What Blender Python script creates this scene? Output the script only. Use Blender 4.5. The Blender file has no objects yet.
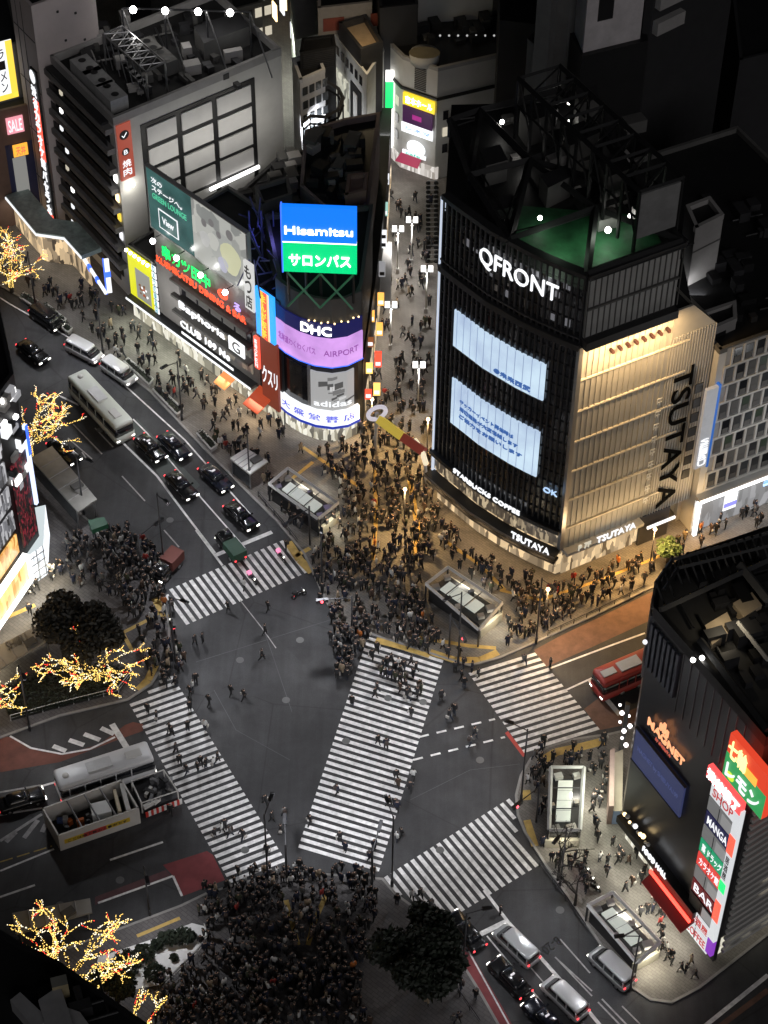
import bpy, bmesh, math, random
import numpy as np
from mathutils import Vector, Matrix
R = math.radians
random.seed(7)
scene = bpy.context.scene
COL = scene.collection
# ---------------------------------------------------------------- camera
H = 165.0                       # observation deck above the street
_F = 2130.0; _C = (384.0, 512.0)
_d = np.array([358 - _C[0], 2551 - _C[1], _F], float); _d /= np.linalg.norm(_d)
_fw = np.array([0, 0, 1.]) - _d * _d[2]; _fw /= np.linalg.norm(_fw)
_rt = np.cross(_d, _fw)
if _rt[0] < 0: _rt = -_rt
cam_d = bpy.data.cameras.new('camera'); cam = bpy.data.objects.new('camera', cam_d); COL.objects.link(cam)
cam_d.sensor_fit = 'VERTICAL'; cam_d.sensor_height = 36.0; cam_d.lens = _F / 1024 * 36.0
cam_d.clip_start = 1.0; cam_d.clip_end = 6000
cx = Vector((_rt[0], _fw[0], -_d[0])); cy = -Vector((_rt[1], _fw[1], -_d[1])); cz = -Vector((_rt[2], _fw[2], -_d[2]))
M_ = Matrix((cx, cy, cz)).transposed().to_4x4(); M_.translation = Vector((0, 0, H)); cam.matrix_world = M_
scene.camera = cam
# ---------------------------------------------------------------- world, night
world = bpy.data.worlds.new('World'); scene.world = world; world.use_nodes = True
wt = world.node_tree; wt.nodes.clear()
wo = wt.nodes.new('ShaderNodeOutputWorld'); bg = wt.nodes.new('ShaderNodeBackground'); sky = wt.nodes.new('ShaderNodeTexSky')
sky.sky_type = 'NISHITA'; sky.sun_disc = False; sky.sun_elevation = R(-3.5); sky.sun_rotation = R(200)
hs = wt.nodes.new('ShaderNodeHueSaturation'); hs.inputs['Saturation'].default_value = 0.35
wt.links.new(sky.outputs[0], hs.inputs['Color']); wt.links.new(hs.outputs[0], bg.inputs[0]); bg.inputs[1].default_value = 0.10
wt.links.new(bg.outputs[0], wo.inputs[0])
sl = bpy.data.lights.new('city_glow', 'SUN'); sl.energy = 0.42; sl.angle = R(35); sl.color = (1.0, 0.97, 0.97)
so = bpy.data.objects.new('city_glow', sl); COL.objects.link(so); so.rotation_euler = Vector((-0.28, 0.85, -0.42)).to_track_quat('-Z', 'Y').to_euler(); so.location = (0, 0, 200)
scene.view_settings.view_transform = 'Standard'; scene.view_settings.look = 'None'
scene.view_settings.exposure = 0.0; scene.view_settings.gamma = 1.0
scene.cycles.use_denoising = True
scene.cycles.max_bounces = 5; scene.cycles.diffuse_bounces = 2; scene.cycles.glossy_bounces = 3; scene.cycles.transmission_bounces = 3
scene.cycles.sample_clamp_indirect = 3.0; scene.cycles.caustics_reflective = False; scene.cycles.caustics_refractive = False

# ---------------------------------------------------------------- helpers
def G(px, py, z=0.0):
    """surveyed point: the ground plan position (x, y) at height z"""
    v = np.array([px - _C[0], py - _C[1], _F]); s = (H - z) / v.dot(_d)
    return np.array([v.dot(_rt) * s, v.dot(_fw) * s])
def G3(px, py, z=0.0):
    a = G(px, py, z); return (float(a[0]), float(a[1]), z)
def P(x, y, z):
    v = _rt * x + _fw * y + _d * (H - z); return (v[0] / v[2] * _F + _C[0], v[1] / v[2] * _F + _C[1])
def rayv(px, py):
    v = np.array([px - _C[0], py - _C[1], _F]); return np.array([v.dot(_rt), v.dot(_fw), -v.dot(_d)])

_mats = {}
def mat(name, col, rough=0.7, metal=0.0, var=0.15, scale=0.6, emit=None, es=1.0, bump=0.0, spec=0.5, var2=0.0):
    if name in _mats: return _mats[name]
    m = bpy.data.materials.new(name); m.use_nodes = True; nt = m.node_tree; b = nt.nodes['Principled BSDF']
    b.inputs['Roughness'].default_value = rough; b.inputs['Metallic'].default_value = metal
    b.inputs['Specular IOR Level'].default_value = spec
    tc = nt.nodes.new('ShaderNodeTexCoord')
    n = nt.nodes.new('ShaderNodeTexNoise'); n.inputs['Scale'].default_value = scale; n.inputs['Detail'].default_value = 6; n.inputs['Roughness'].default_value = 0.65
    nt.links.new(tc.outputs['Object'], n.inputs['Vector'])
    r = nt.nodes.new('ShaderNodeValToRGB'); c = Vector(col)
    r.color_ramp.elements[0].position = 0.3; r.color_ramp.elements[1].position = 0.7
    r.color_ramp.elements[0].color = (*(c * (1 - var)), 1); r.color_ramp.elements[1].color = (*[min(1, k) for k in c * (1 + var)], 1)
    nt.links.new(n.outputs[0], r.inputs[0]); nt.links.new(r.outputs[0], b.inputs['Base Color'])
    if bump:
        bp = nt.nodes.new('ShaderNodeBump'); bp.inputs['Strength'].default_value = bump; bp.inputs['Distance'].default_value = 0.05
        n2 = nt.nodes.new('ShaderNodeTexNoise'); n2.inputs['Scale'].default_value = scale * 12; nt.links.new(tc.outputs['Object'], n2.inputs['Vector'])
        nt.links.new(n2.outputs[0], bp.inputs['Height']); nt.links.new(bp.outputs[0], b.inputs['Normal'])
    if emit is not None:
        b.inputs['Emission Color'].default_value = (*emit, 1); b.inputs['Emission Strength'].default_value = es
    _mats[name] = m; return m
def emi(name, col, s): return mat(name, tuple(0.3 * k for k in col), 0.5, var=0.05, emit=col, es=s)
def glow_var(name, c0, c1, s, scale=0.5, c2=None):
    """a lit screen or shop interior whose own picture varies in colour"""
    if name in _mats: return _mats[name]
    m = bpy.data.materials.new(name); m.use_nodes = True; nt = m.node_tree; b = nt.nodes['Principled BSDF']
    b.inputs['Base Color'].default_value = (0.05, 0.05, 0.05, 1); b.inputs['Roughness'].default_value = 0.3
    tc = nt.nodes.new('ShaderNodeTexCoord'); n = nt.nodes.new('ShaderNodeTexVoronoi'); n.inputs['Scale'].default_value = scale * (1.0 if name == 'bill_photo' else 2.4)
    n.distance = 'CHEBYCHEV'; n.inputs['Randomness'].default_value = .8
    r = nt.nodes.new('ShaderNodeValToRGB'); r.color_ramp.elements[0].color = (*c0, 1); r.color_ramp.elements[1].color = (*c1, 1)
    if c2: e = r.color_ramp.elements.new(0.5); e.color = (*c2, 1)
    mp = nt.nodes.new('ShaderNodeMapping'); mp.inputs['Scale'].default_value = (1, 1, .3) if name != 'bill_photo' else (1, 1, 1)     # upright display bays
    nt.links.new(tc.outputs['Object'], mp.inputs[0]); nt.links.new(mp.outputs[0], n.inputs['Vector']); sp = nt.nodes.new('ShaderNodeSeparateColor')
    nt.links.new(n.outputs['Color'], sp.inputs[0]); nt.links.new(sp.outputs[0], r.inputs[0]); nt.links.new(r.outputs[0], b.inputs['Emission Color'])
    b.inputs['Emission Strength'].default_value = s
    _mats[name] = m; return m

def screen_mat(name, c, s, amt=.25, sc=.35):
    if name in _mats: return _mats[name]
    m = bpy.data.materials.new(name); m.use_nodes = True; nt = m.node_tree; b = nt.nodes['Principled BSDF']; b.inputs['Base Color'].default_value = (.03, .03, .03, 1); b.inputs['Roughness'].default_value = .2
    tc = nt.nodes.new('ShaderNodeTexCoord'); n = nt.nodes.new('ShaderNodeTexNoise'); n.inputs['Scale'].default_value = sc; n.inputs['Detail'].default_value = 5; r = nt.nodes.new('ShaderNodeValToRGB')
    r.color_ramp.elements[0].position = .3; r.color_ramp.elements[1].position = .7; r.color_ramp.elements[0].color = (*[k * (1 - amt) for k in c], 1); r.color_ramp.elements[1].color = (*[min(1, k * (1 + amt)) for k in c], 1)
    nt.links.new(tc.outputs['Object'], n.inputs['Vector']); nt.links.new(n.outputs[0], r.inputs[0]); nt.links.new(r.outputs[0], b.inputs['Emission Color']); b.inputs['Emission Strength'].default_value = s; _mats[name] = m; return m
class MB:
    def __init__(s): s.v = []; s.f = []; s.m = []; s.mats = []; s.smooth = []; s.ch = []
    def mi(s, m):
        if m not in s.mats: s.mats.append(m)
        return s.mats.index(m)
    def poly(s, pts, m, sm=False):
        k = len(s.v); s.ch.append((k, len(s.f))); s.v += [tuple(map(float, p)) for p in pts]; s.f.append(list(range(k, k + len(pts)))); s.m.append(s.mi(m)); s.smooth.append(sm)
    def mesh(s, vs, fs, m, sm=False):
        k = len(s.v); s.ch.append((k, len(s.f))); s.v += [tuple(map(float, p)) for p in vs]; i = s.mi(m)
        for f in fs: s.f.append([k + a for a in f]); s.m.append(i); s.smooth.append(sm)
    def hexa(s, b, m):   # 8 points: 4 bottom ccw, 4 top
        s.mesh(b, [(3, 2, 1, 0), (4, 5, 6, 7), (0, 1, 5, 4), (1, 2, 6, 5), (2, 3, 7, 6), (3, 0, 4, 7)], m)
    def box(s, c, sz, m, rz=0.0):
        ca, sa = math.cos(rz), math.sin(rz); hx, hy, hz = sz[0] / 2, sz[1] / 2, sz[2] / 2; b = []
        for dz in (-hz, hz):
            for dx, dy in ((-hx, -hy), (hx, -hy), (hx, hy), (-hx, hy)):
                b.append((c[0] + dx * ca - dy * sa, c[1] + dx * sa + dy * ca, c[2] + dz))
        s.hexa(b, m)
    def prism(s, poly, z0, z1, m, mtop=None, bottom=False):
        poly = [tuple(map(float, p[:2])) for p in poly]; n = len(poly)
        a = sum(poly[i][0] * poly[(i + 1) % n][1] - poly[(i + 1) % n][0] * poly[i][1] for i in range(n))
        if a < 0: poly = poly[::-1]
        for i in range(n):
            p, q = poly[i], poly[(i + 1) % n]; s.poly([(*p, z0), (*q, z0), (*q, z1), (*p, z1)], m)
        s.poly([(*p, z1) for p in poly], mtop or m)
        if bottom: s.poly([(*p, z0) for p in poly[::-1]], m)
    def tube(s, p0, p1, r0, m, r1=None, n=6, cap=True):
        p0 = Vector(p0); p1 = Vector(p1); r1 = r0 if r1 is None else r1; d = p1 - p0
        if d.length < 1e-6: return
        q = d.to_track_quat('Z', 'Y'); vs = []
        for p, r in ((p0, r0), (p1, r1)):
            for k in range(n):
                a = 2 * math.pi * k / n; vs.append(p + q @ Vector((math.cos(a) * r, math.sin(a) * r, 0)))
        fs = [(k, (k + 1) % n, n + (k + 1) % n, n + k) for k in range(n)]
        if cap: fs += [tuple(range(n))[::-1], tuple(range(n, 2 * n))]
        s.mesh(vs, fs, m, n > 6)
    def bar(s, p0, p1, w, m):
        s.tube(p0, p1, w * 0.707, m, n=4)
    def ball(s, c, r, m, n=8, sz=1.0):
        vs = [(c[0], c[1], c[2] + r * sz)]; rings = max(3, n // 2)
        for j in range(1, rings):
            t = math.pi * j / rings
            for k in range(n):
                a = 2 * math.pi * k / n; vs.append((c[0] + r * math.sin(t) * math.cos(a), c[1] + r * math.sin(t) * math.sin(a), c[2] + r * sz * math.cos(t)))
        vs.append((c[0], c[1], c[2] - r * sz)); e = len(vs) - 1; fs = []
        for k in range(n): fs.append((0, 1 + k, 1 + (k + 1) % n))
        for j in range(rings - 2):
            o = 1 + j * n
            for k in range(n): fs.append((o + k, o + n + k, o + n + (k + 1) % n, o + (k + 1) % n))
        o = 1 + (rings - 2) * n
        for k in range(n): fs.append((e, o + (k + 1) % n, o + k))
        s.mesh(vs, fs, m, True)
    def build_each(s, name, parent):
        """every box or tube added becomes a part of its own"""
        e = s.ch[1:] + [(len(s.v), len(s.f))]
        for (v0, f0), (v1, f1) in zip(s.ch, e):
            b = MB(); b.v = s.v[v0:v1]; b.f = [[i - v0 for i in f] for f in s.f[f0:f1]]; b.smooth = s.smooth[f0:f1]; b.m = [b.mi(s.mats[k]) for k in s.m[f0:f1]]; b.build(name, parent)
    def build(s, name, parent=None, loc=None):
        me = bpy.data.meshes.new(name)
        if parent is not None and loc is None: loc = ORG.get(parent.name, (0, 0, 0))
        off = loc or (0, 0, 0)
        me.from_pydata([(x - off[0], y - off[1], z - off[2]) for x, y, z in s.v], [], s.f)
        for m in s.mats: me.materials.append(m)
        me.polygons.foreach_set('material_index', s.m); me.polygons.foreach_set('use_smooth', s.smooth); me.update()
        o = bpy.data.objects.new(name, me); COL.objects.link(o)
        ORG[o.name] = tuple(off)
        if parent is not None: o.parent = parent
        else: o.location = off
        return o
ORG = {}    # world origin of each thing; all parts of a thing share its origin
def tag(o, label=None, cat=None, group=None, kind=None):
    if label: o['label'] = label
    if cat: o['category'] = cat
    if group: o['group'] = group
    if kind: o['kind'] = kind
    return o
def thing(name, label, cat, loc=(0, 0, 0), group=None, rz=0.0):
    o = bpy.data.objects.new(name, None); COL.objects.link(o); o.empty_display_size = 0.5
    o.location = tuple(map(float, loc)); o.rotation_euler = (0, 0, rz); ORG[o.name] = tuple(map(float, loc))
    return tag(o, label, cat, group)
def local(o): ORG[o.name] = (0, 0, 0); return o         # parts given in the thing's own coordinates
def copy_tree(o, parent=None):
    c = o.copy(); COL.objects.link(c)
    if parent is not None: c.parent = parent
    for ch in list(o.children): copy_tree(ch, c)
    return c
def struct(name, mb): return tag(mb.build(name), kind='structure')

class Wall:
    """an upright (possibly folded or curved) facade; u runs left to right seen from outside, o is outward"""
    def __init__(s, pts):
        s.p = [np.array(p[:2], float) for p in pts]; s.L = [0.0]
        for a, b in zip(s.p, s.p[1:]): s.L.append(s.L[-1] + float(np.linalg.norm(b - a)))
        s.len = s.L[-1]
        s.n = []
        for a, b in zip(s.p, s.p[1:]): d = (b - a) / np.linalg.norm(b - a); s.n.append(np.array([d[1], -d[0]]))
        s.vn = [s.n[0]] + [(a + b) / np.linalg.norm(a + b) / max(0.5, math.sqrt((1 + a.dot(b)) / 2)) for a, b in zip(s.n, s.n[1:])] + [s.n[-1]]
    def seg(s, u):
        for i in range(len(s.p) - 2, -1, -1):
            if u >= s.L[i]: return i
        return 0
    def pt(s, u, z, o=0.0):
        i = s.seg(u); t = (u - s.L[i]) / (s.L[i + 1] - s.L[i]); p = s.p[i] + (s.p[i + 1] - s.p[i]) * t
        tt = min(1, max(0, t)); n = s.vn[i] * (1 - tt) + s.vn[i + 1] * tt
        p = p + n * o; return (float(p[0]), float(p[1]), float(z))
    def at(s, px, py):
        v = rayv(px, py); best = None
        for i in range(len(s.n)):
            den = v[0] * s.n[i][0] + v[1] * s.n[i][1]
            if abs(den) < 1e-9: continue
            t = s.n[i].dot(s.p[i]) / den; q = v * t; w = (s.p[i + 1] - s.p[i]) / (s.L[i + 1] - s.L[i])
            u = s.L[i] + (q[:2] - s.p[i]).dot(w); e = max(0, s.L[i] - u, u - s.L[i + 1])
            if best is None or e < best[0]: best = (e, u, H + q[2])
        return best[1], best[2]
    def cuts(s, u0, u1, step=None):
        c = [u0] + [l for l in s.L[1:-1] if u0 + 0.02 < l < u1 - 0.02] + [u1]; return c
    def box(s, mb, u0, u1, z0, z1, o0, o1, m):
        cs = s.cuts(u0, u1)
        for k, (a, b) in enumerate(zip(cs, cs[1:])):
            mb.hexa([s.pt(a, z0, o1), s.pt(b, z0, o1), s.pt(b, z0, o0), s.pt(a, z0, o0), s.pt(a, z1, o1), s.pt(b, z1, o1), s.pt(b, z1, o0), s.pt(a, z1, o0)], m)
    def quadz(s, mb, q, o0, o1, m):   # q: four (u,z): bl, br, tr, tl ; follows folds of the wall
        (a, b, c, d) = q; u0 = min(a[0], d[0]); u1 = max(b[0], c[0]); n = max(1, len(s.cuts(u0, u1)) * 2 if len(s.p) > 2 else 1)
        L = lambda p, q, t: (p[0] + (q[0] - p[0]) * t, p[1] + (q[1] - p[1]) * t)
        for k in range(n):
            t0, t1 = k / n, (k + 1) / n; A, B, Cc, D = L(a, b, t0), L(a, b, t1), L(d, c, t1), L(d, c, t0)
            mb.hexa([s.pt(*A, o1), s.pt(*B, o1), s.pt(*B, o0), s.pt(*A, o0), s.pt(*D, o1), s.pt(*Cc, o1), s.pt(*Cc, o0), s.pt(*D, o0)], m)
    def rect(s, *pxs):
        """bounding (u0,u1,z0,z1) of pixel-surveyed points"""
        q = [s.at(*p) for p in pxs]; us = [a[0] for a in q]; zs = [a[1] for a in q]; return min(us), max(us), min(zs), max(zs)

_tc = {}
def glyphs(txt, bold=0.0):
    bold = round(bold * .25, 4)
    if (txt, bold) in _tc: return _tc[(txt, bold)]
    cu = bpy.data.curves.new('lettering', 'FONT'); cu.body = txt; cu.extrude = 0.02; cu.resolution_u = 3; cu.offset = bold
    cu.space_line = 0.95
    o = bpy.data.objects.new('lettering', cu); COL.objects.link(o)
    dg = bpy.context.evaluated_depsgraph_get(); dg.update(); me = bpy.data.meshes.new_from_object(o.evaluated_get(dg))
    vs = [tuple(v.co) for v in me.vertices]; fs = [tuple(p.vertices) for p in me.polygons]
    bpy.data.objects.remove(o); bpy.data.curves.remove(cu); bpy.data.meshes.remove(me)
    if vs:
        x0 = min(v[0] for v in vs); x1 = max(v[0] for v in vs); y0 = min(v[1] for v in vs); y1 = max(v[1] for v in vs)
        vs = [((v[0] - x0) / max(1e-6, x1 - x0), (v[1] - y0) / max(1e-6, y1 - y0), 1.0 if v[2] > 0 else 0.0) for v in vs]
    _tc[(txt, bold)] = (vs, fs); return vs, fs
def letter(W, txt, u0, u1, z0, z1, o, m, parent, name='lettering', bold=0.02, shear=0.0, th=0.12, vertical=False, rot=False, shz=0.0):
    """text stretched to a rectangle of the facade"""
    mb = MB()
    if vertical:
        n = len(txt); h = (z1 - z0) / n
        for k, ch in enumerate(txt):
            vs, fs = glyphs(ch, bold); zz = z1 - (k + 1) * h + h * 0.06
            mb.mesh([W.pt(u0 + (u1 - u0) * a, zz + h * 0.86 * b, o + th * c) for a, b, c in vs], fs, m)
    else:
        vs, fs = glyphs(txt, bold)
        if rot: vs = [(b, 1 - a, c) for a, b, c in vs]
        mb.mesh([W.pt(u0 + (u1 - u0) * (a + shear * b), z0 + (z1 - z0) * b + shz * a, o + th * c) for a, b, c in vs], fs, m)
    return mb.build(name, parent)
def mid(W, u0, u1, z0): p = W.pt((u0 + u1) / 2, z0, 0); return p

# ---------------------------------------------------------------- materials
asphalt = mat('asphalt', (0.040, 0.040, 0.046), 0.75, var=0.30, scale=0.12, bump=0.2)
def asphalt_mat(name, c):
    m = bpy.data.materials.new(name); m.use_nodes = True; nt = m.node_tree; b = nt.nodes['Principled BSDF']; N = nt.nodes.new; L = nt.links.new
    tc = N('ShaderNodeTexCoord')
    def noise(sc, det=6, rough=.6, stretch=None):
        n = N('ShaderNodeTexNoise'); n.inputs['Scale'].default_value = sc; n.inputs['Detail'].default_value = det; n.inputs['Roughness'].default_value = rough
        if stretch: mp = N('ShaderNodeMapping'); mp.inputs['Scale'].default_value = stretch; mp.inputs['Rotation'].default_value = (0, 0, .9); L(tc.outputs['Object'], mp.inputs[0]); L(mp.outputs[0], n.inputs['Vector'])
        else: L(tc.outputs['Object'], n.inputs['Vector'])
        return n
    def ramp(n, p0, p1, a, d):
        r = N('ShaderNodeValToRGB'); r.color_ramp.elements[0].position = p0; r.color_ramp.elements[1].position = p1; r.color_ramp.elements[0].color = (a, a, a, 1); r.color_ramp.elements[1].color = (d, d, d, 1); L(n.outputs[0], r.inputs[0]); return r
    def mul(x, y):
        k = N('ShaderNodeMix'); k.data_type = 'RGBA'; k.blend_type = 'MULTIPLY'; k.inputs[0].default_value = 1; L(x, k.inputs[6]); L(y, k.inputs[7]); return k.outputs[2]
    base = N('ShaderNodeRGB'); base.outputs[0].default_value = (*c, 1)
    o = mul(base.outputs[0], ramp(noise(.045, 4), .35, .65, .80, 1.18).outputs[0])
    o = mul(o, ramp(noise(.35, 8, .7), .40, .66, 1.10, .78).outputs[0])           # oil and water stains
    o = mul(o, ramp(noise(.9, 5, .6, (1.0, .045, 1)), .38, .62, .86, 1.12).outputs[0])  # streaks worn along the lanes
    o = mul(o, ramp(noise(9, 3), .35, .65, .85, 1.15).outputs[0])
    v = N('ShaderNodeTexVoronoi'); v.feature = 'DISTANCE_TO_EDGE'; v.inputs['Scale'].default_value = .09; L(tc.outputs['Object'], v.inputs['Vector'])
    o = mul(o, ramp(v, .002, .008, .62, 1.0).outputs[0])                            # repair seams
    L(o, b.inputs['Base Color']); b.inputs['Roughness'].default_value = .62
    L(ramp(noise(.3, 6), .4, .7, .72, .48).outputs[0], b.inputs['Roughness'])
    bp = N('ShaderNodeBump'); bp.inputs['Strength'].default_value = .25; bp.inputs['Distance'].default_value = .03; L(noise(14, 3).outputs[0], bp.inputs['Height']); L(bp.outputs[0], b.inputs['Normal']); return m
asphalt = asphalt_mat('road_asphalt', (.034, .034, .037))
asphalt2 = mat('asphalt_worn', (0.050, 0.049, 0.055), 0.7, var=0.2, scale=0.2, bump=0.2)
paint = mat('road_paint', (0.70, 0.69, 0.69), 0.6, var=0.34, scale=1.3)
paint_worn = mat('worn_paint', (0.34, 0.33, 0.33), 0.7, var=0.4, scale=1.5)
paint_yel = mat('yellow_paint', (0.40, 0.28, 0.07), 0.7, var=0.3, scale=1.5)
redroad = mat('red_asphalt', (0.20, 0.040, 0.045), 0.8, var=0.25, scale=0.5)
redbrick = mat('brick_red_paving', (0.15, 0.080, 0.055), 0.8, var=0.3, scale=0.8)
kerbm = mat('kerb_stone', (0.27, 0.26, 0.25), 0.8, var=0.2, scale=1.0)
tact = mat('tactile_yellow', (0.50, 0.34, 0.10), 0.7, var=0.25, scale=1.5)
black = mat('black_metal', (0.012, 0.012, 0.013), 0.5, var=0.2)
dark = mat('dark_panel', (0.025, 0.025, 0.027), 0.55, var=0.3, scale=0.4)
roofm = mat('bitumen_roof', (0.014, 0.014, 0.015), 0.9, var=0.4, scale=0.3)
grey = mat('grey_concrete', (0.32, 0.31, 0.305), 0.85, var=0.15, scale=0.3)
greyd = mat('dark_concrete', (0.10, 0.098, 0.095), 0.85, var=0.2, scale=0.3)
greyl = mat('pale_panel', (0.52, 0.51, 0.49), 0.75, var=0.10, scale=0.25)
white = mat('white_paint', (0.72, 0.72, 0.70), 0.5, var=0.06)
metal = mat('steel', (0.35, 0.35, 0.36), 0.35, metal=0.8, var=0.1)
metald = mat('dark_steel', (0.06, 0.06, 0.065), 0.45, metal=0.5, var=0.2)
glassd = mat('dark_glass', (0.012, 0.013, 0.016), 0.12, var=0.3, scale=0.3, spec=0.9)
glassm = mat('tinted_glass', (0.05, 0.055, 0.06), 0.15, var=0.3, scale=0.4, spec=0.8)
brown = mat('brown_tile', (0.11, 0.030, 0.022), 0.6, var=0.2, scale=1.2)
eW = emi('white_light', (1.0, 0.98, 0.95), 3.0)
eWs = emi('white_sign', (0.95, 0.97, 1.0), 1.1)
eWx = emi('lamp_lens', (1.0, 0.97, 0.9), 14.0)
eWarm = emi('warm_light', (1.0, 0.72, 0.36), 3.0)
eR = emi('red_light', (1.0, 0.10, 0.06), 1.6)
eRx = emi('tail_light', (1.0, 0.06, 0.08), 7.0)
eG = emi('green_light', (0.02, 0.85, 0.20), 1.3)
eB = emi('blue_light', (0.05, 0.15, 1.0), 1.6)
eY = emi('yellow_light', (1.0, 0.72, 0.08), 1.1)
shop = glow_var('shop_interior', (1.0, 0.72, 0.40), (0.03, 0.02, 0.012), 1.0, .8, (0.45, 0.33, 0.20))
shopw = glow_var('shop_interior_white', (1.0, 0.97, 0.85), (0.03, 0.03, 0.03), 1.0, .8, (0.5, 0.46, 0.34))
# ---------------------------------------------------------------- ground, roads, pavements
def paver(name, c1, c2, sc, rough=0.75):
    m = bpy.data.materials.new(name); m.use_nodes = True; nt = m.node_tree; b = nt.nodes['Principled BSDF']
    tc = nt.nodes.new('ShaderNodeTexCoord'); br = nt.nodes.new('ShaderNodeTexBrick'); br.inputs['Scale'].default_value = sc
    br.inputs['Color1'].default_value = (*c1, 1); br.inputs['Color2'].default_value = (*c2, 1); br.inputs['Mortar'].default_value = (*[k * 0.5 for k in c1], 1)
    br.inputs['Mortar Size'].default_value = 0.012
    mp = nt.nodes.new('ShaderNodeMapping'); mp.inputs['Rotation'].default_value = (0, 0, 0.7)
    n = nt.nodes.new('ShaderNodeTexNoise'); n.inputs['Scale'].default_value = 0.25; n.inputs['Detail'].default_value = 7
    rr = nt.nodes.new('ShaderNodeValToRGB'); rr.color_ramp.elements[0].color = (0.78, 0.78, 0.78, 1); rr.color_ramp.elements[1].color = (1.15, 1.15, 1.15, 1)
    rr.color_ramp.elements[0].position = 0.35; rr.color_ramp.elements[1].position = 0.65
    mx = nt.nodes.new('ShaderNodeMix'); mx.data_type = 'RGBA'; mx.blend_type = 'MULTIPLY'; mx.inputs[0].default_value = 1
    nt.links.new(tc.outputs['Object'], mp.inputs[0]); nt.links.new(mp.outputs[0], br.inputs['Vector']); nt.links.new(tc.outputs['Object'], n.inputs['Vector'])
    nt.links.new(n.outputs[0], rr.inputs[0]); nt.links.new(br.outputs['Color'], mx.inputs[6]); nt.links.new(rr.outputs[0], mx.inputs[7]); nt.links.new(mx.outputs[2], b.inputs['Base Color'])
    b.inputs['Roughness'].default_value = rough; return m
pave = paver('pavement_slabs', (0.155, 0.142, 0.130), (0.19, 0.175, 0.16), 0.9)
pave2 = paver('plaza_slabs', (0.095, 0.088, 0.090), (0.125, 0.115, 0.115), 0.7)
Z1 = 0.13
g = MB(); g.poly([(-900, -200, 0), (900, -200, 0), (900, 1800, 0), (-900, 1800, 0)], asphalt); struct('ground', g)
def flat(name, px, z, m, extra=None, kind='structure'):
    mb = MB(); pts = [tuple(p[1:]) if p[0] == 'w' else tuple(G(p[0], p[1], z)) for p in px]
    a = sum(pts[i][0] * pts[(i + 1) % len(pts)][1] - pts[(i + 1) % len(pts)][0] * pts[i][1] for i in range(len(pts)))
    if a < 0: pts = pts[::-1]
    mb.poly([(*p, z) for p in pts], m); return struct(name, mb)
def slab(name, px, m, kerb_n):
    """raised pavement; the first kerb_n points are the kerb line"""
    pts = [tuple(p[1:]) if p[0] == 'w' else tuple(G(p[0], p[1], Z1)) for p in px]
    mb = MB(); mb.prism(pts, 0.0, Z1, kerbm, m); o = struct(name, mb)
    k = MB(); kp = [np.array(p) for p in pts[:kerb_n]]; cen = np.mean([np.array(p) for p in pts[:kerb_n]], axis=0)
    w = Wall(kp); s = 1 if kerb_n else 1
    a = sum(pts[i][0] * pts[(i + 1) % len(pts)][1] - pts[(i + 1) % len(pts)][0] * pts[i][1] for i in range(len(pts)))
    o0, o1 = (-0.22, 0.02) if a > 0 else (0.22, -0.02)
    w.box(k, 0, w.len, 0.004, Z1 + 0.012, min(o0, o1), max(o0, o1), kerbm); struct('kerb', k); return o
slab('pavement', [(-80, 240), (20, 297), (45, 318), (100, 353), (150, 392), (200, 445), (245, 490), (275, 520), (303, 553), (316, 580), (326, 603), (345, 630), (372, 635), (440, 657), (470, 666), (500, 658), (530, 645), (548, 637), (600, 613), (647, 590), (768, 540), (920, 480), ('w', 300, 420), ('w', 300, 900), ('w', -500, 900), ('w', -400, 300)], pave, 22)
slab('pavement', [(-20, 385), (20, 432), (38, 465), (80, 512), (112, 540), (150, 572), (165, 600), (170, 625), (170, 655), (152, 684), (128, 700), (60, 716), (0, 738), (-100, 770), (-200, 600)], pave2, 14)
slab('plaza', [(-60, 1000), (20, 965), (100, 935), (180, 905), (205, 893), (240, 882), (290, 872), (340, 874), (383, 878), (396, 893), (430, 918), (455, 950), (480, 990), (520, 1060), (560, 1200), (-200, 1300)], pave2, 15)
slab('pavement', [(640, 726), (610, 733), (575, 738), (548, 746), (530, 758), (520, 775), (515, 795), (517, 815), (524, 832), (545, 865), (570, 900), (600, 945), (628, 985), (650, 1000), (672, 1003), (700, 988), (768, 935), (900, 850), (900, 640)], pave, 18)
# red bus lanes and worn patches
flat('red_lane', [(163, 865), (207, 851), (213, 855), (225, 880), (183, 896), (173, 876)], 0.006, redroad)
flat('red_lane', [(95, 897), (166, 870), (172, 877), (95, 905)], 0.006, mat('faded_red_asphalt', (0.10, 0.045, 0.05), 0.8, var=0.3, scale=0.5))
flat('red_lane', [(462, 950), (472, 955), (503, 1008), (515, 1030), (495, 1030), (450, 968)], 0.006, redroad)
flat('red_lane', [(-10, 735), (10, 737), (31, 748), (62, 755), (100, 744), (125, 725), (133, 722), (143, 724), (143, 731), (120, 739), (60, 762), (-10, 774)], 0.006, mat('faded_brick_asphalt', (0.15, 0.055, 0.04), 0.8, var=0.3, scale=0.5))
flat('red_lane', [(534, 650), (546, 667), (590, 648), (640, 625), (700, 598), (700, 572), (647, 594), (600, 617), (560, 636)], 0.006, redbrick)
flat('red_lane', [(584, 709), (600, 697), (618, 716), (640, 706), (640, 722), (600, 730)], 0.006, redbrick)
flat('red_lane', [(505, 733), (508, 731), (526, 755), (523, 757)], 0.007, mat('bright_red_paint', (0.45, 0.05, 0.04), 0.6))
flat('resurfaced_patch', [(215, 690), (262, 682), (268, 690), (238, 703), (225, 712), (208, 708)], 0.005, mat('dark_patch', (0.030, 0.030, 0.033), 0.65, var=0.3, scale=0.4))
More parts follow.
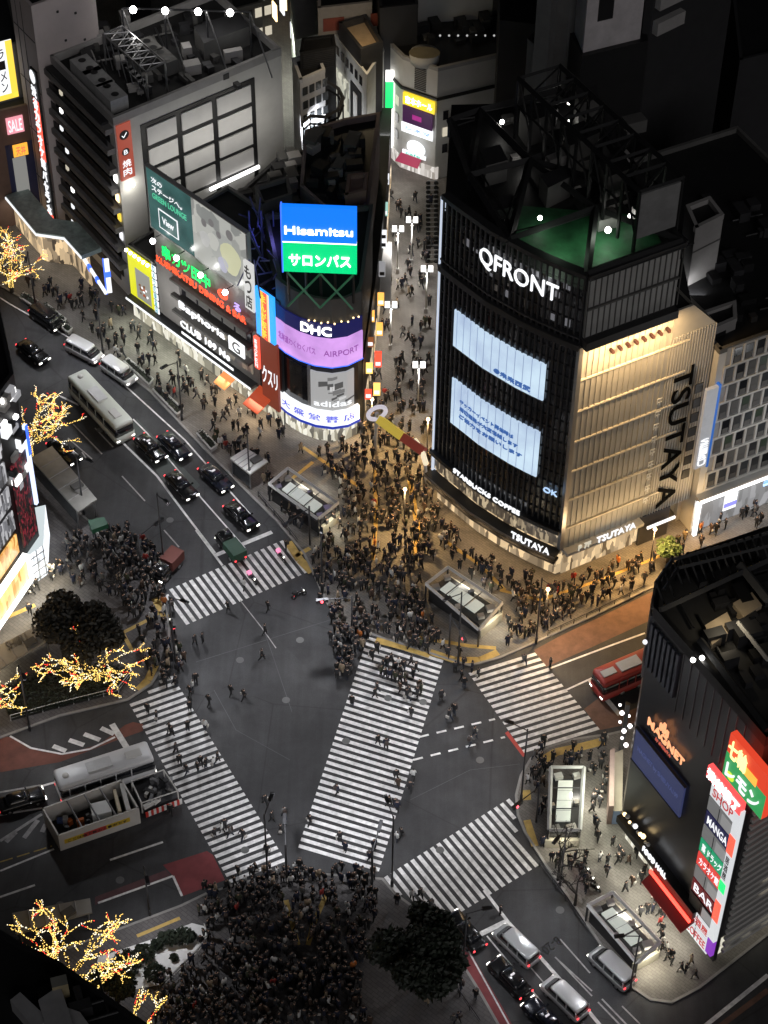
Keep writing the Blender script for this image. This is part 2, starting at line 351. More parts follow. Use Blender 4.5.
flat('resurfaced_patch', [(232, 636), (250, 612), (330, 690), (300, 740), (262, 745)], 0.004, asphalt_mat('patched_asphalt', (.038, .038, .041)))
flat('resurfaced_patch', [(125, 428), (137, 419), (200, 485), (185, 500), (160, 476)], 0.005, mat('green_asphalt', (0.060, 0.072, 0.068), 0.7, var=0.2, scale=0.4))
def zebra(L0, Ln, R0, Rn, n, cuts={}, start=0, duty=0.52):
    mb = MB(); L0, Ln, R0, Rn = [G(*p, 0.008) for p in (L0, Ln, R0, Rn)]
    for i in range(start, n + 1):
        a, b = i / n, (i + duty) / n
        l0, l1, r0, r1 = L0 + (Ln - L0) * a, L0 + (Ln - L0) * b, R0 + (Rn - R0) * a, R0 + (Rn - R0) * b
        c0, c1 = cuts.get(i, (0, 1))
        q = [l0 + (r0 - l0) * c0, l0 + (r0 - l0) * c1, l1 + (r1 - l1) * c1, l1 + (r1 - l1) * c0]
        ar = sum(q[k][0] * q[(k + 1) % 4][1] - q[(k + 1) % 4][0] * q[k][1] for k in range(4))
        if ar < 0: q = q[::-1]
        mb.poly([(*p, 0.008) for p in q], paint)
    return struct('zebra_crossing', mb)
zebra((368, 636.5), (299.4, 844), (443.5, 660), (380, 868), 34)
zebra((169, 589.5), (279.5, 541.5), (193, 622), (304.6, 573.5), 17, start=-1, cuts={-1: (0.1, 1)})
zebra((384, 877.5), (506, 800.5), (427, 932.5), (555, 855.5), 19, cuts={0: (0, .35), 1: (0, .55), 2: (0, .75), 17: (0, .45), 18: (0, .28), 19: (0, .14)})
zebra((468.5, 673), (522, 750), (535, 652.5), (597.5, 726.5), 14, cuts={0: (0, 1)})
_a = MB()
zebra((129.5, 704), (228.4, 880), (179, 686.5), (284, 858), 30, start=-2, cuts={-2: (0.72, 1), -1: (0.42, 1)})
def line(px, w, m, z=0.010, dash=None):
    mb = MB(); pts = [Vector((*G(*p, z), 0)) for p in px]
    for a, b in zip(pts, pts[1:]):
        d = b - a; L = d.length; d.normalize(); nn = Vector((-d.y, d.x, 0)) * w / 2
        segs = [(0, L)] if not dash else [(t, min(L, t + dash[0])) for t in np.arange(0, L, dash[0] + dash[1])]
        for t0, t1 in segs:
            p, q = a + d * t0, a + d * t1; mb.poly([(v.x, v.y, z) for v in (p - nn, q - nn, q + nn, p + nn)], m)
    return struct('road_marking', mb)
line([(-20, 285), (10, 304), (75, 341), (130, 390), (185, 440), (235, 497), (250, 514)], 0.18, paint)
line([(60, 396), (83, 407), (123, 443), (157, 476), (183, 511), (215, 553)], 0.24, paint)
line([(133, 419), (147, 433), (197, 493), (225, 525), (245, 548)], 0.16, paint)
for s in (((73, 424), (102, 454)), ((68, 438), (92, 459)), ((122, 476), (145, 501)), ((95, 428), (113, 447)), ((164, 530), (179, 547)), ((88, 461), (82, 452))):
    line(s, 0.15, paint_worn)
line([(196, 530), (222.5, 565.5)], 0.25, paint); line([(216, 555), (272, 532)], 0.5, paint)
line([(238, 560), (246, 549)], 0.12, paint_worn)
line([(110, 860), (163, 842)], 0.22, paint); line([(0, 897), (35, 885)], 0.22, paint)
line([(98, 903), (173, 876), (182, 896)], 0.22, paint)
line([(10, 736), (31, 748), (62, 754), (90, 749), (115, 737)], 0.2, paint)
for s in (((53, 746), (66, 751)), ((69, 740), (84, 745)), ((84, 734), (100, 740)), ((101, 728), (114, 734))): line(s, 0.5, paint)
line([(112, 724), (127, 748)], 0.6, paint)
line([(38, 787), (56, 782)], 0.22, paint); line([(-10, 794), (42, 785)], 0.2, paint_worn); line([(0, 815), (42, 808)], 0.2, paint)
line([(0, 871), (54, 849)], 0.2, paint); line([(0, 862), (52, 846)], 0.14, paint_yel, dash=(1.2, 0.4))
line([(0, 841), (42, 814)], 0.3, paint_worn)
for s in (((6, 842), (16, 832)), ((24, 838), (38, 820)), ((42, 832), (46, 824))): line(s, 0.45, paint_worn)
line([(566, 690), (590, 679), (640, 657)], 0.2, paint); line([(548, 669), (612, 645), (645, 633)], 0.2, paint)
line([(590, 680), (620, 715)], 0.5, paint); line([(607, 695), (640, 682)], 0.2, paint)
line([(419, 737), (495, 719)], 0.22, paint, dash=(1.0, 0.8)); line([(413, 760), (505, 737)], 0.22, paint, dash=(1.0, 0.8))
line([(472.5, 938), (506, 921.5)], 0.5, paint)
line([(484, 890), (509, 923)], 0.3, paint); line([(509, 923), (534, 950), (557, 976), (586, 1008), (604, 1030)], 0.34, paint)
line([(487, 936), (541.5, 1002), (560, 1026)], 0.15, paint); line([(526, 962), (545, 984)], 0.12, paint_worn)
line([(558, 960), (592, 996)], 0.14, paint_worn); line([(560, 939), (590, 973)], 0.14, paint_worn); line([(555, 957), (592, 991)], 0.14, paint_worn)
line([(598, 1002), (625, 1030)], 0.16, paint_worn); line([(602, 999), (628, 1026)], 0.16, paint_worn); line([(622, 1006), (640, 1024)], 0.14, paint_worn)
line([(700, 1030), (768, 975)], 0.4, paint); line([(715, 1030), (768, 990)], 0.5, redbrick)
line([(468, 950), (512, 1030)], 0.15, paint)
# the speed numerals painted in the lane, read from the other way
vs, fs = glyphs('8-20', 0.0); mb = MB(); O = np.array(G(556, 936)); U = np.array(G(540, 948)) - O; V = np.array(G(549, 929)) - O
mb.mesh([(*(O + U * a - V * b), 0.011) for a, b, c in vs if True], fs, mat('worn_numerals', (0.30, 0.27, 0.18), 0.7)); struct('road_numerals', mb)
# tactile paving strips on the pavements
def tline(px, w=0.45): return line(px, w, tact, z=Z1 + 0.006)
tline([(288, 542), (300, 560), (312, 572)], 0.9); tline([(296, 556), (310, 548)], 0.5)
tline([(376, 640), (400, 646), (430, 655)], 0.8); tline([(408, 636), (440, 641), (470, 646), (496, 648)], 0.45); tline([(430, 652), (455, 660), (480, 660), (498, 652)], 0.8)
tline([(303, 447), (330, 466), (358, 486)], 0.4); tline([(313, 462), (303, 470), (290, 480)], 0.4); tline([(375, 460), (376, 520), (373, 560)], 0.45); tline([(410, 480), (418, 530), (414, 560)], 0.6)
tline([(444, 540), (480, 565), (505, 590)], 0.4); tline([(500, 590), (540, 600), (600, 580), (660, 556)], 0.35)
tline([(155, 598), (166, 618)], 0.8); tline([(124, 632), (148, 620), (160, 612)], 0.4); tline([(122, 632), (132, 650)], 0.4); tline([(155, 665), (148, 680), (138, 690)], 0.8)
tline([(604, 741), (580, 747), (556, 752), (540, 762)], 0.9); tline([(526, 790), (527, 800)], 0.8); tline([(527, 820), (535, 846)], 0.7)
tline([(286, 900), (298, 945)], 0.45); tline([(326, 895), (313, 925), (308, 945)], 0.45); tline([(5, 618), (35, 605)], 0.5)
tline([(137, 936), (180, 918)], 0.35)
# manholes
line([(240, 600), (262, 628), (276, 648)], 0.10, paint_worn)
line([(262, 624), (292, 712)], 0.06, mat('seam', (.075, .075, .08), .6)); line([(196, 662), (330, 620)], 0.06, mat('seam', (.075, .075, .08), .6)); line([(290, 760), (236, 730), (214, 690)], 0.05, mat('seam', (.075, .075, .08), .6)); line([(410, 800), (470, 770), (520, 764)], 0.05, mat('seam', (.075, .075, .08), .6))
for p in ((346, 741), (388, 698), (423, 702), (245, 850), (480, 760), (560, 910), (240, 660), (300, 640), (286, 700), (120, 880), (60, 905), (150, 450), (170, 520), (100, 430), (440, 850), (520, 985)):
    mb = MB(); c = G3(*p, 0.012); mb.poly([(c[0] + 0.4 * math.cos(a), c[1] + 0.4 * math.sin(a), 0.013) for a in np.linspace(0, 2 * math.pi, 17)[:-1]], mat('cast_iron', (0.13, 0.13, 0.13), 0.5, metal=0.4)); struct('manhole_cover', mb)
# ---------------------------------------------------------------- buildings
def line_int(a, b, c, d):
    a, b, c, d = map(np.array, (a, b, c, d)); r = b - a; s = d - c; t = ((c - a)[0] * s[1] - (c - a)[1] * s[0]) / (r[0] * s[1] - r[1] * s[0]); return a + r * t
def area_light(name, loc, size, power, col, rot=(0, 0, 0), parent=None, spread=180):
    l = bpy.data.lights.new(name, 'AREA'); l.shape = 'RECTANGLE'; l.size = size[0]; l.size_y = size[1]; l.energy = power; l.color = col; l.spread = R(spread)
    o = bpy.data.objects.new(name, l); COL.objects.link(o); o.rotation_euler = rot
    if parent is not None:
        o.parent = parent; b = ORG.get(parent.name, (0, 0, 0)); loc = tuple(loc[i] - b[i] for i in range(3))
    o.location = loc; return o
def wall_light(name, W, u0, u1, z, o, power, col, parent, size=1.0, down=True, tilt=0.0):
    """a strip light fixed to a facade: shines straight down, or tilted out"""
    i = W.seg((u0 + u1) / 2); d = W.p[i + 1] - W.p[i]; a = math.atan2(d[1], d[0])
    return area_light(name, W.pt((u0 + u1) / 2, z, o), (abs(u1 - u0), size), power, col, (tilt, 0, a), parent)
def board(name, label, cat, W, r, o, th, face, parts=(), group=None, frame=None, legs=None):
    """a sign board on a facade: thing > panel, frame, lettering..."""
    u0, u1, z0, z1 = r; t = thing(name, label, cat, W.pt((u0 + u1) / 2, z0, o), group)
    mb = MB(); W.box(mb, u0, u1, z0, z1, o, o + th, face); mb.build('panel', t)
    if frame is not None:
        mb = MB(); f = 0.18
        for a in ((u0 - f, u1 + f, z1, z1 + f), (u0 - f, u1 + f, z0 - f, z0), (u0 - f, u0, z0, z1), (u1, u1 + f, z0, z1)): W.box(mb, *a, o - 0.1, o + th + 0.06, frame)
        mb.build('frame', t)
    return t
def sub(r, a, b, c, d):     # fraction rectangle inside r
    u0, u1, z0, z1 = r; return (u0 + (u1 - u0) * a, u0 + (u1 - u0) * b, z0 + (z1 - z0) * c, z0 + (z1 - z0) * d)
def building(name, label, roof_px, z, wm, rm=None, parapet=0.8, pts=None, z0=0.0, group=None, pm=None):
    pts = pts or [tuple(G(*p, z)) for p in roof_px]
    c = np.mean(np.array(pts), axis=0); t = thing(name, label, 'building', (*c, 0), group)
    mb = MB(); mb.prism(pts, z0, z - parapet, wm, rm or roofm); mb.build('wall', t)
    if parapet:
        mb = MB(); n = len(pts); a = sum(pts[i][0] * pts[(i + 1) % n][1] - pts[(i + 1) % n][0] * pts[i][1] for i in range(n))
        pp = pts if a > 0 else pts[::-1]; pp = pp + [pp[0]]
        w = Wall(pp); w.box(mb, 0, w.len, z - parapet - 0.002, z, -0.35, 0.03, pm or wm); mb.build('parapet', t)
    return t
def clutter(t, px_poly, z, n, seed, ms=None):
    random.seed(seed); mb = MB(); xs = [p[0] for p in px_poly]; ys = [p[1] for p in px_poly]; k = 0; tries = 0
    while k < n and tries < n * 30:
        tries += 1; x, y = random.uniform(min(xs), max(xs)), random.uniform(min(ys), max(ys))
        if not inpoly(x, y, px_poly): continue
        k += 1; c = G(x, y, z); r_ = random.choice((.35, .35, 1.9)); sx, sy, sz = random.uniform(.5, 2.2), random.uniform(.5, 1.4), random.uniform(.4, 1.5); m = random.choice(ms or [greyd, metald, dark, grey, greyd])
        if random.random() < .3: mb.tube((*c, z + .3), (c[0] + math.cos(r_) * sx * 3, c[1] + math.sin(r_) * sx * 3, z + .3), .12, m)
        else: mb.box((*c, z + sz / 2), (sx, sy, sz), m, r_)
    if k: mb.build_each('rooftop_unit', t)
def inpoly(x, y, P_):
    c = False; j = len(P_) - 1
    for i in range(len(P_)):
        if (P_[i][1] > y) != (P_[j][1] > y) and x < (P_[j][0] - P_[i][0]) * (y - P_[i][1]) / (P_[j][1] - P_[i][1]) + P_[i][0]: c = not c
        j = i
    return c
def roof_units(cat_label, spots, z, sz, rz, group, name='rooftop_unit', m=None):
    """air conditioning units, each a thing of its own"""
    for k, (px, py) in enumerate(spots):
        c = G(px, py, z + sz[2]); t = thing(name, cat_label[k] if isinstance(cat_label, list) else cat_label, 'air conditioner', (*c, z), group, rz); local(t)
        mb = MB(); mb.box((0, 0, sz[2] / 2 + 0.1), (sz[0], sz[1], sz[2]), m or greyd); mb.build('casing', t)
        mb = MB(); n = max(1, int(sz[0] / 1.3))
        for j in range(n):
            x = (j + 0.5) / n * sz[0] - sz[0] / 2
            vs = [(x + 0.45 * math.cos(a), 0.45 * math.sin(a), sz[2] + 0.13) for a in np.linspace(0, 2 * math.pi, 13)[:-1]]; mb.poly(vs, black)
        mb.build_each('fan_grille', t)

# ======== glass corner building with the two big screens
pu = [(445, 194.5), (460, 206), (477, 218), (493, 229.5), (510, 239), (527, 248.5), (545, 257), (566, 266), (587, 274)]
curve = [G(*p, 41) for p in pu]
cr = G(682, 241, 41)
QW = Wall(curve)                          # the curved dark front
QR = Wall([curve[-1], G(693, 302, 32.6)])     # the pale right side
qt = thing('department_store', 'black curved glass corner tower with two blue screens and a pale lit right side', 'building', (*curve[-1], 0))
back1, back2 = G(600, 85, 41), G(452, 88, 41)
low_r = G(693, 302, 32.6); slope_r = QR.p[0] + (QR.p[1] - QR.p[0]) * (QR.len + 3.2) / QR.len
foot_up = [tuple(p) for p in curve] + [tuple(cr), tuple(back1), tuple(back2)]
back_low = G(672, 200, 32.6)
mb = MB(); foot_low = [tuple(p) for p in curve] + [tuple(low_r), tuple(back_low), tuple(back1 + np.array([-1, 0])), tuple(back2)]
mb.prism(foot_low, 4.6, 32.0, glassd, roofm); mb.build('lower_storeys', qt)
mb = MB(); mb.prism(foot_up, 32.0, 39.0, glassd, black); mb.build('upper_storeys', qt)
inner = [tuple(np.array(p) * 0.96 + np.mean(np.array(foot_low), axis=0) * 0.04) for p in foot_low]
mb = MB(); mb.prism(inner, 0, 4.7, shop, roofm); mb.build('ground_floor', qt)
mb = MB()
for k in range(0, 27): u = QW.len * k / 26; QW.box(mb, max(0, u - 0.07), min(QW.len, u + 0.07), 7.0, 41, 0.004, 0.22, metald)
mb.build('fins', qt)
mb = MB()
for z in np.arange(9.0, 41, 1.45): QW.box(mb, 0, QW.len, z, z + 0.05, 0.0, 0.12, metald)
mb.build_each('transom', qt)
mb = MB(); QW.box(mb, -0.1, QW.len + 0.1, 32.0, 32.7, 0.0, 0.55, dark); QW.box(mb, -0.1, QW.len + 0.1, 40.6, 41.1, -0.5, 0.4, dark); QW.box(mb, 0, QW.len, 33.3, 33.5, 0.0, 0.35, metald); mb.build_each('ledge', qt)
mb = MB()
for k in range(30):
    u = random.uniform(2, QW.len - 1); z = random.choice([34.1, 35.5, 37, 38.4]); QW.box(mb, u, u + random.uniform(.3, .8), z, z + random.uniform(.3, 1.0), 0.0, 0.06, random.choice([greyd, metal, mat('dim_room', (0.1, 0.1, 0.1), emit=(0.5, 0.5, 0.55), es=0.25)]))
mb.build_each('window', qt)
pale = mat('pale_louvre', (0.45, 0.43, 0.38), 0.6, var=0.10, scale=0.3)
mb = MB(); QR.box(mb, 0.15, QR.len, 4.6, 32.4, 0.0, 0.25, pale)
QR.quadz(mb, [(QR.len, 4.6), (QR.len + 3.0, 4.6), (QR.len + 3.0, 29.0), (QR.len, 32.4)], -4, 0.25, pale)
QRL = np.linalg.norm(cr - curve[-1]); QR.box(mb, 0.15, QRL, 33.4, 40.6, 0.0, 0.25, mat('grey_louvre', (0.33, 0.33, 0.32), 0.6, var=0.12, scale=0.3)); mb.build('louvre_wall', qt)
mb = MB()
for k in range(0, 17): u = 0.2 + QRL * k / 16; QR.box(mb, u, u + 0.09, 4.6, 32.4, 0.25, 0.36, pale); QR.box(mb, u, u + 0.09, 33.4, 40.6, 0.25, 0.36, greyd)
for k in range(16): u = QRL + 0.5 + k * (QR.len + 2.8 - QRL) / 16; QR.box(mb, u, u + 0.1, 4.6, 29.0, 0.25, 0.38, greyl)
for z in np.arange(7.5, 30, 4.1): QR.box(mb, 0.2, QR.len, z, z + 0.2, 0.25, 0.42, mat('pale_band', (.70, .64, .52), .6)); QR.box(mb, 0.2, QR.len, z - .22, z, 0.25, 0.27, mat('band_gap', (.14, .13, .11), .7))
QR.box(mb, 0.2, QRL, 36.8, 37.0, 0.25, 0.5, greyd)
mb.build('wall_ribs', qt)
mb = MB(); QR.box(mb, 0, QRL, 32.4, 33.4, 0.0, 1.1, dark); QR.box(mb, 0, QRL + 0.3, 40.5, 41.1, -0.5, 0.6, dark); mb.build_each('roof_ledge', qt)
mb = MB(); QR.box(mb, -0.25, 0.2, 4.6, 32.4, -0.1, 0.42, metal); mb.build('corner_column', qt)
u0, zz = QR.at(608, 347); u1, _z = QR.at(664, 327)
mb = MB()
for k in range(8): u = u0 + (u1 - u0) * k / 7; QR.box(mb, u - 0.13, u + 0.13, 30.7, 31.0, 0.4, 1.0, mat('lamp_housing_red', (0.04, 0.012, 0.01)))
mb.build_each('wall_floodlight', qt)
for k in range(4): wall_light('floodlight_beam', QR, QRL * k / 4 + 0.3, QRL * (k + 1) / 4 - 0.2, 32.2, 2.4, 560, (1.0, 0.66, 0.32), qt, 0.4, tilt=R(10))
for k in range(3): wall_light('canopy_light', QR, 2 + k * 5.5, 5 + k * 5.5, 5.0, 3.2, 520, (1.0, 0.56, 0.18), qt, 0.8, tilt=R(-20))
for k in range(5): wall_light('canopy_light', QW, QW.len * (k + .2) / 5, QW.len * (k + .8) / 5, 3.8, 1.4, 90, (1.0, 0.66, 0.34), qt, 0.6, tilt=R(-25))
for k in range(5): wall_light('added_uplight', QR, .8 + k * 3.4, 3 + k * 3.4, 5.8, 3.0, 120, (1.0, 0.68, 0.34), qt, 0.4, tilt=R(163))  # added uplights that brighten the ribbed wall from below
# canopy rings round the foot
mb = MB(); QW.box(mb, -0.2, QW.len, 7.0, 7.5, 0.0, 0.7, dark); QW.box(mb, -0.2, QW.len + 0.1, 4.0, 4.4, 0.0, 1.25, dark); QW.box(mb, -0.2, QW.len + .1, 4.05, 4.35, 1.26, 1.34, metal); QW.box(mb, -0.2, QW.len, 2.9, 3.2, 0.0, 1.0, dark); mb.build_each('canopy', qt)
mb = MB(); QW.box(mb, 0, QW.len, 4.7, 6.9, 0.0, 0.1, glow_var('mezzanine', (0.05, 0.04, 0.03), (0.7, 0.55, 0.35), 0.8, 1.4, (0.12, 0.09, 0.06))); mb.build('mezzanine_window', qt)
mb = MB(); QR.box(mb, 0.2, 9.6, 4.2, 4.6, 0, 1.2, greyl); QR.box(mb, 0.4, 9.2, .6, 3.9, 0.0, 0.15, shop); QR.box(mb, 9.8, QR.len + .8, .2, 4.5, 0.0, 0.3, metald); mb.build('side_canopy', qt)
mb = MB(); QR.box(mb, 10.0, QR.len + .8, 3.6, 3.9, 1.2, 1.4, eWs); mb.build('light_strip', qt)
mb = MB(); QW.box(mb, -0.2, -0.04, 3, 40.8, -0.2, 0.35, mat('edge_glow', (.5, .5, .6), emit=(0.75, 0.85, 1.0), es=0.7)); mb.build('edge_light', qt)
# black trusses over the roof, green deck, plant
mb = MB(); gd = [G(*p, 36.5) for p in ((500, 250), (540, 225), (640, 245), (600, 275))]
mb.prism([tuple(np.array(p)) for p in (curve[2] * .93 + cr * .07, curve[-1] * .93 + back2 * .07, cr * .93 + back2 * .07, G(650, 200, 41), G(520, 190, 41))], 39.0, 39.15, mat('green_deck', (0.02, 0.10, 0.04), 0.6, var=0.5, scale=0.5)); mb.build('roof_deck', qt)
mb = MB(); T = lambda a, b, w=0.35: mb.bar(G3(*a[:2], a[2] if len(a) > 2 else 41), G3(*b[:2], b[2] if len(b) > 2 else 41), w, black)
nodes = [(510, 239), (595, 208), (587, 274), (530, 160), (640, 192), (470, 175), (600, 130), (480, 110), (560, 90), (682, 241), (450, 120)]
for a, b in ((0, 1), (1, 2), (0, 3), (3, 1), (1, 9), (3, 4), (4, 9), (5, 3), (5, 7), (3, 6), (6, 4), (7, 8), (8, 6), (7, 3), (10, 7), (1, 4), (0, 5), (2, 9), (10, 5), (6, 1)): T(nodes[a], nodes[b], 0.55)
for n_ in nodes: p = G(*n_, 41); mb.bar((*p, 39), (*p, 41), 0.3, black)
mb.build('roof_truss', qt); mb = MB(); random.seed(2)
for k in range(40):
    i, j = random.sample(nodes, 2)
    if abs(i[0] - j[0]) + abs(i[1] - j[1]) < 130: T((i[0] + random.uniform(-12, 12), i[1] + random.uniform(-8, 8)), (j[0] + random.uniform(-12, 12), j[1] + random.uniform(-8, 8)), .14)
mb.build('roof_bracing', qt)
a, b = G(640, 192, 47), G(683, 178, 47); e = G(560, 66, 47); f_ = e + (a - b); PW = Wall([a, b])
mb = MB(); PW.box(mb, .05, PW.len - .05, 41.5, 46.6, -.25, 0, mat('plant_front', (.20, .20, .20), .8, var=.2)); mb.build('plant_front', qt)
mb = MB(); quad = [a, b, e, f_]
for n_ in range(9):
    t_ = n_ / 8; p_, q_ = a + (f_ - a) * t_, b + (e - b) * t_; mb.bar((*p_, 47), (*q_, 47), .3, black); mb.bar((*q_, 47), (*q_, 40), .25, black); mb.bar((*p_, 47), (*p_, 40), .25, black)
    if n_ < 8: p2, q2 = a + (f_ - a) * (t_ + .125), b + (e - b) * (t_ + .125); mb.bar((*p_, 47), (*q2, 47), .16, black); mb.bar((*q_, 47), (*q2, 42), .16, black); mb.bar((*p_, 42), (*p2, 47), .16, black)
for u_, v_ in ((a, f_), (b, e)): mb.bar((*u_, 47), (*v_, 47), .45, black); mb.bar((*u_, 44), (*v_, 44), .2, black)
mb.build('lattice_frame', qt)
mb = MB()
for px, z in (([(560, 130), (590, 118), (600, 132), (570, 146)], 42.5), ([(520, 110), (545, 102), (552, 114), (528, 122)], 42), ([(598, 160), (622, 150), (632, 168), (606, 178)], 43), ([(480, 150), (500, 144), (508, 160), (486, 166)], 41.5), ([(540, 175), (566, 165), (572, 176), (548, 188)], 41.5), ([(575, 90), (596, 84), (600, 98), (580, 104)], 43)): mb.prism([tuple(G(*p, z)) for p in px], 39, z, greyd, dark)
mb.build_each('cooling_plant', qt)
mb = MB()
for i in range(12):
    x, y = random.uniform(500, 640), random.uniform(110, 235); c = G(x, y, 40); s = random.uniform(0.6, 1.8); mb.box((*c, 39 + s / 2), (s * 1.5, s, s), random.choice([greyd, grey, dark]), 0.4)
for p in ((610, 195), (560, 160), (650, 215)): c = G(*p, 40); mb.box((*c, 40.0), (3.2, 1.6, 2.0), grey, 0.45)
mb.build_each('rooftop_unit', qt)
mb = MB()
for p, s in (((608, 230), .45), ((597, 177), .3), ((525, 155), .35), ((570, 122), .35), ((540, 218), .35), ((630, 216), .3), ((590, 140), .5), ((569, 103), .25), ((528, 123), .3), ((502, 122), .35)): c = G(*p, 40.5); mb.ball((*c, 40.5), s * 0.7, eWx)
mb.build_each('roof_lamp', qt)
for p in ((606, 232), (560, 235)): c = G(*p, 41.5); area_light('roof_lamp_light', (*c, 41.8), (1, 1), 60, (0.75, 1.0, 0.75), parent=qt)
# screens and their words
scr = screen_mat('screen_blue', (0.56, 0.71, 0.96), 0.98, .22, .22)
for px, lab, tx in (([(455, 310), (547, 360), (545, 397), (457, 348)], 'upper of the two pale blue screens on the curved glass tower', '●未来西武'), ([(455, 377), (541, 430), (538, 474), (452, 422)], 'lower of the two pale blue screens, with faint lines of text', None)):
    q = [QW.at(*p) for p in px]; z0 = (q[2][1] + q[3][1]) / 2; z1 = (q[0][1] + q[1][1]) / 2; u0 = (q[0][0] + q[3][0]) / 2; u1 = (q[1][0] + q[2][0]) / 2
    t = board('video_screen', lab, 'screen', QW, (u0, u1, z0, z1), 0.12, 0.2, scr)
    mb = MB()
    for k in range(12): u = u0 + (u1 - u0) * (k + .5) / 12; QW.box(mb, u - .03, u + .03, z0, z1, 0.32, 0.36, mat('screen_seam', (.3, .4, .55), emit=(0.35, 0.45, 0.65), es=0.6))
    mb.build('seams', t); tb = emi('screen_text', (0.05, 0.14, 0.42), 0.8)
    if tx: letter(QW, tx, u0 + (u1 - u0) * .50, u0 + (u1 - u0) * .88, z0 + (z1 - z0) * .10, z0 + (z1 - z0) * .24, 0.36, tb, t)
    else:
        for k, ln in enumerate(('サッカーイベント開催時は', '周辺道路が大変混雑します', 'ご協力をお願いします')): letter(QW, ln, u0 + (u1 - u0) * .12, u0 + (u1 - u0) * (.75 + .05 * k), z0 + (z1 - z0) * (.60 - .16 * k), z0 + (z1 - z0) * (.685 - .16 * k), 0.36, tb, t)
def wordsign(name, label, W, txt, px, m, o=0.3, bold=0.02, th=0.15, **k):
    u0, u1, z0, z1 = px; t = thing(name, label, 'sign', W.pt((u0 + u1) / 2, z0, o)); letter(W, txt, u0, u1, z0, z1, o, m, t, bold=bold, th=th, **k); return t
a = QW.at(484, 245); b = QW.at(562, 280); wordsign('rooftop_lettering', 'large white illuminated capitals along the top of the curved glass tower', QW, 'QFRONT', (a[0], b[0], 36.5, 38.8), emi('cap_white', (0.95, 0.97, 1), 1.2), o=0.45, bold=0.0)
a = QW.at(540, 497); t = wordsign('wall_logo', 'small white ring and letter low on the curved glass tower', QW, 'OK', (QW.at(545, 488)[0], QW.at(559, 492)[0], QW.at(552, 492)[1], QW.at(552, 487)[1]), emi('logo_blue', (.5, .7, 1), 1.0), o=0.3)
a = QW.at(458, 487); b = QW.at(522, 530); wordsign('shop_lettering', 'white letters of the upper shop name on the curved canopy', QW, 'STARBUCKS COFFEE', (a[0], b[0], 7.45, 8.05), eWs, o=0.7)
a = QW.at(510, 545); b = QW.at(553, 564); wordsign('shop_lettering', 'bold white letters at the right end of the curved canopy', QW, 'TSUTAYA', (QW.len - 4.9, QW.len - 0.5, 4.45, 5.35), eWs, o=1.3)
wordsign('shop_lettering', 'bold white letters over the lit right side entrance of the glass tower', QR, 'TSUTAYA', (3.6, 8.4, 4.7, 5.6), eWs, o=1.3)
wordsign('shop_lettering', 'white dots of small text left of the side entrance letters', QR, 'P 7F', (1.4, 2.9, 4.7, 5.5), emi('warmish', (0.8, 0.75, 0.6), .7), o=1.3)
# vertical black wall lettering, one letter after another downwards, lying on its side
q0 = QR.at(684, 372); q1 = QR.at(662, 505)
uw = 2.6; t = thing('wall_lettering', 'huge black capitals running down the pale wall right of the lit facade', 'sign', QR.pt(QR.len - 2, 8, .4))
letter(QR, 'TSUTAYA', QR.len - 1.3, QR.len + 1.0, 5.2, 24.6, 0.42, mat('matte_black', (.008, .008, .008), 1.0, spec=0.0), t, rot=True, bold=0.03, th=0.1)
mb = MB(); uu = QRL - 0.6
for k in range(9):
    z = 21.5 - k * 1.75
    for s in ((uu, uu + .6, z, z + .09), (uu, uu + .09, z - .6, z), (uu + .3, uu + .39, z - .8, z), (uu + .1, uu + .6, z - .45, z - .36)): QR.box(mb, *s, 0.4, 0.5, mat('pale_character', (.75, .75, .72), .5))
t = thing('vertical_lettering', 'thin column of small white characters beside the black wall capitals', 'sign', QR.pt(uu, 8, .4)); mb.build_each('lettering', t)
wallwin = mat('window_dark', (0.02, 0.02, 0.025), 0.15, spec=0.8)
litwin = mat('window_lit', (0.3, 0.3, 0.28), 0.4, emit=(1.0, 0.9, 0.7), es=0.55)
def windows(t, W, us, zs, wu, wz, m=None, litp=0.0, o=0.02, frame=True, name='window'):
    for u in us:
        for z in zs:
            mb = MB(); W.box(mb, u, u + wu, z, z + wz, o, o + 0.08, litwin if random.random() < litp else (m or wallwin)); w = mb.build(name, t)
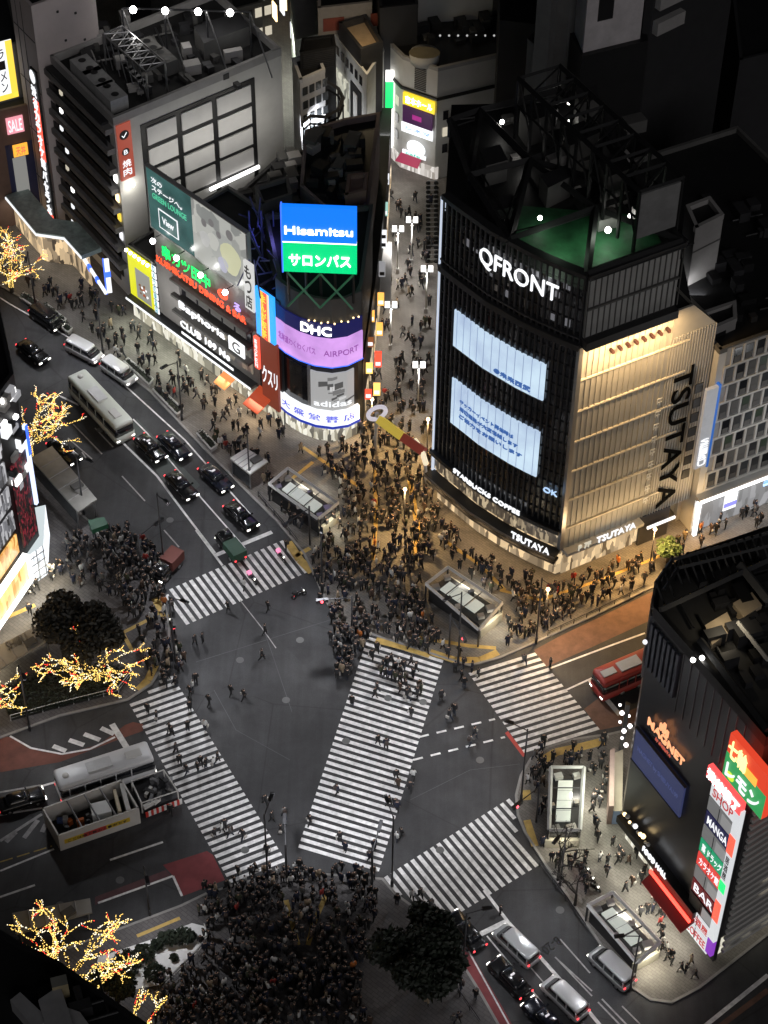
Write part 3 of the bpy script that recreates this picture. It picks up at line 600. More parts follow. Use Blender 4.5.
# ======== large office block with red banner (upper left)
P7, L7, R7 = G(113, 118, 26), G(50, 55, 26), G(281, 48, 26)
B7 = building('office_building', 'big pale panelled office block with a red banner on its near corner', None, 26, greyl, roofm, 1.0, [tuple(L7), tuple(P7), tuple(R7), tuple(R7 + L7 - P7)], pm=grey)
WL, WR = Wall([L7, P7]), Wall([P7, R7])
n7 = 8
for k in range(n7):
    z = 2.6 + k * 2.75
    mb = MB(); WL.box(mb, 0.1, WL.len - 1.2, z, z + 2.0, 0.02, 0.06, wallwin); mb.build('window_band', B7)
    mb = MB(); WL.box(mb, 0.0, WL.len - 0.2, z + 2.0, z + 2.72, 0.0, 1.0, mat('balcony_grey', (.17, .165, .165), .8, var=.25)); WL.box(mb, 0.0, WL.len - .9, z + 0.0, z + 0.9, 0.55, 0.62, dark); mb.build('balcony', B7)
    mb = MB(); WL.box(mb, 2.0 + (k * 7 % 5) * .25, 2.5 + (k * 7 % 5) * .25, z + .9, z + 1.5, 0.6, 0.8, (eWs, eWs, eW, litwin)[k % 4]); mb.build('lantern', B7)
    for j in (5, 8, 11):
        if (k + j) % 3 == 0: mb = MB(); WL.box(mb, j, j + .5, z + .9, z + 1.5, .07, .2, litwin); mb.build('lit_window', B7)
    if k in (4, 5, 2, 3): mb = MB(); WL.box(mb, WL.len - 1.0, WL.len - 0.3, z + .6, z + 1.7, 0.1, 0.2, (eWarm, eW, eWs, eY)[k % 4]); mb.build('lit_window', B7)
mb = MB(); WL.box(mb, 0.3, WL.len - 1.2, 24.3, 24.9, 0.0, 0.9, dark); mb.build('top_fascia', B7)
ub = [WR.at(142, 120)[0], WR.at(177, 110)[0], WR.at(213, 100)[0], WR.at(252, 84)[0]]
zt = WR.at(142, 127)[1]
mb = MB(); WR.box(mb, ub[0] - .3, ub[3] + .3, 3, zt + .35, 0.0, 0.12, black); mb.build('facade_recess', B7)
for i in range(3):
    for k in range(6):
        z = zt - 2.6 - k * 2.95
        if z > 3: mb = MB(); WR.box(mb, ub[i] + .35, ub[i + 1] - .38, z, z + 2.35, 0.02, 0.3, mat('white_panel', (.62, .61, .60), .6, var=.06)); mb.build('facade_panel', B7)
t = board('banner', 'red advertising banner with white marks hung on the corner of the office block', 'banner', WR, (0.15, 2.0, WR.at(116, 183)[1], 24.9), 0.1, 0.1, emi('banner_red', (0.55, 0.10, 0.06), 0.55))
r_ = (0.15, 2.0, WR.at(116, 183)[1], 24.9)
mb = MB(); u, _, z0, z1 = r_[0] + .9, 0, r_[2], r_[3]
for zc, rr in ((z1 - 1.5, .62), (z0 + (z1 - z0) * .5, .5)): mb.poly([WR.pt(u + rr * math.cos(a), zc + rr * math.sin(a), 0.24) for a in np.linspace(0, 2 * math.pi, 20)[:-1]], mat('banner_black', (.03, .02, .02)))
mb.build_each('roundel', t); letter(WR, '✓', u - .35, u + .35, z1 - 1.85, z1 - 1.2, 0.26, eWs, t, th=.03); letter(WR, '焼肉', .5, 1.6, z0 + .5, z0 + 2.8, 0.24, eWs, t, vertical=True, th=.04); letter(WR, 'B', .8, 1.3, z0 + (z1 - z0) * .5 - .3, z0 + (z1 - z0) * .5 + .3, 0.26, eWs, t, th=.03)
mb = MB(); mb.ball(WR.pt(1.3, r_[2] - .6, .6), .3, eWx); mb.build('banner_lamp', t); area_light('banner_lamp_light', WR.pt(1.2, r_[2] - 1.0, 1.2), (.5, .5), 45, (1, .97, .85), parent=t, rot=(R(50), 0, math.atan2(*(WR.p[1] - WR.p[0])[::-1])))
for k in range(3):
    u = ub[0] + 2 + k * 6; area_light('facade_fill_light', WR.pt(u, 19.0, 6.0), (3, 1), 160, (1, .96, .88), parent=B7, rot=(R(75), 0, math.atan2(*(WR.p[1] - WR.p[0])[::-1])))  # added fill lights floating off the facade to brighten its panels
mb = MB(); a = WR.at(207, 187); b = WR.at(256, 164); WR.quadz(mb, [(a[0], a[1] - .15), (b[0], b[1] - .15), (b[0], b[1] + .2), (a[0], a[1] + .2)], .5, .8, eW); mb.build('light_bar', B7)
# roof: units, gantry, floodlights
ang7 = math.atan2(*(P7 - L7)[::-1])
roof_units(['pale ribbed air conditioning unit nearest the corner of the office roof', 'pale ribbed air conditioning unit second from the office roof corner', 'pale ribbed air conditioning unit farther back on the office roof edge'], [(111, 91), (98, 77), (86, 65)], 25, (3.6, 2.2, 1.8), ang7, 'units along the office roof edge', m=mat('ac_white', (0.42, 0.42, 0.42), 0.5, var=.15, scale=2))
roof_units(['round backed grey cooler beside the roof gantry', 'round backed grey cooler behind its twin by the gantry'], [(150, 45), (164, 56)], 25, (3.0, 1.8, 1.8), ang7, 'coolers beside the gantry')
gt = thing('roof_gantry', 'open steel lattice gantry standing on the office roof', 'gantry', G3(140, 60, 25))
mb = MB(); gp = [G(*p, 29) for p in ((103, 34), (122, 26), (165, 62), (146, 72))]
for i in range(4):
    a, b = gp[i], gp[(i + 1) % 4]; mb.tube((*a, 29), (*b, 29), .12, metal); mb.tube((*a, 25), (*a, 29), .12, metal)
for k in range(6):
    t0 = k / 6; t1 = (k + 1) / 6; a0 = gp[0] + (gp[3] - gp[0]) * t0; a1 = gp[0] + (gp[3] - gp[0]) * t1; b0 = gp[1] + (gp[2] - gp[1]) * t0; b1 = gp[1] + (gp[2] - gp[1]) * t1
    mb.tube((*a0, 29), (*b1, 29), .07, metal); mb.tube((*b0, 29), (*a1, 29), .07, metal); mb.tube((*a1, 29), (*b1, 29), .07, metal); mb.tube((*a0, 29), (*a1, 25), .06, metal)
mb.build('lattice', gt)
mb = MB()
for k in range(9): a = G(112 + k * 4.2, 52 + k * 4.4, 25.6); mb.box((*a, 25.5), (1.5, .8, .9), metald, ang7)
mb.build_each('duct', gt)
ft = thing('floodlight_gantry', 'tall rooftop frame carrying a row of four glaring floodlights', 'floodlight', G3(180, 30, 25))
mb = MB(); fp = [G(*p, 31) for p in ((122, 8), (250, 12))]
mb.tube((*fp[0], 31), (*fp[1], 31), .12, metald)
for s in (0, .33, .66, 1): a = fp[0] + (fp[1] - fp[0]) * s; mb.tube((*a, 25), (*a, 31), .12, metald); mb.tube((*a, 31), (a[0] + 2.5, a[1] - 4, 25), .09, metal)
mb.build('frame', ft)
for px in ((133, 9), (165, 10), (198, 11), (230, 12)):
    a = G(*px, 31); mb = MB(); mb.ball((*a, 30.9), .42, emi('flood_lens', (1, .97, .92), 30)); f = mb.build('floodlight', ft); area_light('floodlight_beam', (*a, 30.3), (.8, .8), 28, (1, .97, .93), parent=ft, rot=(R(20), 0, 0))
sv = [tuple(G(*p, 25)) for p in ((205, 62), (250, 45), (240, 30), (195, 45))]; mb = MB(); mb.prism(sv, 25, 27.5, greyd, dark); mb.build('roof_hut', B7)
mb = MB()
for k in range(18):
    a = G(random.uniform(130, 245), random.uniform(30, 85), 25.4)
    mb.box((*a, 25.3), (random.uniform(.5, 2.5), random.uniform(.3, 1), random.uniform(.3, 1.2)), random.choice([metald, greyd, dark]), ang7)
mb.build_each('rooftop_unit', B7); clutter(B7, [(70, 60), (120, 100), (250, 55), (235, 20), (110, 20)], 25, 46, 81)
# ======== tall grey tower (far left)
c8, r8 = G(31, 6, 33), G(94, -17, 33); l8 = G(8, -17, 33)
pink = mat('mauve_concrete', (0.48, 0.425, 0.42), 0.85, var=0.12, scale=0.15)
B8 = building('office_tower', 'tall blank mauve grey tower behind the office block with a long upright neon sign', None, 33, pink, roofm, .8, [tuple(l8), tuple(c8), tuple(r8), tuple(r8 + l8 - c8)])
W8, W8r = Wall([l8, c8]), Wall([c8, r8])
mb = MB()
for u in (1.2, 2.6): W8.box(mb, u, u + .08, 2, 32, 0, .05, greyd)
for z in (28, 21, 14, 7): W8.box(mb, .2, W8.len - .2, z, z + .1, 0, .05, greyd)
mb.build('facade_joint', B8)
mb = MB()
for u, z in ((3, 31), (5.2, 30), (3.6, 27), (6, 26.2)): W8r.box(mb, u, u + .25, z, z + .25, 0, .12, black)
mb.build('vent', B8)
t = thing('vertical_sign', 'long upright sign of white and red characters running down the mauve tower corner', 'sign', W8.pt(W8.len, 3, 0.5))
z1_, z0_ = W8.at(29, 57)[1], W8.at(49, 214)[1]; U1 = W8.len + .9
SW = Wall([W8.pt(W8.len - .7, 0, .9)[:2], W8.pt(W8.len + .9, 0, .9)[:2]])
mb = MB(); SW.box(mb, 0, 1.5, z0_, z1_, -.3, 0, black); mb.build('panel', t)
mb = MB(); SW.box(mb, .1, 1.4, z0_ + .1, z0_ + 2.2, 0, .05, eR); h_ = z1_ - z0_; SW.box(mb, .1, 1.4, z0_ + h_ * .45, z0_ + h_ * .82, 0, .05, eR); mb.build_each('red_field', t)
mb = MB(); mb.poly([SW.pt(.75 + .7 * math.cos(a), z1_ - .9 + .9 * math.sin(a), .08) for a in np.linspace(0, 6.283, 20)[:-1]], eWs); mb.build('roundel', t)
letter(SW, '渋谷カラオケ館パセラ本店', .2, 1.3, z0_ + .3, z1_ - 2.0, .07, eWs, t, vertical=True, bold=.04)
# ======== left edge low buildings
def simple(name, label, px, z, wm, rm=None, group=None): return building(name, label, px, z, wm, rm, .5, group=group)
B9 = simple('shop_building', 'narrow building at the left edge under a yellow framed poster', [(-70, 66), (20, 42), (8, -10), (-80, 10)], 24, greyd)
W9 = Wall([G(-70, 66, 24), G(20, 42, 24)])
t = board('billboard', 'white poster with a yellow border and blue strokes at the left edge', 'billboard', W9, W9.rect((-15, 45), (18, 95)), .1, .15, eWs); r = W9.rect((-15, 45), (18, 95))
mb = MB(); W9.box(mb, r[1] - .8, r[1], r[2], r[3], .26, .3, eY); W9.box(mb, r[0], r[1], r[2], r[2] + .7, .26, .3, eY); mb.build('border', t); letter(W9, 'ラーメン', r[1] - 1.9, r[1] - 1.1, r[2] + 1, r[3] - .8, .3, black, t, vertical=True, th=.04)
mb = MB(); W9.box(mb, r[1] - 3.4, r[1] - 2.1, r[3] - 2.9, r[3] - 2.0, .27, .31, emi('cyan', (0.05, .4, 1), 1.2)); mb.build('blue_stroke', t)
B9b = simple('shop_building', 'low brown roofed shop with a pink sign at the left edge', [(-30, 118), (30, 104), (28, 70), (-30, 90)], 17, mat('brown_wall', (0.14, 0.09, 0.07), .8))
W9b = Wall([G(-30, 118, 17), G(30, 104, 17)])
t = board('shop_sign', 'pink and white slanted sign over the low brown shop', 'sign', W9b, W9b.rect((5, 118), (24, 130)), .1, .15, emi('pinkish', (.9, .35, .42), 1.0)); r = W9b.rect((5, 118), (24, 130)); letter(W9b, 'SALE', r[0] + .2, r[1] - .2, r[2] + .3, r[3] - .3, .3, eWs, t, th=.04)
B9c = simple('shop_building', 'small dark blue shop with a tall grey screen beside the mauve tower', [(5, 146), (38, 138), (36, 112), (4, 118)], 12, mat('navy_wall', (0.02, 0.025, 0.08), .5))
W9c = Wall([G(5, 146, 12), G(38, 138, 12)])
t = board('shop_screen', 'tall grey screen with an orange panel above it on the navy shop', 'screen', W9c, W9c.rect((12, 158), (30, 192)), .1, .15, emi('dim_grey', (.35, .35, .33), .6))
t = board('shop_sign', 'small orange panel with a blue line on the navy shop', 'sign', W9c, W9c.rect((12, 145), (28, 153)), .1, .15, emi('orange', (1, .45, .05), 1.2)); r = W9c.rect((12, 145), (28, 153)); letter(W9c, '天丼', r[0] + .3, r[1] - .3, r[2] + .2, r[3] - .2, .3, eR, t, th=.04)
t = board('shop_sign', 'tall narrow yellow panel at the very left edge of the street', 'sign', Wall([G(-14, 200, 4), G(12, 196, 4)]), (0, 2.3, 5, 16), .1, .3, eY)
B9d = simple('shop_building', 'low shop with a green and white lit corner under the tower sign', [(-30, 190), (46, 178), (50, 160), (-30, 150)], 5.5, shopw, roofm)
W9d = Wall([G(22, 150, 12), G(42, 190, 7)])
t = board('shop_sign', 'pale green and teal striped sign panel left of the tower sign', 'sign', W9c, (W9c.len - .3, W9c.len + 1.8, 3, 11), .2, .15, emi('pale_teal', (.45, .8, .7), .8)); mb = MB()
for k in range(4): W9c.box(mb, W9c.len - .2, W9c.len + 1.7, 3.6 + k * 2, 4.4 + k * 2, .36, .4, emi('teal', (.0, .55, .4), .9))
mb.build('stripes', t)
cw = Wall([G(8, 196, 5), G(38, 232, 5), G(66, 236, 5), G(84, 256, 5)])
t = thing('arcade_canopy', 'white lit rim canopy of the shops at the foot of the mauve tower', 'canopy', cw.pt(3, 4, 0)); mb = MB(); cw.box(mb, 0, cw.len, 4.6, 5.2, -2.6, .3, mat('teal_canopy', (.26, .33, .32), .5, var=.35, scale=1.2)); mb.build('slab', t); mb = MB(); cw.box(mb, 0, cw.len, 4.7, 5.0, .31, .42, eWs); mb.build('light_rim', t); mb = MB(); cw.box(mb, 0, cw.len, 0.2, 4.5, -.7, -.5, shop); mb.build('shop_window', t)
for k in range(3): wall_light('canopy_light', cw, cw.len * k / 3, cw.len * (k + 1) / 3, 4.4, .5, 60, (1, .95, .85), t, .6, tilt=R(20))
cw2 = Wall([G(84, 256, 4), G(107, 292, 4)])
t = thing('light_fascia', 'blue and white light strip along the foot of the office block', 'sign', cw2.pt(1, 3.5, 0)); mb = MB(); cw2.box(mb, 0, cw2.len, 3.7, 4.1, 0, .3, eWs); mb.build('white_strip', t); mb = MB(); cw2.box(mb, cw2.len * .25, cw2.len * .35, 3.58, 4.22, .02, .34, eB); cw2.box(mb, cw2.len * .6, cw2.len * .68, 3.58, 4.22, .02, .34, eB); mb.build_each('blue_segment', t)
ws = Wall([G(106, 285, 4), G(112, 284, 4)])
t = board('projecting_sign', 'narrow blue and white upright sign at the office block corner', 'sign', ws, (0, .6, 3.0, 8.0), .1, .25, eWs); mb = MB(); ws.box(mb, -.05, .65, 5.4, 6.2, .36, .4, eB); ws.box(mb, -.12, 0.02, 2.9, 8.1, .1, .42, eB); mb.build('blue_edge', t)

# ======== billboard building and its neighbours on the long shopfront
MA, MBp = G(130, 312), G(290, 430)
M5 = Wall([MA, MBp]); nb = -M5.n[0]
def mblock(name, label, u0, u1, z, depth, wm, off=0.0, rm=None):
    a, b = np.array(M5.pt(u0, 0, off)[:2]), np.array(M5.pt(u1, 0, off)[:2]); return building(name, label, None, z, wm, rm or roofm, .4, [tuple(a), tuple(b), tuple(b + nb * depth), tuple(a + nb * depth)])
ua, ub_ = M5.at(160, 300)[0], M5.at(259, 350)[0]
zb = M5.at(160, 232)[1]
B5 = mblock('shop_building', 'grey shop building carrying the wide billboard and green lettering', ua, ub_, zb, 11, mat('grey_cladding', (0.16, 0.155, 0.15), .6, var=.15))
uy0 = M5.at(131, 280)[0]; zy = M5.at(131, 247)[1]
By = mblock('shop_building', 'narrow low building with a bright yellow poster frame', uy0, ua - .15, zy, 7, dark, -.1)
r = (uy0 + .1, ua - .6, M5.at(138, 300)[1], zy - .3)
t = board('billboard', 'bright yellow poster frame with a grey food picture', 'billboard', M5, r, .1, .15, emi('poster_yellow', (.85, .85, .03), .9)); mb = MB(); q = sub(r, .28, .85, .12, .72); M5.box(mb, *q, .26, .3, emi('poster_grey', (.4, .4, .36), .7)); mb.build('picture_field', t); mb = MB(); qq = sub(q, .2, .8, .2, .6)
for k in range(14): M5.box(mb, *(lambda x, z: (x, x + .25, z, z + .22))(random.uniform(qq[0], qq[1] - .2), random.uniform(qq[2], qq[3] - .2)), .31, .34 + .01 * k, random.choice([emi('dish_red', (.5, .12, .05), .7), emi('dish_brown', (.3, .15, .08), .6), eWs]))
mb.build('food_picture', t)
mb = MB()
for k in range(6): u = r[0] + (r[1] - r[0]) * (k + .5) / 6; mb.ball(M5.pt(u, r[3] + .1, .6), .2, eWx)
mb.build('lamps', t)
r = (uy0 + .1, ua - .6, 3.4, r[2] - .2); t = board('shop_sign', 'white sign with grey letters under the yellow poster', 'sign', M5, r, .1, .2, eWs); letter(M5, 'ABCマート', r[0] + .3, r[1] - .3, r[2] + .4, r[3] - .5, .32, mat('grey_ink', (.1, .1, .1)), t, th=.04)
vs_ = Wall([M5.pt(ua - .55, 0, .4)[:2], M5.pt(ua + .35, 0, .4)[:2]])
t = thing('vertical_sign', 'tall white upright sign of separate square characters right of the yellow poster', 'sign', vs_.pt(.5, 4, 0)); mb = MB(); vs_.box(mb, 0, .9, 3.6, zy + .6, -.5, 0, black); mb.build('case', t)
for k in range(7): z = 3.8 + k * (zy - 3.4) / 7; mb = MB(); vs_.box(mb, .08, .82, z, z + (zy - 3.4) / 7 - .25, 0, .1, eWs); p_ = mb.build('character_panel', t)
letter(vs_, 'カメラの東急店', .2, .7, 3.8, zy + .4, .12, emi('pale_cyan', (.1, .5, .6), .6), t, vertical=True, th=.03)
# billboard
zt5 = M5.at(155, 170)[1]
t = board('billboard', 'wide rooftop billboard, dark green half with white words and pale half with a photo', 'billboard', M5, (ua - .1, ub_ - 1.0, zb + .3, zt5), -.1, .35, screen_mat('bill_green_print', (.055, .14, .135), .85, .4, .2), frame=grey)
r = (ua - .1, ub_ - 1.0, zb + .3, zt5)
mb = MB(); q = sub(r, .46, 1, 0, 1); M5.box(mb, *q, .26, .30, glow_var('bill_photo', (.42, .43, .41), (.18, .19, .19), .8, .45, (.60, .60, .55))); mb.build('photo_half', t)
mb = MB(); random.seed(3)
for cx_, cz_, s in ((.585, .45, .10), (.67, .50, .11), (.84, .40, .20), (.76, .22, .10)):   # soft pale shapes of the picture
    uc, zc = r[0] + (r[1] - r[0]) * cx_, r[2] + (r[3] - r[2]) * cz_; R_ = s * (r[1] - r[0]) * .5
    mb.poly([M5.pt(uc + R_ * (1 + .15 * math.sin(3 * a)) * math.cos(a), zc + R_ * 1.3 * math.sin(a), .33) for a in np.linspace(0, 6.283, 18)[:-1]], emi('photo_%d' % int(cx_ * 100), (random.uniform(.45, .75),) * 2 + (random.uniform(.4, .6),), .8))
mb.build('photo_figure', t); mb = MB()
for cx_, cz_, s in ((.585, .72, .055), (.66, .80, .055), (.73, .68, .05), (.84, .80, .07)):
    uc, zc = r[0] + (r[1] - r[0]) * cx_, r[2] + (r[3] - r[2]) * cz_; R_ = s * (r[1] - r[0]) * .5
    mb.poly([M5.pt(uc + R_ * math.cos(a), zc + R_ * 1.2 * math.sin(a), .35) for a in np.linspace(0, 6.283, 14)[:-1]], emi('photo_hair', (.20, .19, .19), .8))
mb.build_each('photo_head', t)
for k, (tx, a_, b_) in enumerate((('次の', .05, .16), ('ステージへ。', .05, .36), ('GREEN LOUNGE', .05, .40))): letter(M5, tx, *sub(r, a_, b_, .80 - .13 * k, .89 - .13 * k), .3, eWs if k < 2 else emi('mint', (.1, .6, .35), .9), t, th=.05)
q = sub(r, .10, .30, .10, .42); mb = MB(); M5.box(mb, *q, .28, .32, eWs); q2 = (q[0] + .15, q[1] - .15, q[2] + .15, q[3] - .15); M5.box(mb, *q2, .30, .34, emi('bill_green', (.055, .14, .135), .8)); mb.build('logo_frame', t); letter(M5, 'View', *sub(q, .2, .8, .35, .7), .36, eWs, t, th=.04)
mb = MB()
for k in range(7): u = r[0] + (r[1] - r[0]) * k / 6; mb.tube(M5.pt(u, zb, -.3), M5.pt(u, zt5, -.3), .1, metald); mb.tube(M5.pt(u, zt5 - .5, -.3), M5.pt(u, zb, -3.5), .1, metald)
mb.build('back_struts', t)
# fascia with neon
q = [M5.at(163, 247), M5.at(243, 303)]
t = thing('neon_sign', 'green neon characters over red neon letters below the wide billboard', 'neon sign', M5.pt((ua + ub_) / 2, zb - 3, .3))
W5 = ub_ - 1 - ua
letter(M5, '串カツ田中', ua + W5 * .12, ua + W5 * .62, zb - 2.7, zb - .9, .5, emi('neon_green', (.01, .95, .16), 1.4), t, name='green_lettering', bold=.0)
letter(M5, 'KUSHIKATSU DINING & BAR', ua + W5 * .05, ua + W5 * .98, zb - 4.0, zb - 3.1, .5, emi('neon_red', (1, .09, .03), 1.6), t, name='red_lettering', bold=.01)
letter(M5, '◎', ua + W5 * .70, ua + W5 * .80, zb - 2.6, zb - 1.4, .5, emi('neon_red', (1, .09, .03), 2.0), t, name='red_roundel'); letter(M5, 'る', ua + W5 * .86, ua + W5 * .93, zb - 2.9, zb - 1.9, .5, emi('violet', (.55, .4, 1), 1.2), t, name='violet_mark')
for k in range(4):
    u = ua + W5 * (.10 + .25 * k); lt = thing('sign_spotlight', ('first', 'second', 'third', 'fourth')[k] + ' from the left of four white spotlights above the neon sign', 'spotlight', M5.pt(u, zb, 1.4), 'spotlights over the neon sign'); mb = MB(); mb.tube(M5.pt(u, zb + .1, 0), M5.pt(u, zb + .2, 1.5), .05, metald); mb.build('arm', lt); mb = MB(); mb.ball(M5.pt(u, zb - .15, 1.5), .33, emi('spot_lens', (1, 1, .97), 20)); mb.build('lens', lt)
    area_light('spot_beam', M5.pt(u, zb - .3, 1.3), (.4, .4), 55, (1, 1, .95), parent=lt, rot=(R(35), 0, math.atan2(*(M5.p[1] - M5.p[0])[::-1])))
# storeys: pale column at left, dark glazing, balconies, shop lettering
mb = MB(); M5.box(mb, ua + .1, ua + W5 * .26, 4.2, zb - 4.4, 0, .35, grey); mb.build('column', B5)
for k in range(3):
    z = 4.6 + k * (zb - 9.2) / 3; hh = (zb - 9.2) / 3
    mb = MB(); M5.box(mb, ua + W5 * .27, ub_ - 1.1, z, z + hh - .5, .0, .15, wallwin if k == 2 else (glow_var('dim_shop', (.05, .05, .05), (.35, .30, .22), .7, .8, (.08, .08, .08)))); mb.build('glazing', B5)
    mb = MB(); M5.box(mb, ua + W5 * .20, ub_ - .9, z + hh - .5, z + hh - .2, .0, .9, greyd); mb.build('balcony_slab', B5)
    if k == 2:
        for j in range(5): mb = MB(); u = ua + W5 * (.32 + .13 * j); M5.box(mb, u, u + W5 * .11, z + .2, z + hh - .6, .16, .2, greyd); mb.build('blind', B5)
zs2 = 4.6 + (zb - 9.2) / 3
wordsign('shop_lettering', 'white name lettering on the middle storey of the billboard building', M5, 'Baphoria', (ua + W5 * .30, ua + W5 * .78, zs2 + .9, zs2 + 2.2), eWs, o=.95, bold=.01)
t = board('shop_sign', 'square white emblem panel right of the middle storey lettering', 'sign', M5, (ua + W5 * .82, ua + W5 * .98, zs2 + .4, zs2 + 2.3), .9, .15, eWs); letter(M5, 'G', ua + W5 * .86, ua + W5 * .94, zs2 + .6, zs2 + 2.1, 1.06, greyd, t, th=.04)
wordsign('shop_lettering', 'white numeral lettering on the lower storey of the billboard building', M5, 'CLUB 109 Me', (ua + W5 * .30, ua + W5 * .82, 5.3, 6.3), eWs, o=.95, bold=.01)
mb = MB(); M5.box(mb, ua + W5 * .3, ua + W5 * .85, 4.15, 4.5, .95, 1.0, eWs); mb.build('light_panel', B5)
for k in range(3): area_light('facade_fill', M5.pt(ua + W5 * (.2 + .3 * k), 8.5, 5.5), (2, 2), 170, (1, .98, .93), parent=B5, rot=(R(85), 0, math.atan2(*(M5.p[1] - M5.p[0])[::-1])))  # added fill lights out in front of the dark storeys
# white vertical sign, colour sign, brown sign
u0 = ub_ - 1.0; t = board('vertical_sign', 'white upright sign with bold black brushed characters', 'sign', M5, (u0, ub_ + .4, M5.at(257, 308)[1], M5.at(245, 254)[1]), .5, .3, emi('sign_white_soft', (.75, .75, .73), .85)); r = (u0, ub_ + .4, M5.at(257, 308)[1], M5.at(245, 254)[1])
letter(M5, 'もつ店', *sub(r, .15, .85, .03, .97), .82, black, t, vertical=True, bold=.05, th=.04)
uc0, uc1 = ub_ + .6, M5.at(284, 400)[0]
uD = M5.at(284, 418)[0]
B6 = mblock('narrow_building', 'narrow dark building with a brown tiled front between the billboard and the round corner', ub_ + .1, uD - .1, M5.at(262, 290)[1], 8, dark)
zc0, zc1 = M5.at(270, 335)[1], M5.at(262, 284)[1]
t = board('vertical_sign', 'blue, orange and red striped upright light sign above the brown front', 'sign', M5, (ub_ + .7, uD - .2, zc0, zc1), .5, .3, emi('sign_blue', (.03, .35, 1.0), 1.4)); r = (ub_ + .7, uD - .2, zc0, zc1)
mb = MB(); M5.box(mb, *sub(r, .30, .46, 0, 1), .81, .84, emi('orange', (1, .45, .05), 1.2)); M5.box(mb, *sub(r, .46, .66, 0, 1), .81, .86, emi('sred', (1, .08, .04), 1.6)); M5.box(mb, *sub(r, .66, .76, 0, 1), .81, .84, emi('sorange2', (1, .6, .3), 1.3)); mb.build('stripes', t); letter(M5, 'まんが喫茶', *sub(r, .34, .62, .04, .96), .88, eY, t, vertical=True, th=.03)
r = (ub_ + 1.0, uD - .1, M5.at(272, 402)[1], zc0 - .2); t = board('vertical_sign', 'brown red panel with white phonetic characters on the narrow building', 'sign', M5, r, .3, .3, emi('brown_panel', (.20, .040, .022), .8)); letter(M5, 'クスリ', *sub(r, .05, .98, .32, .58), .62, eWs, t, bold=.05, th=.04)
r = (ub_ + .1, ub_ + .8, 7, 11.5); t = board('vertical_sign', 'thin red and white upright sign beside the brown panel', 'sign', M5, r, .5, .3, eR); letter(M5, '薬局OPEN', *sub(r, .2, .8, .04, .96), .82, eWs, t, vertical=True, th=.03)
# street canopy with shop light
mb = MB(); M5.box(mb, uy0 + .1, ub_ - 0.5, 3.2, 3.6, 0.0, 1.0, metald); cpy = thing('arcade_canopy', 'long shopfront canopy with a white light edge under the billboard building', 'canopy', M5.pt(ua, 3.2, 1)); mb.build('slab', cpy)
mb = MB(); M5.box(mb, uy0 + .1, ub_ - .5, 3.25, 3.5, 1.01, 1.1, eWs); mb.build('light_edge', cpy)
mb = MB(); M5.box(mb, uy0 + .1, uD, 0.2, 3.1, 0.01, .12, shopw); mb.build('shop_window', cpy)
nL = 7
for k in range(nL): wall_light('shop_light', M5, uy0 + (uD - uy0) * k / nL, uy0 + (uD - uy0) * (k + .9) / nL, 3.0, 1.9, 130, (.93, 1.0, .80) if k < 4 else (1.0, .82, .58), cpy, 1.0, tilt=R(-30))
for (p, lab, c) in (((237, 386), 'small orange awning at the right end of the shopfront canopy', emi('awn_orange', (.95, .30, .08), .9)), ((268, 414), 'red awning over the drugstore entrance by the round corner', emi('awn_red', (.55, .07, .02), .7))):
    a = M5.at(*p)[0]; w = 1.8 if 'orange' in lab else 2.4; t = thing('awning', lab, 'awning', M5.pt(a, 2.6, 0)); mb = MB(); mb.hexa([M5.pt(a - w / 2, 2.4, 2.6), M5.pt(a + w / 2, 2.4, 2.6), M5.pt(a + w / 2, 3.3, 0), M5.pt(a - w / 2, 3.3, 0), M5.pt(a - w / 2, 2.5, 2.6), M5.pt(a + w / 2, 2.5, 2.6), M5.pt(a + w / 2, 3.6, 0), M5.pt(a - w / 2, 3.6, 0)], c); mb.build('fabric', t)
    area_light('awning_light', M5.pt(a, 2.3, 1.5), (w, 1), 90, (1, .75, .45), parent=t)

# ======== round corner building with stacked screens
dw = [G(*p) for p in ((284, 421), (292, 428), (304, 435), (318, 440), (333, 442), (346, 440), (358, 434))]
DW = Wall(dw); ztop = 20.5
cgA = G(362, 425); backL = dw[0] + np.array([-2.0, 11]); cgB = G(372, 345)
D = building('corner_building', 'round cornered dark building with stacked screens at the head of the pedestrian street', None, ztop, dark, roofm, .6, [tuple(p) for p in dw] + [tuple(cgA), tuple(cgB), tuple(backL)], pm=greyd)
zA, zB, zC = DW.at(320, 327)[1], DW.at(320, 334)[1], DW.at(320, 362)[1]
mb = MB(); DW.box(mb, -.2, DW.len + .2, zB + 1.9, ztop + .4, 0.0, .35, mat('drum_grey', (.10, .10, .10), .5)); mb.build('drum_band', D)
mb = MB(); DW.box(mb, -.2, DW.len + .2, zB, zB + 1.9, .02, .5, emi('navy', (.012, .014, .11), .7)); mb.build('navy_band', D)
mb = MB()
for k in range(9): mb.ball(DW.pt(DW.len * (.45 + .065 * k), zB + 2.05 + .2 * (k % 2), .55), .11, eWarm)
mb.build('string_lights', D)
wordsign('sign_lettering', 'white capitals on the navy band of the round corner building', DW, 'DHC', (DW.len * .36, DW.len * .68, zB + .35, zB + 1.55), eW, o=.52, bold=.06)
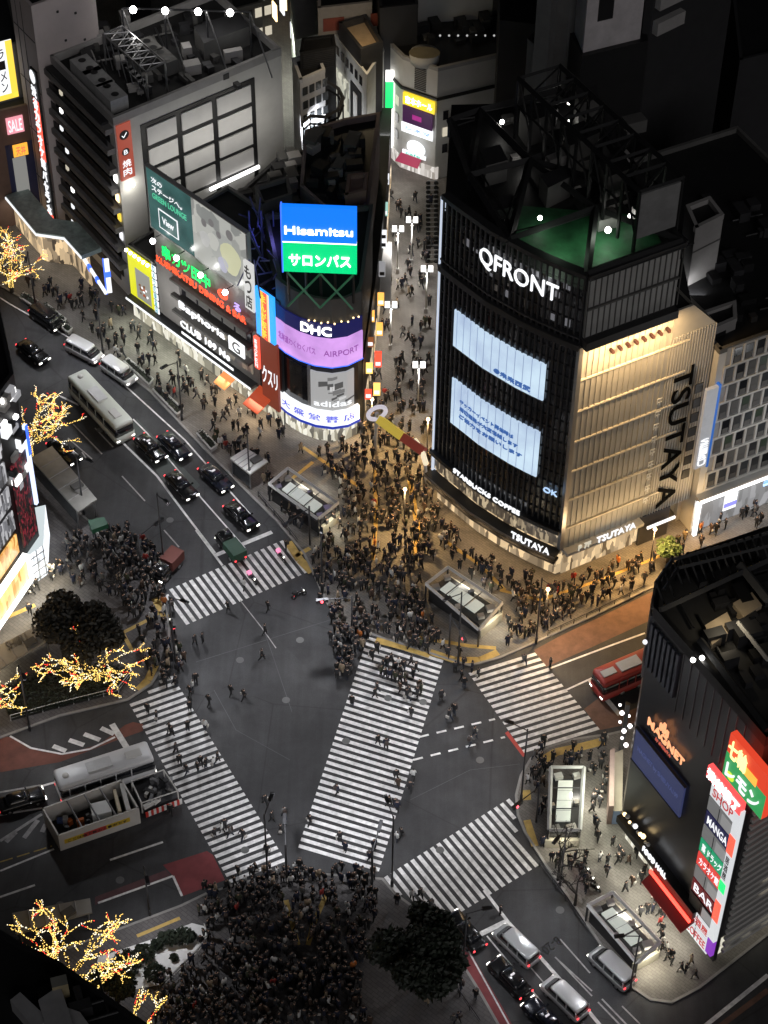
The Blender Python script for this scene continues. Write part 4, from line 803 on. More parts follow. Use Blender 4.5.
t = board('video_screen', 'curved violet screen with darker characters wrapped round the corner building', 'screen', DW, (-.2, DW.len + .2, zC, zB - .1), .1, .5, screen_mat('violet_screen', (.66, .34, .86), 1.05, .25, .3)); letter(DW, '北海道わくわくパス', DW.len * .04, DW.len * .52, zC + 1.5, zC + 2.5, .62, emi('screen_magenta', (.38, .10, .50), .7), t, th=.03); letter(DW, 'AIRPORT', DW.len * .60, DW.len * .96, zC + 1.5, zC + 2.3, .62, emi('screen_magenta', (.38, .10, .50), .7), t, th=.03)
mb = MB(); DW.box(mb, -.25, DW.len + .25, zC - .12, zC, .08, .64, eB); mb.build('blue_edge', t)
zp0, zp1 = DW.at(335, 411)[1], DW.at(335, 372)[1]
mb = MB(); DW.box(mb, .3, DW.len * .40, zp0, zp1, 0, .1, glassd); DW.box(mb, DW.len * .40, DW.len * .43, zp0 - .5, zp1 + .5, 0, .2, grey); mb.build('glazing', D)
t = board('poster', 'grey and white picture poster below the violet screen', 'poster', DW, (DW.len * .44, DW.len * .93, zp0, zp1), .1, .15, emi('poster_base', (.45, .45, .45), .8)); r = (DW.len * .44, DW.len * .93, zp0, zp1)
random.seed(11); mb = MB()
for k in range(14):
    q = sub(r, *(lambda x, w: (x, min(1, x + w)))(random.uniform(.05, .8), random.uniform(.1, .3)), *(lambda x, w: (x, min(.98, x + w)))(random.uniform(.25, .85), random.uniform(.05, .2))); c = random.choice([.1, .2, .3, .7]); DW.quadz(mb, [(q[0], q[2]), (q[1], q[2] + .3), (q[1], q[3]), (q[0], q[3] - .2)], .26, .27 + .004 * k, emi('ph%d' % int(c * 10), (c, c, c), .8))
mb.build('photo_tones', t); letter(DW, 'adidas', *sub(r, .08, .92, .16, .30), .36, eWs, t, bold=.05, th=.03)
zt0, zt1 = DW.at(320, 437)[1] + .0, DW.at(320, 420)[1]
t = board('band_sign', 'white band with blue and violet characters round the foot of the corner building', 'sign', DW, (.1, DW.len - .2, 2.9, 5.0), .2, .4, eWs); letter(DW, '大 盛 堂 書 店', DW.len * .06, DW.len * .92, 3.5, 4.5, .62, emi('ink_blue', (.08, .10, .75), .9), t, bold=.02, th=.03)
mb = MB(); DW.box(mb, .1, DW.len - .1, 2.5, 2.85, .2, .6, emi('dblue', (.02, .05, .5), .8)); mb.build('blue_trim', D)
mb = MB(); DW.box(mb, .2, DW.len - .2, .2, 2.4, .02, .12, shopw); mb.build('shop_window', D)
for k in range(3): wall_light('shop_light', DW, DW.len * k / 3 + .2, DW.len * (k + 1) / 3, 2.3, .5, 50, (1, .95, .85), D, .5, tilt=R(25))
HW = Wall([G(284, 269, 24.5), G(357, 272, 24.5)])
rz0 = 24.6; rz1 = HW.at(281, 203)[1]; rm_ = rz0 + (rz1 - rz0) * .47
t = board('rooftop_billboard', 'square rooftop light board, blue above green with white words', 'billboard', HW, (0, HW.len, rm_, rz1), 0, .5, emi('hb', (.006, .19, 1.0), 1.15))
mb = MB(); HW.box(mb, 0, HW.len, rz0, rm_ - .12, 0, .5, emi('hg', (.0, .75, .24), 1.05)); mb.build('green_panel', t); mb = MB(); HW.box(mb, 0, HW.len, rm_ - .12, rm_, .0, .52, eW); mb.build('dividing_line', t)
mb = MB(); HW.box(mb, -.15, 0, rz0 - .1, rz1 + .1, -.1, .55, eB); mb.build('blue_edge', t)
letter(HW, 'Hisamitsu', HW.len * .03, HW.len * .95, rm_ + 1.0, rm_ + 2.0, .52, eW, t, name='upper_lettering', bold=.05); letter(HW, 'サロンパス', HW.len * .08, HW.len * .92, rz0 + .9, rz0 + 2.4, .52, eW, t, name='lower_lettering', bold=.05)
mb = MB()
for s in (.05, .3, .5, .7, .95): mb.bar(HW.pt(HW.len * s, rz0, .2), HW.pt(HW.len * s, ztop - .6, -.5), .2, metald); mb.bar(HW.pt(HW.len * s, rz1 - 1, -.1), HW.pt(HW.len * s, ztop - .6, -5), .15, metald)
for a, b in ((.05, .5), (.5, .95)): mb.bar(HW.pt(HW.len * a, rz0 - .3, .3), HW.pt(HW.len * b, ztop, 1.2), .2, mat('green_steel', (.1, .35, .2), .5)); mb.bar(HW.pt(HW.len * (1 - a), rz0 - .3, .3), HW.pt(HW.len * (1 - b), ztop, 1.2), .2, mat('green_steel', (.1, .35, .2), .5))
mb.build('support_frame', t)
# violet lit scaffold behind and low dark roofs between the blocks
st = thing('scaffold', 'blue lit pipe scaffold on the roof left of the square light board', 'scaffold', G3(262, 240, 16)); mb = MB()
random.seed(5)
for k in range(26):
    a = (random.uniform(248, 280), random.uniform(200, 275)); b = (a[0] + random.uniform(-14, 14), a[1] + random.uniform(-18, 18)); mb.tube((*G(*a, 20), random.uniform(17, 22)), (*G(*b, 20), random.uniform(17, 22)), .08, mat('blue_pipe', (.12, .12, .3), .5))
for x in (250, 262, 274): mb.tube((*G(x, 240, 18), 12), (*G(x, 240, 18), 22), .1, mat('blue_pipe', (.12, .12, .3), .5))
mb.build('pipes', st); area_light('blue_glow', G3(276, 232, 22), (2, 2), 120, (.25, .22, 1.0), parent=st, rot=(0, R(60), 0))
# ======== blocks behind
def blk(name, lab, px, z, wm=None, rm=None, par=.5, group=None, pts=None): return building(name, lab, px, z, wm or greyd, rm, par, pts=pts, group=group)
fill = blk('low_building', 'dark flat roofed block in the yard between the office block and the round corner', [(235, 262), (282, 262), (300, 190), (318, 150), (285, 150), (225, 205)], 14, dark)
b = blk('roof_house', 'brown grey plant house with small windows behind the square light board', [(262, 204), (292, 194), (288, 176), (255, 186)], 19, mat('brown_grey', (.12, .11, .105), .8)); W_ = Wall([G(262, 204, 19), G(292, 194, 19)]); windows(b, W_, [.5 + .8 * k for k in range(5)], [17], .4, .6, metal)
bt = blk('back_building', 'mauve walled building with a cluttered black roof behind the round corner', [(300, 185), (328, 210), (345, 222), (369, 203), (380, 112), (345, 118), (305, 130)], 19, mat('mauve_wall', (.22, .17, .165), .8), black, .8, group=None)
mb = MB(); random.seed(9)
for k in range(34):
    c = G(random.uniform(312, 362), random.uniform(130, 195), 19); s = random.uniform(.5, 1.6); mb.box((*c, 18.2 + s / 2), (s * random.uniform(1, 2), s, s), random.choice([greyd, dark, dark, metald, black, grey]), random.uniform(0, 1.5))
mb.build_each('rooftop_unit', bt); clutter(fill, [(240, 255), (280, 255), (298, 190), (312, 152), (290, 155), (232, 205)], 13.6, 40, 83)
bp = blk('roof_hut', 'small brown rooftop hut at the point of the mauve building', [(345, 195), (366, 190), (368, 172), (348, 174)], 20.5, mat('rust_roof', (.25, .16, .13), .8), mat('rust_roof', (.25, .16, .13), .8))
# curved black rail roof and windowed white block
b = blk('white_building', 'small white building with a grid of windows and a black roof', [(300, 80), (325, 69), (318, 50), (292, 58)], 17, mat('white_wall', (.55, .55, .57), .7), black); W_ = Wall([G(300, 80, 17), G(325, 69, 17)]); windows(b, W_, [.35 + 1.0 * k for k in range(4)], [14.6, 12.6, 10.6, 8.6], .7, 1.1, glassm)
area_light('alley_light', G3(312, 128, 10), (3, 3), 600, (.95, .97, 1.0), parent=b, rot=(R(75), 0, 0))
rl = thing('roof_rail', 'curved black rail sweeping round the roof below the white building', 'rail', G3(325, 110, 14)); mb = MB(); rp = [G3(*p, 15.5) for p in ((303, 122), (310, 116), (325, 117), (338, 110), (343, 98), (338, 88), (328, 82))]
for a, c in zip(rp, rp[1:]): mb.bar(a, c, .35, metald); mb.bar((a[0], a[1], 14.4), (c[0], c[1], 14.4), .25, black); mb.bar(a, (a[0], a[1], 12), .15, metald)
mb.build('rail', rl)
b = blk('gallery_building', 'black roofed gallery with a white side wall and large framed opening', [(322, 18), (367, 75), (384, 50), (372, 8), (340, 2)], 17, mat('gallery_white', (.62, .62, .60), .6), black, .3)
W_ = Wall([G(322, 18, 17), G(367, 75, 17)])
for k in range(9): mb = MB(); u = .5 + k * 1.35; W_.box(mb, u, u + .7, 14.6, 15.8, .02, .1, wallwin); mb.build('window', b)
mb = MB(); W_.box(mb, W_.len - 4.6, W_.len - 1.5, 6, 13.4, .02, .12, black); W_.box(mb, W_.len - 3.6, W_.len - 2.5, 7, 12.4, .13, .2, greyl); mb.build('framed_opening', b)
mb = MB(); W_.box(mb, W_.len - 9.5, W_.len - 5.2, 3, 12.5, .02, .3, glow_var('gallery_inside', (.5, .5, .42), (.14, .14, .12), .9, .7, (.7, .68, .55))); mb.build('lit_gallery_window', b)
area_light('gallery_light', W_.pt(W_.len * .6, 10, 6), (5, 5), 1500, (.95, .97, 1), parent=b, rot=(R(75), 0, math.atan2(*(W_.p[1] - W_.p[0])[::-1])))
b = blk('roof_terrace', 'cream lit roof terrace with glass sides on the black roofed gallery', [(339, 22), (361, 49), (383, 42), (366, 14)], 19.5, metald, mat('cream_deck', (.50, .36, .22), .7, var=.2), .9); area_light('terrace_light', G3(362, 30, 24), (3, 3), 420, (1, .78, .48), parent=b)
b = blk('back_building', 'tan walled building with red brown shutters behind the roof terrace', [(318, 8), (372, 2), (372, -40), (318, -30)], 21, mat('tan_wall', (.28, .25, .22), .8), black); W_ = Wall([G(318, 8, 21), G(372, 2, 21)]); windows(b, W_, [.6, 6.5], [17.6], 2.6, 1.8, mat('shutter_red', (.22, .05, .03)))
b = blk('dark_hall', 'black louvred box behind the small white building', [(300, 52), (336, 46), (334, 34), (302, 38)], 19, black, black, .2); W_ = Wall([G(300, 52, 19), G(336, 46, 19)]); mb = MB()
for k in range(10): W_.box(mb, .4, W_.len - .3, 16.2 + k * .26, 16.3 + k * .26, 0, .1, metald)
mb.build('louvre', b)
# lit lane up at the top left of centre
lw = Wall([G(262, 8), G(300, 62)])
for k, (c, lab) in enumerate(((eWs, 'white'), (eR, 'red'), (eG, 'green'), (eWarm, 'amber'), (eWs, 'pale lower'), (eWarm, 'orange lower'), (eWs, 'blue white'))):
    u = .5 + k * lw.len / 7.5; t = board('lane_sign', lab + ' light sign in the narrow lane at the top edge', 'sign', lw, (u, u + 1.4, 2.5 + (k % 3) * 2, 5 + (k % 3) * 2.2), .2 + .4 * (k % 2), .2, c)
b = blk('lane_building', 'pale green walled lane building hung with white signs at the top edge', [(290, -6), (296, 40), (318, 34), (316, -20)], 12, mat('green_grey', (.34, .36, .32), .7), grey); area_light('lane_light', G3(288, 34, 9), (5, 5), 2200, (.95, 1, .9), parent=b)
b = blk('lane_building', 'dark tiled lane building at the top edge left of the lit lane', [(232, 10), (262, 2), (255, -40), (220, -30)], 16, greyd)
W_ = Wall([G(232, 10, 16), G(262, 2, 16)]); windows(b, W_, [.5, 1.8, 3.1, 4.4], [5, 8, 11, 14], .9, 1.3, litp=.6)

# ======== pale building at the head of the street
ze = 16.8
bw = [G(389, 42, ze), G(403, 56, ze), G(438, 68, ze), G(500, 54, ze)]
# anchor on the ground line of the street end
EB = building('street_end_building', 'pale folded front building with stacked signs closing the pedestrian street', None, ze, greyl, black, .5, [tuple(p) for p in bw] + [tuple(G(500, 10, ze)), tuple(G(395, 5, ze))], pm=grey)
EW = Wall(bw); s1, s2 = EW.L[1], EW.L[2]
mb = MB(); EW.box(mb, 0, EW.len, 12.2, 12.5, 0, .3, black); mb.build('dark_cornice', EB)
mb = MB(); c0 = EW.pt((s1 + s2) / 2, ze, -1.2); mb.poly([(c0[0] + 1.9 * math.cos(a), c0[1] + 1.3 * math.sin(a), ze + .6) for a in np.linspace(0, 6.283, 20)[:-1]], mat('copper_dome', (.25, .21, .13), .5)); mb.tube((c0[0], c0[1], ze - .5), (c0[0], c0[1], ze + .59), 1.8, greyl, 1.8, n=20); mb.build('round_turret', EB)
mb = MB()
for k in range(13): EW.box(mb, s1 + (s2 - s1) * .35, s1 + (s2 - s1) * .68, 12.8 + k * .26, 12.9 + k * .26, 0, .1, greyd)
mb.build('louvre_panel', EB)
e = lambda a, b, z0, z1: (s1 + (s2 - s1) * a, s1 + (s2 - s1) * b, z0, z1)
t = board('shop_sign', 'yellow lit sign with white characters at the top of the street end building', 'sign', EW, e(.08, .95, 10.2, 11.9), .1, .3, emi('yel2', (.95, .70, .03), 1.1)); letter(EW, '吉本ホール', *e(.15, .88, 10.5, 11.6), .42, eW, t, th=.04)
t = board('video_screen', 'dark violet screen under the yellow sign at the street end', 'screen', EW, e(.08, .9, 7.6, 10.0), .1, .3, emi('dviolet', (.05, .01, .06), .7)); mb = MB(); EW.box(mb, *e(.35, .6, 8.4, 9.1), .41, .44, emi('mag', (.5, .03, .3), .6)); mb.build('picture', t)
t = board('shop_sign', 'blue and white striped lit sign under the dark screen at the street end', 'sign', EW, e(.05, .92, 6.1, 7.5), .1, .3, eWs); letter(EW, 'シネマ', *e(.15, .85, 6.6, 7.1), .42, emi('lb', (.15, .35, 1), 1), t, th=.04)
t = thing('round_sign', 'round white lit sign low on the street end building', 'sign', EW.pt((s1 + s2) / 2, 4, .3)); mb = MB(); mb.poly([EW.pt(s1 + (s2 - s1) * .48 + 1.25 * math.cos(a), 4.3 + 1.15 * math.sin(a), .5) for a in np.linspace(0, 6.283, 24)[:-1]], eWs); mb.build('disc', t)
t = thing('awning', 'crimson awning over the entrance at the street end', 'awning', EW.pt(s1 + 1, 2.4, .3)); mb = MB(); a0, a1 = e(.05, .6, 0, 0)[:2]; mb.hexa([EW.pt(a0, 2.0, 1.4), EW.pt(a1, 2.0, 1.4), EW.pt(a1, 2.3, .1), EW.pt(a0, 2.3, .1), EW.pt(a0, 2.1, 1.4), EW.pt(a1, 2.1, 1.4), EW.pt(a1, 2.9, .1), EW.pt(a0, 2.9, .1)], emi('crimson', (.5, .05, .12), .6)); mb.build('fabric', t)
t = board('shop_sign', 'pale teal name sign above the crimson awning', 'sign', EW, e(.1, .75, 2.9, 3.4), .3, .2, eWs); letter(EW, 'cafe', *e(.2, .6, 2.95, 3.35), .52, emi('teal', (.0, .55, .4), .9), t, th=.03)
mb = MB(); EW.box(mb, .2, s2 + .5, .2, 2.0, .05, .15, glow_var('shop_bright', (1, .95, .9), (.3, .26, .22), .9, 1.0)); mb.build('shop_window', EB)
windows(EB, EW, [.5, 1.9, s2 + .9, s2 + 2.4, s2 + 3.9], [4, 6.5, 9], .7, 1.3, litp=.45)
t = board('vertical_sign', 'tall green and white light column left of the street end building', 'sign', Wall([G(385, 138, 3), G(393, 138, 3)]), (0, .95, 2, 13.5), .4, .3, eW); vw = Wall([G(385, 138, 3), G(393, 138, 3)]); mb = MB(); vw.box(mb, -.02, .97, 8, 12, .72, .76, eG); mb.build('green_band', t)
area_light('street_end_light', EW.pt(s1 + 1.5, 8, 7), (4, 4), 1000, (1, 1, .95), parent=EB, rot=(R(70), 0, 0))
for k in range(7): c = G(470 + 9 * k - 30, 38, ze); lt = thing('roof_lamp', 'small dim lamp on the dark roof edge above the street end', 'lamp', (*c, ze - .5), 'dim lamps on the roof of the street end building'); mb = MB(); mb.tube((*c, ze - .5), (*c, ze + .3), .05, metald); mb.ball((*c, ze + .35), .14, emi('dimlamp', (.8, .8, .8), .6)); mb.build('lamp', lt)
b = blk('white_building', 'pale flat walled block high up at the top edge above the street end', None, 34, greyl, greyl) if False else building('white_building', 'pale flat walled block high up at the top edge above the street end', None, 34, greyl, greyl, .5, [tuple(G(418, 20, 16.8)), tuple(G(492, 15, 16.8)), tuple(G(490, -40, 16.8)), tuple(G(415, -40, 16.8))])
# ======== top right: white tower, steps, slabs
tw = blk('white_tower', 'pale tower with a tall dark slot window at the top right', None, 60, mat('tower_mauve', (.48, .45, .46), .8), grey, pts=[tuple(G(*p, 34)) for p in ((561, 0), (583, 52), (640, 38), (622, -30))])
W_ = Wall([G(583, 52, 34), G(640, 38, 34)]); W2_ = Wall([G(561, 0, 34), G(583, 52, 34)])
tw2 = blk('white_tower', 'pale tower with a tall dark slot window at the top right', [(561, -38), (583, -8), (640, -22), (622, -80)], 46, greyl, grey) if False else None
mb = MB(); W_.box(mb, 1.4, 3.2, 37.5, 52, .02, .12, black); mb.build('slot_window', tw); mb = MB(); mb.prism([tuple(G(*p, 34)) for p in ((552, -4), (582, 56), (648, 40), (640, -40), (560, -40))], 0, 33.9, black, black); mb.build('dark_casing', tw)  # black casing added over the lower tower walls to keep them dark
for k, (px, z) in enumerate((([(545, 58), (565, 64), (583, 60), (575, 36), (552, 32)], 30), ([(534, 44), (548, 52), (556, 36), (546, 28)], 33), ([(526, 62), (537, 70), (545, 58), (536, 50)], 29))): building('stair_tower', ('widest', 'tallest', 'lowest and leftmost')[k] + ' of three pale stepped stair blocks beside the white tower', None, z + (12, 7, 3)[k], mat('stair_grey', (.12, .12, .12), .8), black, .2, pts=[tuple(G(*p, z)) for p in px], group='stepped stair blocks')
b = blk('apartment_building', 'dark apartment block with pale balcony bands at the top right corner', None, 56, mat('night_wall', (.02, .02, .022), .8), black, pts=[tuple(G(*p, 32)) for p in ((640, 48), (648, 50), (730, 10), (720, -30), (640, -10))]); W_ = Wall([G(648, 50, 32), G(730, 10, 32)])
for k in range(6): mb = MB(); W_.box(mb, .3, W_.len * (.35 + .09 * k), 34 + k * 3.2, 35.6 + k * 3.2, 0, .8, grey); mb.build('balcony', b)
b = blk('lift_tower', 'slim grey lift tower right of the roof trusses', [(696, 228), (724, 214), (710, 196), (686, 205)], 33, grey, black, .6); area_light('tower_wash', G3(690, 300, 25), (3, 3), 200, (1, 1, 1), parent=b, rot=(R(75), 0, 0))
W_ = Wall([G(696, 228, 33), G(724, 214, 33)]); mb = MB(); W_.box(mb, 0, W_.len, 29.8, 29.95, 0, .06, greyd); mb.build('joint', b)
b = blk('roof_house', 'small pale house with one black window behind the black wall lettering', [(705, 332), (737, 318), (736, 300), (700, 312)], 27, grey, black, .4); W_ = Wall([G(705, 332, 27), G(737, 318, 27)]); mb = MB(); W_.box(mb, 1.0, 2.7, 24.2, 26.0, .02, .1, black); mb.build('window', b)
# ======== facade with window grid at the right edge
SA, SB = G(690, 533), G(768, 503); SB = SA + (SB - SA) * 2.2
SW_ = Wall([SA, SB]); zS = SW_.at(728, 347)[1]; sn = -SW_.n[0]
SE = building('department_store', 'grey department store with a brick pattern of deep windows at the right edge', None, zS, greyl, black, .6, [tuple(SA), tuple(SB), tuple(SB + sn * 30), tuple(SA + sn * 30)], pm=greyd)
mb = MB(); SW_.box(mb, .9, SW_.len, 6.0, zS - .2, 0, .04, mat('grid_back', (.30, .295, .29), .7)); mb.build('grid_recess', SE)
rows = 8; hh = (zS - 6.4) / rows
for r_ in range(rows):
    z = 6.2 + r_ * hh
    mb = MB(); SW_.box(mb, .8, SW_.len, z - .12, z + .12, .0, .16, greyl); mb.build('grid_band', SE)
    for k in range(9):
        u = .9 + (k + (.5 if r_ % 2 else 0)) * 1.35
        mb = MB(); SW_.box(mb, u - .12, u + .12, z + .12, z + hh - .12, .0, .14, greyl); mb.build('grid_mullion', SE)
        mb = MB(); SW_.box(mb, u + .24, u + 1.12, z + .3, z + hh - .35, .04, .09, random.choice([dark, glassd, glassd, glassm, mat('greenish_win', (.05, .07, .05), .3), greyd])); SW_.box(mb, u + .3, u + 1.0, z + .3, z + hh * .42, .09, .12, greyd); mb.build('window', SE)
mb = MB(); SW_.box(mb, -.1, SW_.len, 5.2, 5.8, .0, .9, greyl); mb.build('canopy', SE); mb = MB(); SW_.box(mb, -.1, SW_.len, 5.3, 5.7, .91, 1.0, eW); SW_.box(mb, -.15, .25, .3, 5.4, .5, .8, eW); mb.build('light_edge', SE)
mb = MB(); SW_.box(mb, .4, SW_.len, .2, 5.0, .02, .1, glow_var('store_window', (.22, .22, .22), (.5, .5, .52), .7, .6, (.3, .3, .31))); mb.build('shop_window', SE)
t = board('shop_sign', 'white and blue panel in the display window at the right edge', 'sign', SW_, (3.6, 5.2, 2.0, 4.3), .3, .1, eWs); mb = MB(); SW_.box(mb, 3.6, 5.2, 2.5, 3.1, .41, .44, emi('pblue', (.3, .3, .9), .9)); mb.build('blue_band', t)
t = board('shop_sign', 'light blue sign on the canopy at the right edge', 'sign', SW_, (7.8, 9.6, 4.6, 5.3), 1.1, .1, emi('lblue', (.3, .55, 1), 1.2))
for k in range(3): area_light('facade_fill', SW_.pt(3 + 4 * k, 14, 12), (3, 3), 260, (1, 1, 1), parent=SE, rot=(R(88), 0, math.atan2(*(SW_.p[1] - SW_.p[0])[::-1])))
for k in range(4): wall_light('shop_light', SW_, k * 3, k * 3 + 2.6, 4.9, 1.2, 90, (1, .97, .93), SE, 1.0, tilt=R(22))
t = board('vertical_sign', 'tall pale sign with a blue edge and white capitals at the right department store corner', 'sign', Wall([SA + (SA - SB) / np.linalg.norm(SA - SB) * .9, SA]), (-.6, .8, 11, 22), .5, .4, mat('pale_sign', (.45, .46, .5), .5, emit=(.4, .42, .45), es=.35)); vW = Wall([SA + (SA - SB) / np.linalg.norm(SA - SB) * .9, SA]); mb = MB(); vW.box(mb, .8, 1.05, 10.8, 22.2, .4, .95, emi('edge_blue', (.02, .13, .5), .8)); mb.build('blue_edge', t); letter(vW, 'SEIBU', -.4, .6, 11.3, 15.2, .92, eWs, t, vertical=True, bold=.04, th=.04)
for k in range(7): mb = MB(); vW.box(mb, -1.6, -.7, 9.5 + 2.0 * k, 10.7 + 2.0 * k, .2, .3, black); mb.build('side_window', SE)
# ======== black foreground building (lower right)
mA, mC = G(655, 600, 34), G(715, 966)
dd = (mC - mA) / np.linalg.norm(mC - mA); mr = np.array([-dd[1], dd[0]])
MC2 = G(776, 926); dr = (MC2 - mC) / np.linalg.norm(MC2 - mC); MF = mC + dr * 30
k0 = mA + np.array([1.5, 4.2]); k1 = mA + np.array([5.5, 7.0]); k2 = k1 + np.array([26, 12])
mpoly = [tuple(mC), tuple(MF), tuple(k2), tuple(k1), tuple(mA + np.array([3.2, 6.0])), tuple(k0), tuple(mA + np.array([.3, 2.2])), tuple(mA)]
MG = building('black_shop_tower', 'glossy black corner building with a violet screen and a column of coloured signs', None, 33.2, mat('gloss_black', (.024, .024, .028), .28, spec=.7), mat('black_roof', (.03, .03, .031), .8), 1.2, mpoly, z0=4.6, pm=black)
MW = Wall([mA, mC]); MR = Wall([mC, MF]); ML = Wall([mA + np.array([1.5, 4.2]), mA + np.array([.3, 2.2]), mA])
cen = np.mean(np.array(mpoly), axis=0); mb = MB(); mb.prism([tuple(np.array(p) + (cen - np.array(p)) * .06) for p in mpoly], 0, 4.7, shopw, roofm); mb.build('ground_floor', MG)
mb = MB()
for k in range(7): u = .2 + k * .62; MW.box(mb, u, u + .36, 26, 31.4, .02, .25, mat('wavy_panel', (.10, .11, .14), .35, metal=.5))
mb.build('wavy_panels', MG)
mb = MB()
for k in range(9): u = 4.6 + k * 1.05; MW.box(mb, u, u + .06, 24.5, 32, .01, .08, metal)
mb.build('panel_joint', MG)
mb = MB()
for k in range(10): u = ML.len * k / 9; ML.box(mb, max(0, u - .12), min(ML.len, u + .12), 24 + .0, 32, .0, .2, mat('rib_silver', (.3, .32, .36), .4, metal=.6))
mb.build('side_ribs', MG)
MWr = lambda *p: MW.rect(*p)
q = [MW.at(637, 741), MW.at(690, 772), MW.at(689, 814), MW.at(634, 768)]
t = thing('video_screen', 'dark violet screen on the black corner building', 'screen', MW.pt(5, 15, .2)); mb = MB(); us = (q[0][0], q[1][0]); zsn = ((q[2][1] + q[3][1]) / 2, (q[0][1] + q[1][1]) / 2); MW.box(mb, *us, *zsn, .1, .3, emi('dim_violet', (.045, .055, .14), .7)); mb.build('panel', t); mb = MB(); MW.box(mb, us[0] - .1, us[1] + .1, zsn[0] - .12, zsn[0], .1, .36, greyd); MW.box(mb, us[0] - .1, us[1] + .1, zsn[1], zsn[1] + .12, .1, .36, greyd); mb.build_each('frame', t)
letter(MW, 'MAGNET by SHIBUYA109', us[0] + .6, us[1] - .6, (zsn[0] + zsn[1]) / 2 - .4, (zsn[0] + zsn[1]) / 2 + .4, .32, emi('dim_violet2', (.08, .10, .24), .7), t, th=.03)
a, b_ = MW.at(648, 722), MW.at(689, 758); zc = (a[1] + b_[1]) / 2; em = emi('copper_glow', (1.0, .42, .20), 1.3)
t = thing('wall_logo', 'glowing copper capitals with a mark above on the black building', 'sign', MW.pt(a[0], zc, .3)); letter(MW, 'MAGNET', a[0] + .4, b_[0] - .1, zc - .4, zc + .6, .3, em, t, bold=.02)
mb = MB(); uc = (a[0] + b_[0]) / 2 - .3
for s in ((-.6, -.3, .8, 1.6), (-.15, .15, .8, 2.1), (.3, .6, .8, 1.6)): MW.box(mb, uc + s[0], uc + s[1], zc + s[2], zc + s[3], .3, .45, em)
mb.build('crown_mark', t); letter(MW, 'by SHIBUYA', uc - .9, uc + 1.3, zc - 1.2, zc - .8, .3, emi('dull_red', (.6, .12, .08), .8), t, name='small_lettering')
mb = MB(); MW.box(mb, .3, MW.len * .80, 4.0, 4.9, 0, .9, black); mb.build('canopy', MG)
mb = MB(); [mb.ball(MW.pt(.6 + .42 * k, 5.6 + .2 * (k % 3), .6), .16 + .05 * (k % 3), random.choice([eWarm, eWs, greyl])) for k in range(11)]; mb.build_each('canopy_lamp', MG)
wordsign('shop_lettering', 'small white capitals on the canopy of the black building', MW, 'FOOD HALL', (4.6, 8.2, 4.9, 5.6), eWs, o=.9)
r = (MW.len * .40, MW.len * .80, .4, 3.4); mb = MB(); t = thing('awning', 'dark red awning with a glowing red edge on the black building', 'awning', MW.pt(r[0], 3, 1)); mb.hexa([MW.pt(r[0], 2.5, 1.9), MW.pt(r[1], 2.5, 1.9), MW.pt(r[1], 3.4, .1), MW.pt(r[0], 3.4, .1), MW.pt(r[0], 2.6, 1.9), MW.pt(r[1], 2.6, 1.9), MW.pt(r[1], 4.0, .1), MW.pt(r[0], 4.0, .1)], mat('maroon_cloth', (.16, .015, .015), .7)); mb.build('fabric', t); mb = MB(); MW.box(mb, r[0], r[1], 3.6, 3.95, 1.0, 1.2, emi('redtube', (1, .06, .04), 4)); mb.build('light_edge', t)
for k in range(5): wall_light('shop_light', MW, 1 + k * 2.6, 3 + k * 2.6, 2.4, 1.6, 95, (1, .97, .80), MG, 1.0, tilt=R(-30))
# sign column on the corner
uS0 = MW.at(689, 915)[0] if False else MW.len - 4.5; zS0 = 23.2
mb = MB(); MW.box(mb, uS0, MW.len, 1.0, zS0, .02, .4, metald); mb.build('sign_column_frame', MG)
random.seed(21)
eWd = emi('white_sign_dim', (.9, .92, .95), .75)
cols = [('white', eWd), ('grey', emi('sgrey', (.25, .25, .25), .6)), ('navy', emi('snavy', (.03, .03, .10), .6)), ('grey', emi('sgrey', (.25, .25, .25), .6)), ('green', emi('sgreen', (.02, .35, .16), .9)), ('red', emi('sred2', (.75, .06, .05), 1.0)), ('grey', emi('sgrey', (.25, .25, .25), .6)), ('dark red', emi('sdred', (.16, .01, .015), .7)), ('black', dark), ('white', eWd), ('white', eWd)]
words = {0: 'SHOP', 2: 'MANGA', 4: '薬 ドラッグ', 5: 'カラオケ館', 7: 'BAR', 9: '居酒屋', 10: 'COFFEE'}
for k, (cn, cm) in enumerate(cols):
    z1 = zS0 - .6 - k * 1.98; r = (uS0 + .15, MW.len - .9, z1 - 1.75, z1)
    t = board('tenant_sign', '%s sign panel, %s from the top of the column on the black building corner' % (cn, ('first', 'second', 'third', 'fourth', 'fifth', 'sixth', 'seventh', 'eighth', 'ninth', 'tenth', 'lowest')[k]), 'sign', MW, r, .42, .1, cm, group='stacked sign panels')
    mb = MB(); MW.box(mb, r[0] + 1.5, r[0] + 1.56, r[2], r[3], .53, .56, black); mb.build('divider', t)
    if k in words: letter(MW, words[k], *sub(r, .1, .9, .2, .8), .54, eWs if cm is not eWd else emi('ink_red', (.6, .05, .05), .8), t, bold=.03, th=.03)
    else:
        mb = MB(); MW.box(mb, *sub(r, .55, .95, .1, .9), .54, .57, emi('sgrey2', (.42, .42, .42), .6)); mb.build('pale_field', t)
vv = Wall([MW.pt(MW.len - .75, 0, .5)[:2], MW.pt(MW.len + .1, 0, .5)[:2]])
